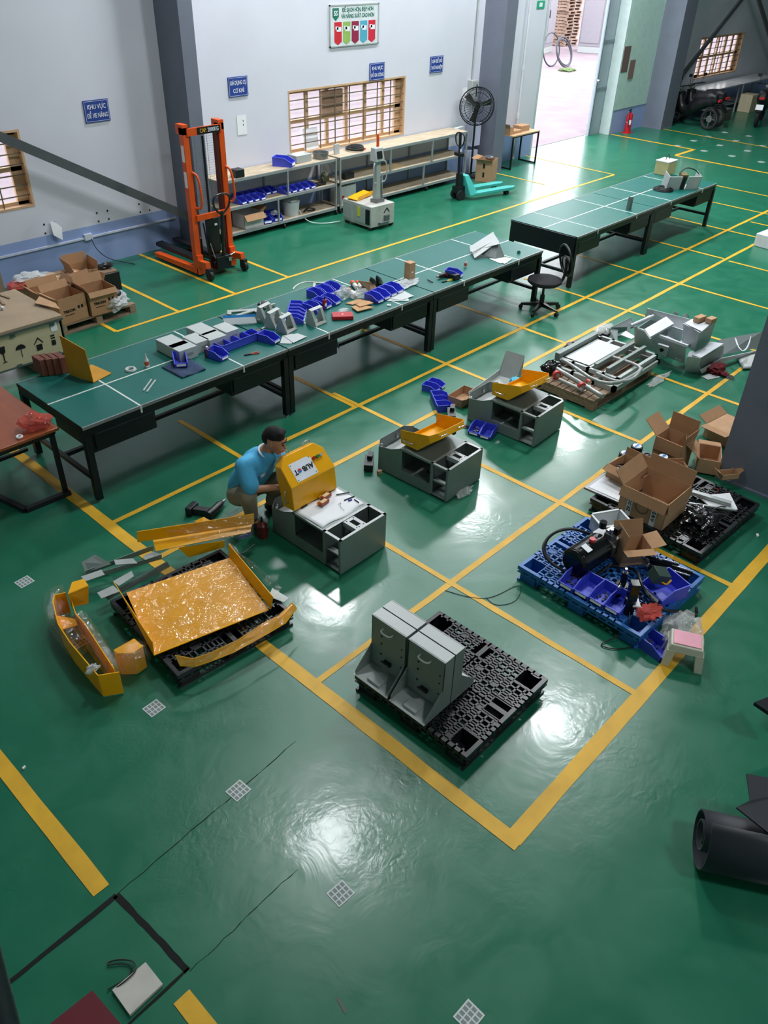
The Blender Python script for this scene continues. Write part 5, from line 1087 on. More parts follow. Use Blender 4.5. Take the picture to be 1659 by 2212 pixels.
carton('cardboard_box', 'brown carton half hidden behind the big column', .4, .3, .16, ac(1290, 250, 0), -8, [('y+', 60, .12), ('x-', 85, .12)], closed=True)
carton('cardboard_box', 'small open brown box at the foot of the big column', .19, .1, .06, ac(1270, 660, .0)+V((0, -.02, .1)), -35, [('x-', 50, .05), ('x+', 40, .05)])
M_moto = mat('motor_black', (22, 22, 26), .35, .2)
for (px, py, lab) in ((540, 330, 'with a round blue and white label, farthest back'), (440, 390, 'half hidden behind the carton of steel channels'), (765, 420, 'with a round blue and white label, nearest the tall carton')):
    t = thing('electric_motor', 'small black motor '+lab, 'motor', ac(px, py, .18)-V((0, 0, .18)), 20, 'small black motors')
    part(t, 'motor_body', M_moto, MB().cyl((0, 0, 0), (0, 0, .18), .062, n=10), bev=.004); part(t, 'round_label', M_paper, MB().cyl((0, 0, .18), (0, 0, .184), .045)); part(t, 'blue_mark', mat('label_blue', (50, 130, 210), .4), MB().ob((0, 0, .1855), (.07, .024, .002), (0, 0, -20)))
t = thing('electric_motor', 'square black motor with a silver end plate between the round-labelled ones', 'motor', ac(625, 410, .14)-V((0, 0, .14)), 5, 'small black motors')
part(t, 'motor_body', M_moto, MB().box(-.065, -.055, 0, .065, .055, .14), bev=.006); part(t, 'end_plate', M_steel, MB().box(-.058, -.05, .14, .058, .05, .146)); part(t, 'shaft_ring', M_moto, MB().torus((0, 0, .148), .026, .007, 20, 6))
t = thing('white_board', 'large white board with a grey rim lying under the cartons on the black pallet', 'board', (0, 0, 0))
q = [ac(85, 690, PK+.02), ac(250, 570, PK+.02), ac(640, 640, PK+.02), ac(470, 860, PK+.02)]
part(t, 'rim', M_steel, MB().plate(q, .02)); cc = (q[0]+q[1]+q[2]+q[3])/4; part(t, 'panel', M_paper, MB().plate([p.lerp(cc, .14)+V((0, 0, .011)) for p in q], .004))
t = thing('white_sheet_parts', 'white plastic bag with a bright channel on it on the right of the black pallet', 'metal parts', (0, 0, 0))
part(t, 'bag_sheet', M_white, MB().plate([ac(1060, 760, PK+.02), ac(1330, 735, PK+.02), ac(1400, 875, PK+.02), ac(1150, 840, PK+.02)], .01)); part(t, 'channel', M_greyL, MB().bar(ac(1010, 725, PK+.05), ac(1345, 825, PK+.05), .05, .03))
part(t, 'thin_rod', M_greyL, MB().bar(ac(985, 820, PK+.03), ac(1390, 880, PK+.03), .02, .015))
b = MB(); b.blob(ac(1100, 960, PK+.05), (.2, .16, .07), 12, .55, 3.2, 4); tag(b.build('black_plastic_bag', mat('black_bag_film', (12, 12, 14), .18, 0, .1, 8, .5, 20)), 'crumpled shiny black plastic bag on the near right of the black pallet', 'bag')
tag(MB().tube([ac(1190, 700, PK+.02), ac(1230, 690, PK+.05), ac(1235, 720, PK+.03), ac(1200, 730, PK+.01)], .003, 5, smooth=2).build('red_wire', M_red), 'small red wire on the black pallet near the white bag', 'wire')
tag(MB().tube([ac(1180, 880, PK+.03), ac(1250, 845, PK+.06), ac(1300, 850, PK+.04)], .005, 5, smooth=2).build('black_lead', M_cable), 'short black lead beside the white bag on the black pallet', 'cable')
tag(MB().ob(G(1636, 1156, .01), (.035, .02, .015), (0, 0, 30)).build('paper_scrap', M_paper), 'small white scrap on the floor below the big column', 'scrap')
tag(MB().ob(G(52, 1658, .008), (.022, .012, .012), (0, 0, 20)).build('paper_scrap', M_paper), 'tiny white scrap on the floor at the left near the yellow line', 'scrap')
# ================================================================ timber pallet with grey frames
def a7(px, py, z): return G(1100+px/2.968, 560+py/2.968, z)
M_old = mat('old_timber', (140, 118, 96), .85, 0, .25, 5, stretch=(1, 6, 6))
op = wood_pallet(M_old, 1.35, .82, .13, 8); place(op, (8.33, 4.12, 0), -1); tag(op, 'old timber pallet under the stack of grey steel frames', 'pallet')
t = thing('steel_frame_stack', 'stack of grey welded steel frames and tubes on the old timber pallet', 'frame', (8.35, 4.12, .132), 0)
def fr_(z, x0, x1, y0, y1, nbar, w_=.05, h_=.06, xdir=True):
    b = MB().box(x0, y0, z, x1, y0+w_, z+h_).box(x0, y1-w_, z, x1, y1, z+h_).box(x0, y0, z, x0+w_, y1, z+h_).box(x1-w_, y0, z, x1, y1, z+h_)
    for i in range(1, nbar): y = y0+(y1-y0)*i/nbar; b.box(x0, y-.02, z, x1, y+.02, z+h_)
    return b
part(t, 'lower_frame', M_greyL, fr_(.0, -.35, .75, -.45, .42, 3)); part(t, 'middle_frame', M_greyL, fr_(.08, -.25, .72, -.42, .4, 4, .04, .05)); part(t, 'panel_sheet', mat('pale_panel', (190, 196, 196), .35), MB().box(-.2, .0, .135, .55, .34, .14))
part(t, 'side_channel', M_grey, MB().box(-.3, .36, .1, .6, .42, .2).box(-.2, -.1, .13, .7, -.06, .19).box(-.2, -.26, .13, .7, -.22, .19))
part(t, 'bent_tube', mat('tube_grey', (158, 162, 160), .35, .3), MB().tube([a7(330, 650, .34), a7(345, 640, .36), a7(620, 830, .36), a7(850, 720, .3), a7(830, 680, .3), a7(660, 625, .3)], .02, 10, smooth=2))
part(t, 'bent_tube', MATS['tube_grey'], MB().tube([a7(560, 730, .34), a7(690, 790, .34), a7(800, 770, .32), a7(850, 700, .3)], .018, 10, smooth=2))
part(t, 'straight_tube', MATS['tube_grey'], MB().cyl(a7(300, 700, .2), a7(600, 880, .2), .028, n=16).cyl(a7(320, 770, .18), a7(470, 840, .18), .022, n=16))
for o in t.children:
    if 'tube' in o.name: o.location = -V((8.35, 4.12, .132))
for p in ((305, 740), (465, 815), (510, 785)):
    w_ = part(t, 'red_wheel', mat('wheel_red', (196, 54, 44), .4), MB().cyl((0, -.02, 0), (0, .02, 0), .05 if p[0] != 510 else .03, n=20)); w_.location = a7(p[0], p[1], .2)-V((8.35, 4.12, .132)); w_.rotation_euler = (0, 0, R(-30))
    MB().cyl((0, -.024, 0), (0, .024, 0), .028, n=14).box(-.04, -.03, -.08, .04, .03, -.05).build('wheel_hub', M_chrome, w_)
for lab, p, sz in (('beside the timber pallet corner', (265, 690), (.13, .1, .07)),):
    o = MB().blob(a7(*p, .2), sz, 3, .4, 3, 3).cyl(a7(240, 690, .2), a7(290, 700, .22), .05, n=14).build('gear_motor', M_gb); tag(o, 'dark gear motor on the left corner of the timber pallet', 'motor')
t = thing('motor_cluster', 'row of black motors with coiled cable lying behind the grey frames', 'motors', (0, 0, 0))
for i in range(4):
    c_ = a7(400+62*i, 590-18*i, .1); part(t, 'motor_body', M_moto, MB().cyl(c_-V((0, 0, .1)), c_+V((0, 0, .1)), .08, n=12).ob(c_+V((.02, -.04, .12)), (.1, .08, .05)), bev=.005)
part(t, 'loose_cable', M_cable, MB().tube([a7(360, 590, .1), a7(350, 560, .2), a7(400, 545, .22), a7(420, 570, .2), a7(500, 520, .25), a7(540, 475, .35), a7(600, 520, .2), a7(590, 550, .1)], .01, 6, smooth=3)); part(t, 'motor_cover', M_greyL, MB().cyl(a7(490, 530, .24), a7(490, 530, .27), .05))
tag(MB().blob(a7(620, 455, .03), (.22, .14, .04), 6, .7, 4, 4).build('plastic_wrap_heap', M_film), 'heap of clear film on the floor between the motors and the large grey assembly', 'film')
tag(MB().blob(a7(960, 770, .012), (.3, .05, .012), 16, .6, 4, 3).build('plastic_wrap_strip', M_film), 'thin strip of clear film on the floor right of the timber pallet', 'film')
# ================================================================ large grey welded assembly
def a4(px, py, z): return G(1270+px/4.265, 640+py/4.265, z)
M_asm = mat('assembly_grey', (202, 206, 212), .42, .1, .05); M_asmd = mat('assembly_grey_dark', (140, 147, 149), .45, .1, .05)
t = thing('welded_chassis', 'large light-grey welded machine chassis lying on wooden blocks', 'chassis', (0, 0, 0))
def pl(nm, pts, m_=None, tk=.008, lab=None): return part(t, nm, m_ or M_asm, MB().plate([a4(*p) for p in pts], tk), lab)
pl('front_plate', [(430, 290, .34), (905, 460, .36), (890, 620, .06), (430, 440, .06)])
part(t, 'front_rail', M_asm, MB().bar(a4(430, 285, .36), a4(600, 350, .37), .02, .02).bar(a4(610, 345, .37), a4(920, 460, .38), .03, .03))
pl('rear_plate', [(545, 110, .42), (960, 215, .45), (1000, 420, .2), (520, 210, .25)], M_asm)
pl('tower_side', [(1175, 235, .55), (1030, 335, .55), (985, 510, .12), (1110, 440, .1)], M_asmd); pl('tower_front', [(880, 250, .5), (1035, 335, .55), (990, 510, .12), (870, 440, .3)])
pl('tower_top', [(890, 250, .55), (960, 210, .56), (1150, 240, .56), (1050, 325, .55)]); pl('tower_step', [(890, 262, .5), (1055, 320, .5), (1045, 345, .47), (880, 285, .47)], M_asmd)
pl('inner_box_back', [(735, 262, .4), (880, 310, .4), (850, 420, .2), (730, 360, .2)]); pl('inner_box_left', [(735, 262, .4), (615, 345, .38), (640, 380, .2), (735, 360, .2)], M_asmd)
pl('inner_floor', [(640, 380, .15), (735, 350, .15), (880, 420, .15), (830, 450, .15)], M_top); pl('left_box_back', [(460, 290, .3), (570, 215, .33), (690, 230, .3), (560, 300, .2)], M_asmd)
pl('slanting_cover', [(520, 310, .42), (720, 195, .46), (790, 260, .44), (570, 385, .40)], M_asm, .03)
pl('cover_end', [(520, 315, .42), (575, 395, .40), (620, 360, .36), (605, 340, .38)], M_asm)
part(t, 'upper_tube', M_asm, MB().cyl(a4(395, 270, .42), a4(600, 180, .44), .02)); pl('upper_arm', [(400, 265, .4), (570, 175, .42), (590, 200, .42), (425, 285, .4)])
pl('square_flange', [(650, 435, .3), (745, 465, .3), (720, 553, .12), (625, 515, .12)], M_asm, .02); part(t, 'flange_bore', M_dark, MB().cyl(a4(684, 492, .215), a4(684, 492, .215)+V((-.02, -.0, .0)), .025))
for p in ((612, 385), (646, 400), (608, 420), (790, 452), (785, 480), (825, 525), (860, 540), (815, 565), (848, 578)):
    c_ = a4(*p, .24 if p[1] < 500 else .13); part(t, 'boss_ring', M_top, MB().torus(c_, .018, .007, 14, 6, Matrix.Rotation(R(90), 3, 'Y')))
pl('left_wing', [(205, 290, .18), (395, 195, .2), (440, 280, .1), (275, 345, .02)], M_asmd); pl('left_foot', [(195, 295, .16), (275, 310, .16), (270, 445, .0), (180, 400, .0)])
pl('left_tab', [(370, 235, .3), (400, 240, .3), (380, 350, .15), (355, 345, .15)]); pl('left_shelf', [(300, 355, .18), (350, 320, .2), (440, 375, .18), (400, 395, .16)])
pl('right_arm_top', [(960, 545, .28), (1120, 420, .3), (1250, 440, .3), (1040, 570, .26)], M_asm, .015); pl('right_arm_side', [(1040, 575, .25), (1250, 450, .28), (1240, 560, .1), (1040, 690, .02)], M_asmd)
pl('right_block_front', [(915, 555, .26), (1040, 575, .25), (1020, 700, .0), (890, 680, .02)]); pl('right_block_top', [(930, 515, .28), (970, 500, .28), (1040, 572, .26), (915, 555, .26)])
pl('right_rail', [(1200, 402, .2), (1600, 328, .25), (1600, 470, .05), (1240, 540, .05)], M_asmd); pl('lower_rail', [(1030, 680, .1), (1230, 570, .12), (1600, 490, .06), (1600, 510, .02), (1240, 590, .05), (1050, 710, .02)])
part(t, 'curved_cradle', M_asm, MB().grid(lambda u, v: a4(1350+150*u, 385-25*u+125*math.sin(math.pi*u)**.8-0*v, .2+.05*math.cos(math.pi*u)**2).lerp(a4(1370+135*u, 400-30*u+115*math.sin(math.pi*u)**.8, .25), v), 14, 2), thick=.01)
part(t, 'lifting_lug', M_asmd, MB().plate([a4(780, 155, .45), a4(800, 133, .48), a4(838, 165, .45), a4(830, 175, .43)], .02).plate([a4(870, 185, .45), a4(900, 155, .48), a4(930, 185, .45), a4(925, 198, .43)], .02))
part(t, 'small_pin', M_chrome, MB().cyl(a4(1083, 235, .56), a4(1083, 235, .56)+V((0, 0, .04)), .015)); part(t, 'shaft_end', M_steel, MB().cyl(a4(905, 460, .36), a4(940, 455, .36), .025))
for p, lab in (((1025, 225), 'larger'), ((1130, 240), 'smaller')):
    o = MB().ob((0, 0, .03), (.16 if lab == 'larger' else .12, .08, .06)).build('small_carton', M_card, bev=.003); place(o, a4(*p, .57), -8); tag(o, 'small brown carton on top of the grey chassis, the %s one' % lab, 'box')
t2 = tag(MB().box(-.17, -.06, 0, .17, .06, .06).build('wooden_block', M_old), 'wooden block under the left end of the grey chassis', 'block'); place(t2, a4(380, 485, 0), -10)
b = MB().blob(a4(1180, 665, .05), (.15, .11, .07), 13, .4, 3, 4).blob(a4(1255, 715, .03), (.06, .05, .03), 14, .4, 3, 3); tag(b.build('red_cloth', mat('dark_red_cloth', (92, 14, 24), .9, 0, .15, 10, .5, 30)), 'crumpled dark red cloth on the floor by the grey chassis', 'cloth')
tag(MB().plate([a4(1040, 735, .006), a4(1120, 712, .006), a4(1220, 745, .006), a4(1105, 770, .006)], .006).build('metal_plate', M_top), 'thin pale plate on the floor in front of the red cloth', 'plate')
t = thing('framed_plate', 'pale plate with a dark rim on the floor at the edge of the big column', 'plate', (0, 0, 0)); q = [a4(1365, 550, .03), a4(1600, 530, .03), a4(1640, 650, .03), a4(1430, 665, .03)]; part(t, 'rim', M_asmd, MB().plate(q, .02)); cc = sum(q, V())/4; part(t, 'panel', M_top, MB().plate([p.lerp(cc, .12)+V((0, 0, .012)) for p in q], .004))
tag(MB().cyl(a4(1308, 762, 0), a4(1308, 762, .008), .05, n=20).build('drain_cap', M_steel), 'small round metal cap in the floor on the yellow line', 'cap')
# ---- white thing at right edge, dark thing, rubber roll
t = thing('white_equipment_box', 'white box with a cable cut off by the right edge of the picture', 'box', G(1665, 535, 0)+V((.1, 0, 0)), -5); part(t, 'body', M_white, MB().box(-.25, -.3, 0, .35, .25, .22), bev=.01); part(t, 'cable', M_cable, MB().tube([(-.2, -.31, .2), (-.22, -.34, .1), (-.1, -.36, .02)], .006, smooth=2))
t = thing('dark_bench_end', 'dark steel plate on a post cut off by the right edge of the picture', 'stand', G(1690, 1600, 0), 0)
p0 = G(1690, 1600, 0); part(t, 'top_plate', M_steelk, MB().plate([G(1628, 1520, .35)-p0, G(1680, 1500, .35)-p0, G(1720, 1560, .35)-p0, G(1665, 1545, .35)-p0], .03)); part(t, 'post', M_steelk, MB().box(-.02, -.1, 0, .12, .02, .34))
M_roll = mat('rubber_sheet', (34, 38, 46), .55, 0, .06, 6)
t = thing('rubber_roll', 'large roll of black rubber sheet at the lower right', 'roll', (3.28, .2, .0), 0)
d = (G(1659, 1800, .3)-G(1520, 1770, .3)); ang = math.degrees(math.atan2(d.y, d.x)); t.rotation_euler = (0, 0, R(ang)); t.location = G(1512, 1800, .17)*1.0; t.location.z = 0
def spiral(u, v):
    a = math.pi*.62+u*2*math.pi*2.2; r_ = .055+.205*math.exp(-2.6*u)
    return V((v*1.3, r_*math.cos(a), .175+r_*math.sin(a)))
part(t, 'rolled_sheet', M_roll, MB().grid(spiral, 84, 4), thick=.012)
t = thing('rubber_sheet_offcut', 'loose black rubber sheet lying over the rubber roll at the right edge', 'rubber sheet', (0, 0, 0))
part(t, 'sheet', M_roll, MB().plate([G(1590, 1745, .40), G(1620, 1730, .42), G(1612, 1672, .45), G(1760, 1700, .45), G(1760, 1880, .38)], .012))
# ---- bottom left: white plate, cable loop, red board, dark rail
tag(MB().plate([G(243, 2140, .012), G(315, 2080, .012), G(352, 2127, .012), G(281, 2194, .012)], .02).build('white_plate', mat('dirty_white_board', (190, 186, 178), .6, 0, .12, 6)), 'dirty white board lying on the floor hatch at the lower left', 'board')
tag(MB().tube([G(245, 2138, .015), G(270, 2120, .03), G(297, 2095, .03), G(290, 2075, .015), G(255, 2072, .01), G(230, 2080, .01), G(235, 2085, .01), G(270, 2080, .01), G(288, 2090, .012), G(280, 2110, .01), G(250, 2128, .01), G(232, 2138, .01)], .004, 6, smooth=2).build('cable_loop', M_cable), 'thin black cable loop beside the dirty white board', 'cable')
tag(MB().plate([G(95, 2225, .5), G(200, 2141, .5), G(260, 2212, .5), G(300, 2400, .5), G(100, 2400, .5)], .02).build('red_board', mat('maroon_board', (96, 14, 30), .6)), 'dark red board at the bottom left corner', 'board')
tag(MB().cyl(PD(-75, 1900, 1.25), PD(60, 2420, .85), .045, n=20).build('handrail', mat('dark_rail', (26, 36, 38), .4)), 'dark handrail of the gallery cutting the bottom left corner', 'handrail')
# ================================================================ things on the workbenches
def b4(px, py, z=.8): return G(px/2.9625, 500+py/2.9625, z)
def b5(px, py, z=.8): return G(400+px/2.9625, 480+py/2.9625, z)
def b6(px, py, z=.8): return G(800+px/2.9625, 400+py/2.9625, z)
def e6(px, py, z=.8): return G(480+px/5.53, 560+py/5.53, z)
def e7(px, py, z=.8): return G(660+px/5.53, 560+py/5.53, z)
M_wbox = mat('grey_white_carton', (178, 184, 184), .6, 0, .03)
for i, (p, sz, lab) in enumerate([((1110, 770), (.2, .3), 'left cluster, back left'), ((1175, 800), (.22, .2), 'left cluster, front'), ((1260, 750), (.17, .24), 'left cluster, right'),
                                  ((1300, 690), (.2, .3), 'right cluster, back left'), ((1365, 730), (.22, .2), 'right cluster, front'), ((1450, 680), (.17, .24), 'right cluster, right')]):
    o = MB().box(-sz[0]/2, -sz[1]/2, 0, sz[0]/2, sz[1]/2, .12).build('pale_carton', M_wbox, bev=.003); place(o, b4(p[0], p[1]), 0); tag(o, 'pale grey closed carton on the nearest bench, '+lab, 'box', 'pale grey cartons')
    MB().ob((.02, -sz[1]/2-.001, .06), (.07, .002, .03)).build('printed_label', mat('faint_print', (140, 144, 146), .7), o)
t = thing('folded_yellow_sheet', 'dull yellow sheet bent into an upright L on the nearest bench', 'metal sheet', b4(600, 970), 0)
q0 = b4(600, 970); q1 = b4(445, 915); q2 = b4(715, 910); h1 = b4(555, 715, 1.12); h0 = b4(405, 672, 1.16)
M_dy = mat('dull_yellow_sheet', (190, 136, 24), .4, 0, .1)
part(t, 'upright_leaf', M_dy, MB().plate([V((0, 0, .004)), q1-q0, V((q1.x, q1.y+.03, 1.20))-q0, V((q0.x, q0.y+.04, 1.13))-q0], .006)); part(t, 'flat_leaf', M_dy, MB().plate([V((0, 0, .004)), q2-q0+V((0, 0, .004)), b4(590, 855)-q0+V((0, 0, .004)), q1-q0+V((.02, .02, .004))], .006))
M_rb = mat('red_brown_board', (112, 62, 48), .7, 0, .15)
for i in range(4):
    o = MB().box(-.035, -.08, 0, .035, .08, .17).build('brown_block', M_rb, bev=.004); place(o, G(92+14*i, 806-1.5*i, .8), 0); tag(o, 'red-brown block on the far left corner of the nearest bench, %s from the left' % OD[i], 'block', 'red-brown blocks in a row')
tag(MB().torus(b4(836, 884, .803), .042, .016, 28, 6).build('flat_ring', M_wbox), 'flat pale ring lying on the nearest bench', 'ring').scale = (1, 1, 1)
def bottle(loc, label, cc, h=.13, r_=.018):
    t = thing('glue_bottle', label, 'bottle', loc); part(t, 'bottle_body', M_white, MB().lathe([(r_, 0), (r_, h*.5), (r_*.5, h*.62), (r_*.45, h*.68)], n=14)); part(t, 'nozzle', M_white, MB().cyl((0, 0, h*.68), (0, 0, h), r_*.45, .002, 10)); part(t, 'label_band', cc, MB().cyl((0, 0, h*.15), (0, 0, h*.42), r_+.001, n=14)); return t
M_ol = mat('label_orange', (206, 90, 50), .5); bottle(b4(943, 866), 'small white glue bottle with an orange label on the nearest bench', M_ol, .15, .022); bottle(b6(608, 525), 'small white glue bottle with an orange label near the grey cover', M_ol, .14, .02)
for i, (a, b) in enumerate((((918, 1018), (970, 945)), ((940, 1025), (995, 950)))): tag(MB().bar(b4(*a, .804), b4(*b, .804), .014, .006).build('steel_strip', M_top), 'thin pale strip on the nearest bench, the %s of two' % ('left', 'right')[i], 'strip')
o = MB().grid(lambda u, v: b4(1035, 870, .804).lerp(b4(1215, 815, .806), u).lerp(b4(1165, 938, .806).lerp(b4(1318, 882, .806), u), v)+V((0, 0, .006*math.sin(u*9)+.004*noise.noise(V((u*4, v*4, 1)))+.004)), 14, 10).build('folded_cloth', mat('denim_blue', (44, 62, 92), .9, 0, .15, 20, .3, 60), None, thick=.01); tag(o, 'folded dark blue cloth on the nearest bench', 'cloth')
t = thing('pliers', 'red-handled pliers on the nearest bench', 'pliers', e6(340, 1080)-V((0, 0, 0)), -20)
t.location = b5(420, 842, .806); part(t, 'handle', mat('pliers_orange', (180, 64, 44), .4), MB().tube([(0, 0, 0), (.05, .018, 0), (.09, .012, 0)], .006, smooth=1).tube([(0, 0, 0), (.05, -.018, 0), (.09, -.012, 0)], .006, smooth=1)); part(t, 'jaw', M_steelk, MB().ob((-.035, 0, 0), (.07, .02, .01)))
t = thing('red_brown_bottle', 'small bottle with a brown label beside the row of four bins on the nearest bench', 'bottle', b4(1330, 800), 0); part(t, 'bottle_body', mat('brown_label', (92, 40, 38), .5), MB().box(-.03, -.015, 0, .03, .015, .09), bev=.006); part(t, 'cap', M_white, MB().cyl((0, 0, .09), (0, 0, .11), .012)); part(t, 'label_patch', M_paper, MB().box(-.018, -.017, .03, .018, -.0155, .07))
t = thing('hand_tool', 'dark handheld tool behind the row of four bins on the nearest bench', 'tool', b5(465, 712, .815), 20); part(t, 'tool_body', M_steelk, MB().blob((0, 0, .02), (.09, .035, .03), 2, .2).cyl((-.03, 0, .02), (-.1, .03, .02), .012)); part(t, 'tool_trigger', M_red, MB().ob((-.02, -.03, .02), (.02, .02, .02)))
t = thing('document_folder', 'white folder with a bright blue top strip leaning on the bench', 'folder', e6(215, 790), 0, rot=(0, 0, 0))
f0, f1 = e6(38, 795), e6(415, 770); t.location = f0; f2 = V((f1.x, f1.y+.04, .90)); f3 = V((f0.x, f0.y+.05, .90))
part(t, 'folder_cover', M_paper, MB().plate([V((0, 0, .01)), f1-f0+V((0, 0, .01)), f2-f0, f3-f0], .02)); part(t, 'blue_strip', mat('bright_blue_strip', (40, 140, 220), .4), MB().plate([(f3-f0).lerp(V((0, 0, .01)), .25)+V((0, -.012, .004)), (f2-f0).lerp(f1-f0, .25)+V((0, -.012, .004)), f2-f0+V((0, -.012, .004)), f3-f0+V((0, -.012, .004))], .004))
M_br = mat('bracket_grey', (164, 170, 166), .42, .1)
def frame_bracket(label, loc, rz, s=1.):
    t = thing('grey_frame_bracket', label, 'bracket', loc, rz, 'grey triangular frame brackets on the bench'); W_ = .15; k = .004
    for y in (-W_/2, W_/2): part(t, 'side_gusset', M_br, MB().plate([(-.07, y, 0), (.06, y, 0), (.06, y, .02), (-.0, y, .14), (-.03, y, .15), (-.07, y, .02)], k))
    part(t, 'base_plate', M_br, MB().box(-.07, -W_/2, 0, .06, W_/2, k)); part(t, 'sloping_frame', M_br, MB().plate([(-.03, -W_/2, .15), (-.03, W_/2, .15), (0.005, W_/2, .14), (0.005, -W_/2, .14)], k).plate([(.045, -W_/2, .03), (.045, W_/2, .03), (.06, W_/2, .01), (.06, -W_/2, .01)], k).plate([(0, W_/2-.03, .14), (0, W_/2, .14), (.05, W_/2, .02), (.05, W_/2-.03, .02)], k).plate([(0, -W_/2+.03, .14), (0, -W_/2, .14), (.05, -W_/2, .02), (.05, -W_/2+.03, .02)], k))
    part(t, 'bore_ring', M_top, MB().torus((-.01, 0, .006), .022, .004, 18, 5)); t.scale = (s,)*3; return t
for i, (p, lab) in enumerate([((510, 760), 'row of three, leftmost'), ((620, 830), 'row of three, middle'), ((760, 890), 'row of three, rightmost and nearest the bench edge'), ((1120, 800), 'standing alone right of the sideways bins')]):
    frame_bracket('pale grey triangular bracket, '+lab, e6(*p)+V((.06, .05, 0)), -78-(8 if i == 3 else 0), 1.2)
for i, (P, lab) in enumerate([([(60, 615), (430, 590), (430, 608), (110, 635), (112, 662), (65, 662)], 'farthest left'), ([(165, 665), (430, 580), (455, 600), (220, 668), (225, 690), (175, 690)], 'crossing the first'), ([(380, 620), (440, 600), (480, 660), (450, 735), (410, 720), (440, 660)], 'nearest the folder')]):
    tag(MB().plate([e6(x, y, .81+.012*i) for x, y in P], .012).build('steel_link_bar', M_br), 'pale grey flat link bar behind the folder, '+lab, 'bar', 'pale grey link bars')
t = thing('camera_head', 'small black and silver device behind the triangular brackets', 'device', e6(480, 580, .8), 30); part(t, 'device_body', M_steelk, MB().ob((0, 0, .04), (.14, .06, .05), (0, 8, 0))); part(t, 'device_ring', M_chrome, MB().torus((-.06, -.02, .06), .025, .008, 16, 6, Matrix.Rotation(R(60), 3, 'X')).torus((.05, -.03, .05), .03, .006, 16, 6)); part(t, 'device_arm', M_br, MB().bar((-.05, -.03, .03), (.1, -.12, .02), .03, .02))
o = MB().tube([e6(845, 358, .805), e6(875, 318, .81), e6(950, 280, .815), e6(1060, 265, .81), e6(1130, 280, .805)], .008, 8, smooth=2).build('curved_trim', M_white); tag(o, 'white curved trim strip at the back edge of the crowded bench', 'strip')
t = thing('square_frame', 'small pale square frame at the back edge of the crowded bench', 'frame', (0, 0, 0)); F = [e6(1105, 280, .81), e6(1250, 280, .81), e6(1240, 350, .81), e6(1090, 358, .81)]; b = MB()
for a, c_ in zip(F, F[1:]+F[:1]): b.bar(a, c_, .03, .01)
part(t, 'frame_bars', M_top, b)
M_tub = mat('white_tube_plastic', (216, 214, 206), .4); M_orc = mat('tube_orange', (222, 80, 36), .4); M_grc = mat('tube_green', (20, 110, 66), .4)
for (a, b, lab) in (((615, 345), (535, 250), 'left of the two side by side'), ((680, 345), (590, 245), 'right of the two side by side'), ((600, 430), (530, 380), 'lying nearer the plastic bags')):
    p, q = e7(*a, .83), e7(*b, .83); q = p+(q-p).normalized()*.2; t = thing('sealant_tube', 'white sealant tube with an orange and green end, '+lab, 'tube', p, 0, 'sealant tubes'); d_ = q-p
    part(t, 'tube_body', M_tub, MB().cyl(V(), d_*.55, .03, n=18)); part(t, 'green_band', M_grc, MB().cyl(d_*.55, d_*.7, .031, n=18)); part(t, 'orange_end', M_orc, MB().cyl(d_*.7, d_, .031, n=18)); part(t, 'nozzle', M_tub, MB().cyl(V(), -d_*.18, .008, .004, 8))
tag(MB().blob(e7(450, 420, .85), (.12, .07, .09), 3, .35, 3, 4).build('plastic_bag', M_bag), 'milky plastic bag standing by the sealant tubes', 'bag'); tag(MB().blob(e7(640, 420, .83), (.14, .09, .05), 5, .5, 3, 4).build('plastic_bag', M_film), 'clear plastic bag lying in front of the sealant tubes', 'bag')
tag(MB().blob(e7(440, 620, .82), (.09, .05, .03), 6, .4, 3, 3).build('plastic_bag', M_bag), 'small clear bag behind the red box', 'bag')
tag(MB().blob(e7(1180, 290, .815), (.18, .1, .018), 17, .8, 4, 4).build('plastic_bag', M_bag), 'crumpled clear bags at the foot of the upright brown carton', 'bag')
o = MB().box(-.12, -.07, 0, .12, .07, .045).build('red_case', M_red, bev=.006); place(o, e7(440, 700), -38); tag(o, 'flat bright red case near the bench edge', 'case'); MB().cyl((0, 0, .045), (0, 0, .047), .01).build('case_logo_dot', M_paper, o)
tag(MB().cyl(e7(535, 640, .81), e7(545, 665, .81), .008, .004).build('small_screwdriver', mat('amber_handle', (220, 160, 40), .3)), 'tiny amber-handled screwdriver right of the red case', 'screwdriver')
for i, (P, lab) in enumerate([([(480, 530), (640, 475), (740, 500), (560, 545)], 'bottom of the pile, left'), ([(545, 570), (640, 545), (820, 575), (620, 625)], 'nearest the bench edge'), ([(600, 540), (740, 490), (810, 525), (650, 570)], 'top of the pile')]):
    tag(MB().plate([e7(x, y, .806+.012*i) for x, y in P], .01).build('cardboard_piece', mat('tan_board', (182, 140, 98), .8)), 'flat tan cardboard piece on the crowded bench, '+lab, 'cardboard', 'flat cardboard pieces')
tag(MB().tube([e7(620, 465, .85), e7(740, 490, .84), e7(870, 530, .81)], .004, 6, smooth=1).build('thin_rod', M_steelk), 'thin black rod lying over the tan cardboard', 'rod')
t = thing('folded_cardboard', 'folded brown cardboard standing beside the row of four bins', 'cardboard', e7(770, 390), 0); p = e7(770, 390); part(t, 'cardboard_leaf', M_card, MB().plate([V((0, 0, 0)), e7(700, 355)-p, V((-.16, .05, .17)), V((0, 0, .12))], .005)); part(t, 'cardboard_leaf', M_card, MB().plate([V((0, 0, 0)), e7(850, 355)-p, V((.10, .06, .14)), V((0.02, .04, .14))], .005))
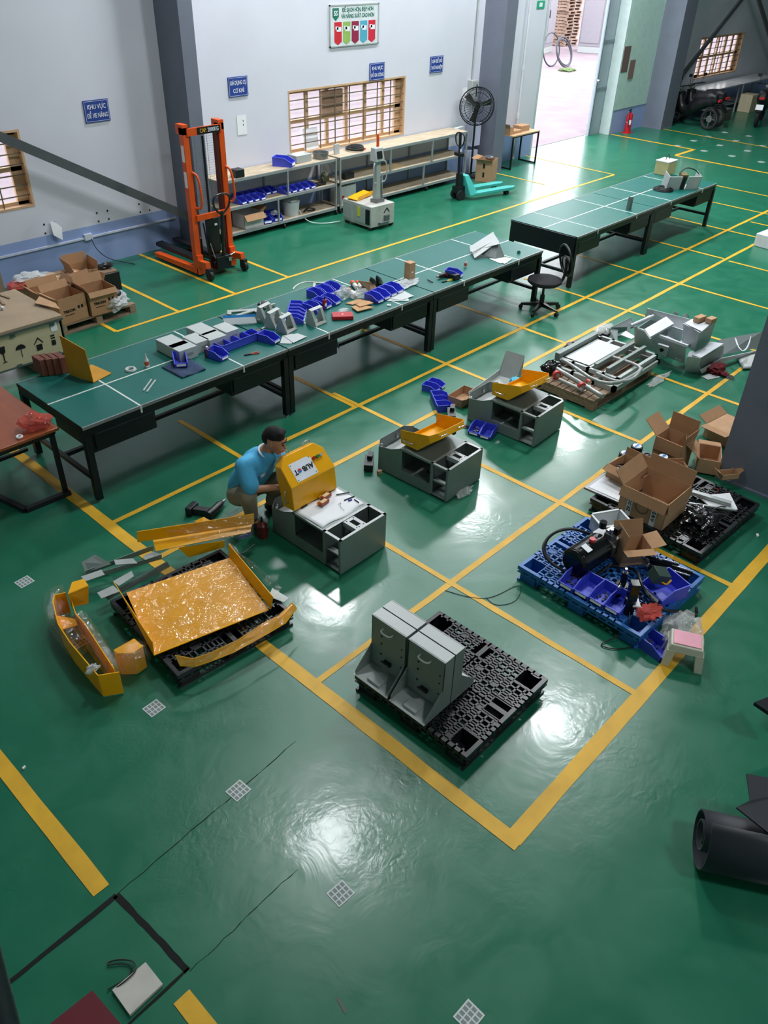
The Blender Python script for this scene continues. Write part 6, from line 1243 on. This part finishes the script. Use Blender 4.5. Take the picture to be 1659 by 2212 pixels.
for i, (x, y) in enumerate(((820, 300), (890, 280))): tag(MB().tube([e7(x, y, .81), e7(x-20, y-40, .9), e7(x-40, y-80, .97)], [.04, .035, .01], 8).build('vinyl_pouch', M_black), 'black vinyl pouch behind the row of four bins, the %s one' % ('left', 'right')[i], 'pouch')
for P, lab, z in (([(970, 500), (1140, 365), (1240, 490), (1225, 500)], 'below the row of four bins, lower sheet', .803), ([(1000, 470), (1150, 365), (1295, 438), (1150, 490)], 'below the row of four bins, upper sheet', .808)):
    tag(MB().plate([e7(x, y, z) for x, y in P], .004).build('steel_sheet', M_wbox), 'flat pale grey sheet '+lab, 'metal sheet', 'flat pale sheets on the bench')
for P, lab, z in (([(690, 1005), (720, 915), (840, 890), (830, 1010)], 'near the triangular brackets, lower sheet', .803), ([(740, 920), (900, 885), (1010, 925), (850, 1000)], 'near the triangular brackets, upper sheet', .808)):
    tag(MB().plate([e6(x, y, z) for x, y in P], .004).build('steel_sheet', M_wbox), 'flat pale grey sheet '+lab, 'metal sheet', 'flat pale sheets on the bench')
tag(MB().torus(e7(997, 548, .806), .018, .008, 16, 6).build('small_ring', M_paper), 'tiny white ring near the bench edge below the pale sheets', 'ring')
o = MB().box(-.05, -.05, 0, .05, .05, .22).build('upright_carton', M_card, bev=.003); place(o, b6(250, 600), -3); tag(o, 'narrow brown carton standing upright on the bench', 'box'); MB().ob((0, -.051, .1), (.03, .002, .015)).build('printed_label', M_paper, o)
t = thing('red_tip_bottle', 'small red bottle with a black nozzle standing in front of the bins', 'bottle', e7(230, 600), 0); part(t, 'bottle_body', mat('bottle_red', (150, 30, 40), .4), MB().box(-.025, -.018, 0, .025, .018, .12), bev=.006); part(t, 'nozzle', M_black, MB().cyl((0, 0, .12), (0, 0, .17), .01, .004)); part(t, 'label_patch', M_paper, MB().box(-.016, -.02, .02, .016, -.0185, .08))
drill(b6(470, 590, .8), 175, 'black cordless drill on the bench beside the single blue bin')
t = thing('pliers', 'yellow-handled pliers lying at the bench edge by the drill', 'pliers', b6(490, 612, .806), -10); part(t, 'handle', mat('pliers_yellow', (206, 180, 50), .4), MB().tube([(0, 0, 0), (.06, .02, 0), (.1, .012, 0)], .007, smooth=1).tube([(0, 0, 0), (.06, -.02, 0), (.1, -.012, 0)], .007, smooth=1)); part(t, 'jaw', M_steelk, MB().ob((-.04, 0, 0), (.08, .02, .01)))
tag(MB().cyl(b6(365, 605, .81), b6(400, 622, .81), .007).build('short_screwdriver', M_steelk), 'short dark screwdriver left of the yellow pliers', 'screwdriver')
# grey folded cover and papers
t = thing('folded_grey_cover', 'pale grey folded metal cover propped like a tent on the bench', 'metal cover', (0, 0, 0)); P = [b6(635, 395, .86), b6(785, 300, 1.02), b6(822, 360, .98), b6(668, 468, .82)]
part(t, 'sloping_face', M_top, MB().plate(P, .006)); part(t, 'front_lip', M_top, MB().plate([b6(640, 425, .84), b6(830, 375, .98), b6(822, 358, .99), b6(638, 400, .86)][::1], .004).bar(b6(650, 430, .86), b6(815, 340, .99), .02, .01)); part(t, 'end_leaf', M_gin, MB().plate([b6(822, 362, .98), b6(860, 460, .81), b6(800, 470, .81), b6(700, 440, .84)], .005)); part(t, 'thin_edge', M_top, MB().bar(b6(785, 300, 1.02), b6(860, 460, .81), .008))
for P, lab in (([(750, 460), (800, 450), (910, 470), (860, 503)], 'upper'), ([(760, 470), (850, 455), (880, 495), (830, 500)], 'lower')): tag(MB().plate([b6(x, y, .804 if lab == 'lower' else .807) for x, y in P], .002).build('paper_sheet', M_paper), 'white paper under the folded grey cover, the %s sheet' % lab, 'paper', 'papers by the grey cover')
tag(MB().cyl(b6(950, 430, .8), b6(950, 430, .815), .025).build('small_lump', M_mat_), 'small green lump on the bench mat near its far end', 'lump')
# far bench: cream box, open white box with cables, steel bracket
def c3_(px, py, z=.8): return G(1240+px/3.96, 160+py/3.96, z)
t = thing('cream_box', 'cream and olive box with a cable on the far end of the far bench', 'box', c3_(770, 850), 0); part(t, 'body', mat('olive_cream', (176, 168, 120), .5), MB().box(-.17, -.13, 0, .17, .13, .23), bev=.006); part(t, 'lid', M_paper, MB().box(-.175, -.135, .23, .175, .135, .245)); part(t, 'cable', M_cable, MB().tube([(-.05, 0, .25), (-.03, 0, .33), (.06, 0, .33), (.1, 0, .25)], .008, smooth=2))
t = thing('open_white_box', 'open white metal box showing its inside on the far bench', 'box', c3_(900, 975), 15, rot=(14, 0, -38)); part(t, 'housing', M_top, MB().box(-.3, -.1, 0, -.06, -.09, .26).box(.06, -.1, 0, .3, -.09, .26).box(-.3, -.1, 0, .3, .12, .01).box(-.3, -.1, 0, -.29, .12, .26).box(.29, -.1, 0, .3, .12, .26)); part(t, 'inner_unit', mat('inner_olive', (110, 100, 66), .5), MB().box(-.06, -.06, .01, .06, .06, .27)); part(t, 'dark_bottle', M_steelk, MB().cyl((0, -.08, .02), (0, -.08, .25), .03)); part(t, 'cable', M_cable, MB().tube([(-.1, 0, .26), (0, .05, .36), (.2, .05, .32), (.28, 0, .26)], .01, smooth=2))
b = MB(); c_ = c3_(800, 975, .815)
for i in range(4): b.torus(c_+V((rnd.uniform(-.03, .03)-.12, rnd.uniform(-.03, .03), .008*i)), .17-.02*i, .011, 30, 6)
tag(b.build('coiled_cable', M_cable), 'coil of thick black cable around the open white box', 'cable')
tag(MB().plate([(-.04, 0, 0), (.04, 0, 0), (.045, 0, .2), (-.03, 0, .2)], .006, (0, 1, 0)).plate([(-.04, 0, 0), (-.04, .05, 0), (-.03, .05, .2), (-.03, 0, .2)], .006, (1, 0, 0)).plate([(-.04, 0, .003), (.04, 0, .003), (.04, .05, .003), (-.04, .05, .003)], .006).build('steel_angle', M_steel), 'small upright steel angle piece alone in the middle of the far bench', 'bracket').location = c3_(478, 1160)
# things on the shelves
def s2(px, py, z, y=None): return G(550+px/2.9625, py/2.9625, z)
carton('white_blue_carton', 'white and blue printed carton with open flaps on the bottom shelf behind the stacker', .42, .34, .24, (8.95, 11.46, .14), 0, [('y-', 140, .12), ('x+', 50, .1)], M_=mat('printed_white', (190, 190, 190), .7))
tag(MB().box(-.18, -.12, 0, .18, .12, .13).build('equipment_case', M_greyL, bev=.008), 'grey-white rectangular case on the top of the left shelf unit', 'case').location = (10.25, 11.52, 1.0)
tag(MB().lathe([(.13, 0), (.15, .11), (.14, .11), (.12, .01)]).build('metal_bowl', M_steel), 'round metal bowl on top of the left shelf unit at its right end', 'bowl').location = (10.7, 11.45, 1.0)
tag(MB().ob((0, 0, .09), (.12, .04, .18), (0, 0, 0)).build('white_device', M_top, bev=.005), 'small upright white device on the right shelf unit near its left end', 'device').location = (11.15, 11.5, 1.0)
t = thing('belt_coil', 'coiled dark belt with an orange strap on top of the right shelf unit', 'belt', (11.65, 11.52, 1.0)); part(t, 'belt', M_rub, MB().torus((0, 0, .04), .16, .022, 28, 8).torus((.05, .02, .06), .13, .018, 28, 8)); part(t, 'orange_strap', M_or, MB().ob((.12, -.08, .02), (.16, .05, .02)))
tag(MB().ob((0, 0, .01), (.35, .08, .015), (0, 0, 10)).build('white_strip', M_white), 'white strip lying at the right end of the right shelf top', 'strip').location = (14.9, 11.6, 1.0)
tag(MB().box(-.3, -.16, 0, .3, .16, .012).build('ply_offcut', mat('light_ply', (206, 176, 134), .7)), 'loose pale plywood piece on the middle shelf of the right unit', 'board').location = (12.6, 11.5, .562)
tag(MB().box(-.12, -.07, 0, .12, .07, .1).build('black_module', M_black, bev=.006), 'black module on the middle shelf at the left end of the right unit', 'device').location = (11.35, 11.42, .562)
tag(MB().box(-.14, -.05, 0, .14, .05, .05).build('black_tool_case', M_black, bev=.01), 'flat black tool case beside the row of five bins', 'case').location = (10.58, 11.38, .562)
tag(MB().blob((0, 0, .1), (.1, .06, .1), 2, .35, 3).build('olive_part', mat('olive_metal', (90, 92, 70), .5, .3)), 'dark olive machine part at the right end of the left middle shelf', 'machine part').location = (10.8, 11.45, .562)
t = thing('bucket', 'white bucket stuffed with plastic on the bottom shelf of the left unit', 'bucket', (9.95, 11.46, .14)); part(t, 'bucket_body', M_wb, MB().lathe([(.13, 0), (.16, .24), (.15, .24), (.12, .01)])); part(t, 'stuffed_plastic', M_bag, MB().blob((0, 0, .25), (.16, .15, .07), 5, .4, 3))
tag(MB().tube([(10.2, 11.4, .15), (10.35, 11.45, .2), (10.5, 11.4, .15), (10.4, 11.35, .15), (10.3, 11.42, .16)], .014, smooth=3).build('tangled_cable', M_cable), 'tangle of black cable on the bottom shelf right of the bucket', 'cable')
for i, x in enumerate((9.26, 9.52)): tag(MB().blob((x, 11.42, .26), (.07, .07, .04), i, .5, 3).build('plastic_bag', M_bag), 'clear bag in the blue bin on the bottom shelf, the %s one' % ('left', 'right')[i], 'bag')
t = thing('warning_cabinet', 'pale cabinet with a yellow warning sticker on the bottom shelf of the right unit', 'cabinet', (11.28, 11.46, .14)); part(t, 'body', M_top, MB().box(-.2, -.15, 0, .2, .15, .33), bev=.006); part(t, 'warning_sticker', MATS['sticker_yellow'], MB().box(.1, -.153, .05, .18, -.15, .15)); part(t, 'red_mark', M_red, MB().box(-.18, -.153, .1, -.12, -.15, .16))
tag(MB().box(-.09, -.08, 0, .09, .08, .13).build('black_module', M_black, bev=.01), 'black box lying on the top shelf behind the stacker handle', 'box').location = (8.72, 11.36, 1.0)
for x, z0 in ((15.5, 0), (15.55, .55)): tag(MB().ob((x-.03, 11.66, z0+.25), (.3, .16, .46)).build('lilac_box', mat('lilac_white', (186, 190, 214), .6)), 'pale lilac box behind the fan, the %s one' % ('lower' if z0 == 0 else 'upper'), 'box')
# ================================================================ office chair
t = thing('office_chair', 'black mesh office chair on casters at the end of the bench', 'chair', (G(1160, 668).x, G(1160, 668).y-.06, 0), -35)
M_fab = mat('black_fabric', (26, 27, 31), .9, 0, .1, 30)
for k in range(5):
    a = R(72*k+10); ex, ey = math.cos(a)*.29, math.sin(a)*.29
    l = part(t, 'base_arm', M_black, MB().hexa([(-ey*.1, ex*.1, .07), (ey*.1, -ex*.1, .07), (ex-(-ey)*-.05, ey-.05*ex, .055), (ex-ey*.05, ey+.05*ex, .055), (-ey*.1, ex*.1, .13), (ey*.1, -ex*.1, .13), (ex+ey*.05, ey-.05*ex, .085), (ex-ey*.05, ey+.05*ex, .085)]))
    part(l, 'caster', M_rub, MB().cyl((ex-.02*math.cos(a+1.57), ey-.02*math.sin(a+1.57), .03), (ex+.02*math.cos(a+1.57), ey+.02*math.sin(a+1.57), .03), .03, n=16))
part(t, 'gas_column', M_black, MB().cyl((0, 0, .1), (0, 0, .24), .035).cyl((0, 0, .24), (0, 0, .42), .018))
part(t, 'seat', M_fab, MB().lathe([(.02, .40), (.21, .40), (.245, .43), (.24, .46), (.2, .475), (.02, .47)], n=28), bev=0)
part(t, 'seat_underpan', M_black, MB().box(-.12, -.1, .38, .12, .1, .41)); part(t, 'lever', M_black, MB().cyl((0, .1, .39), (.0, .26, .38), .008))
part(t, 'back_support', M_black, MB().tube([(.1, 0, .39), (.26, 0, .40), (.30, 0, .55), (.28, 0, .75)], .022, smooth=2))
br_ = MB()
Mb = Matrix.Rotation(R(80), 3, 'Y'); br_.torus((.27, 0, .72), .215, .016, 32, 8, Mb).torus((.28, 0, .66), .12, .010, 24, 6, Mb)
part(t, 'back_frame', M_black, br_)
part(t, 'back_mesh', film('black_mesh', (18, 18, 20), .05, 60, .3, .65), MB().grid(lambda u, v: V((.27, 0, .72))+Mb @ V((.21*v*math.cos(2*math.pi*u), .21*v*math.sin(2*math.pi*u), .03*(1-v))), 28, 4))
# ================================================================ left edge: crate, pallet of cartons
t = thing('wooden_crate', 'large pale plywood shipping crate with handling symbols at the left edge', 'crate', (3.55, 9.05, 0), 0)
M_crt = mat('crate_plywood', (196, 182, 148), .7, 0, .08, 3, stretch=(1, 6, 6)); M_crtt = mat('crate_top_plywood', (156, 136, 112), .75, 0, .12, 3)
W0, W1, Y0, Y1 = -1.2, .50, -.18, .95
part(t, 'side_board', M_crt, MB().box(W0, Y0, .16, W1, Y0+.02, .60)); part(t, 'end_board', M_crt, MB().box(W1-.02, Y0, .16, W1, Y1, .60)); part(t, 'lid_board', M_crtt, MB().box(W0-.0, Y0-.02, .60, W1+.02, Y1, .63)); part(t, 'skid', M_old, MB().box(W1-.4, Y0, 0, W1-.28, Y1, .16).box(-.9, Y0, 0, -.78, Y1, .16).box(W1-.12, Y0, .02, W1, Y1, .14))
part(t, 'steel_edge', M_steel, MB().box(W0, Y0-.026, .575, W1+.02, Y0-.002, .60).box(W1-.002, Y0-.01, .16, W1+.008, Y0+.03, .6).box(W0, Y0-.006, .16, W1, Y0, .18))
ic = MB(); y = Y0-.004
def I(x, pts): ic.plate([(x+a, y, b) for a, b in pts], .003, (0, 1, 0))
for x in (-.42,): I(x-.12, [(-.004, .26), (.004, .26), (.004, .46), (-.004, .46)]); I(x-.12, [(-.03, .42), (.03, .42), (0, .48)]); I(x-.05, [(-.004, .26), (.004, .26), (.004, .46), (-.004, .46)]); I(x-.05, [(-.03, .42), (.03, .42), (0, .48)]); I(x-.085, [(-.08, .245), (.08, .245), (.08, .252), (-.08, .252)])
I(-.25, [(-.035, .46), (.035, .46), (.03, .39), (.006, .37), (.006, .28), (.03, .27), (-.03, .27), (-.006, .28), (-.006, .37), (-.03, .39)])
I(-.04, [(-.06, .37)]+[(.06*math.cos(R(180-a)), .37+.055*math.sin(R(a))) for a in range(0, 181, 20)][1:]); I(-.04, [(-.003, .27), (.003, .27), (.003, .37), (-.003, .37)])
I(.18, [(-.035, .29), (.035, .29), (.035, .36), (-.035, .36)]); I(.18, [(-.06, .37), (0, .45), (.06, .37), (.05, .37), (0, .43), (-.05, .37)])
I(.36, [(-.025, .30), (.025, .30), (.025, .36), (-.025, .36)]); I(.36, [(-.025, .38), (.025, .38), (.025, .395), (-.025, .395)]); I(.36, [(-.025, .41), (.025, .41), (.025, .425), (-.025, .425)])
part(t, 'handling_symbols', M_dark, ic); part(t, 'paper_tag', M_paper, MB().box(.36, Y0-.004, .46, .44, Y0-.002, .56))
hw = MB()
for x in (-.55, -.1, .38): hw.box(x-.03, Y0-.012, .53, x+.03, Y0-.004, .57).box(x-.03, Y0-.012, .17, x+.03, Y0-.004, .2)
part(t, 'clasp', M_steel, hw)
tag(MB().plate([b4(0, 400, .64), b4(65, 420, .64), b4(60, 430, .64), b4(0, 408, .64)], .008).plate([b4(0, 430, .64), b4(35, 465, .64), b4(20, 470, .64), b4(0, 450, .64)], .008).build('timber_offcuts', M_old), 'thin brown slats lying on the shipping crate', 'slats')
tag(MB().ob(b4(18, 490, .65), (.03, .05, .03)).build('white_chip', M_white), 'small white chip on the shipping crate', 'chip')
tag(MB().box(-.06, -.05, 0, .03, .05, .9).build('timber_post', mat('post_timber', (150, 128, 106), .8, 0, .15, 3, stretch=(6, 6, 1))), 'tall timber post at the left edge standing behind the shipping crate', 'post').location = G(6, 615, .63)+V((0, .1, -.63))
pl2 = wood_pallet(M_old, 1.15, 1.0, .13, 7); place(pl2, (4.95, 10.2, 0), 2); tag(pl2, 'timber pallet under the open cartons by the wall', 'pallet')
M_bx = mat('printed_carton', (170, 128, 92), .8, 0, .06)
t1 = carton('parts_carton', 'open brown carton with dark print, front left on the timber pallet', .40, .36, .34, (4.62, 9.88, .132), 4, [('x-', 60, .1), ('y+', 30, .1)], M_=M_bx, group='cartons on the timber pallet'); t2_ = carton('parts_carton', 'open brown carton with dark print, front right on the timber pallet', .40, .36, .32, (5.07, 9.86, .132), -2, [('y-', 150, .07), ('x-', 30, .1), ('y+', 20, .12)], M_=M_bx, group='cartons on the timber pallet')
for q in (t1, t2_): text_mesh('carton_lettering', 'TRICON', .045, M_steelk, q, (-.06, -.183, .16), (90, 0, 0), bold=.002); part(q, 'printed_marks', M_steelk, MB().ob((.08, -.181, .18), (.03, .002, .04)).ob((.13, -.181, .18), (.03, .002, .04)).ob((-.06, -.181, .11), (.14, .002, .008)))
carton('parts_carton', 'open brown carton behind the front left one on the timber pallet', .42, .34, .3, (4.62, 10.26, .132), -3, [('x+', 40, .14), ('x-', 50, .12), ('y+', 30, .1)], M_=M_bx, group='cartons on the timber pallet'); carton('parts_carton', 'open brown carton behind the front right one on the timber pallet', .36, .3, .28, (5.12, 10.2, .132), 6, [('x+', 30, .1), ('y+', 20, .1), ('x-', 50, .12)], M_=M_bx, group='cartons on the timber pallet')
carton('parts_carton', 'long closed brown carton at the back of the timber pallet', .85, .5, .22, (4.95, 10.75, .132), 0, [], M_=M_bx, closed=True, group='cartons on the timber pallet'); carton('parts_carton', 'open brown carton with tall flaps at the back right of the timber pallet', .34, .36, .3, (5.35, 10.72, .132), -6, [('y+', 10, .14), ('x-', 20, .14), ('x+', 10, .1)], M_=M_bx, group='cartons on the timber pallet')
for i in range(3): tag(MB().box(-.4, -.05, 0, .4, .05, .02).build('wooden_plank', mat('pale_slat', (200, 170, 140), .8)), 'pale wooden slat on the long closed carton, %s from the front' % OD[i], 'slat', 'pale wooden slats').location = (4.9, 10.6+.14*i, .354)
o = thing('black_equipment_case', 'black square case with tools on top beside the timber pallet', 'case', G(233, 640, 0)+V((0, .1, 0)), -4); part(o, 'case_body', M_black, MB().box(-.22, -.16, 0, .22, .16, .34), bev=.01); part(o, 'case_tray', M_old, MB().box(-.2, -.14, .34, .2, .14, .355)); part(o, 'tool_heap', M_black, MB().blob((.1, .02, .4), (.12, .08, .04), 3, .5, 3).tube([(-.2, 0, .37), (0, .05, .4), (.22, .1, .36)], .015, smooth=1))
t = thing('bagged_motor', 'black motor in clear plastic at the right end of the timber pallet', 'motor', G(248, 660, .15), 20); part(t, 'motor_body', M_moto, MB().cyl((-.12, 0, .1), (.1, .02, .12), .1, n=18), bev=.01); part(t, 'plastic_bag', M_bag, MB().blob((0, -.02, .07), (.2, .17, .1), 5, .5, 3, 4))
tag(MB().blob(G(60, 600, .45), (.2, .16, .06), 8, .5, 3, 4).build('plastic_bag', M_bag), 'crumpled clear bags lying over the back of the timber pallet cartons', 'bag'); tag(MB().blob(G(40, 615, .4), (.16, .12, .06), 9, .4, 3, 4).build('red_plastic_bag', M_rbag), 'crumpled red plastic bag at the back left of the timber pallet', 'bag')
tag(MB().blob((5.15, 11.5, .09), (.25, .16, .1), 3, .3, 2, 4).build('plastic_bag', M_bag), 'pale plastic-wrapped bundle on the floor against the blue lower wall', 'bag')
tag(MB().plate([G(75, 655, .66), G(85, 640, .66), G(120, 655, .66), G(130, 668, .66)], .005).build('flat_cardboard', M_card), 'flat brown cardboard lying over the corner of the shipping crate', 'cardboard')
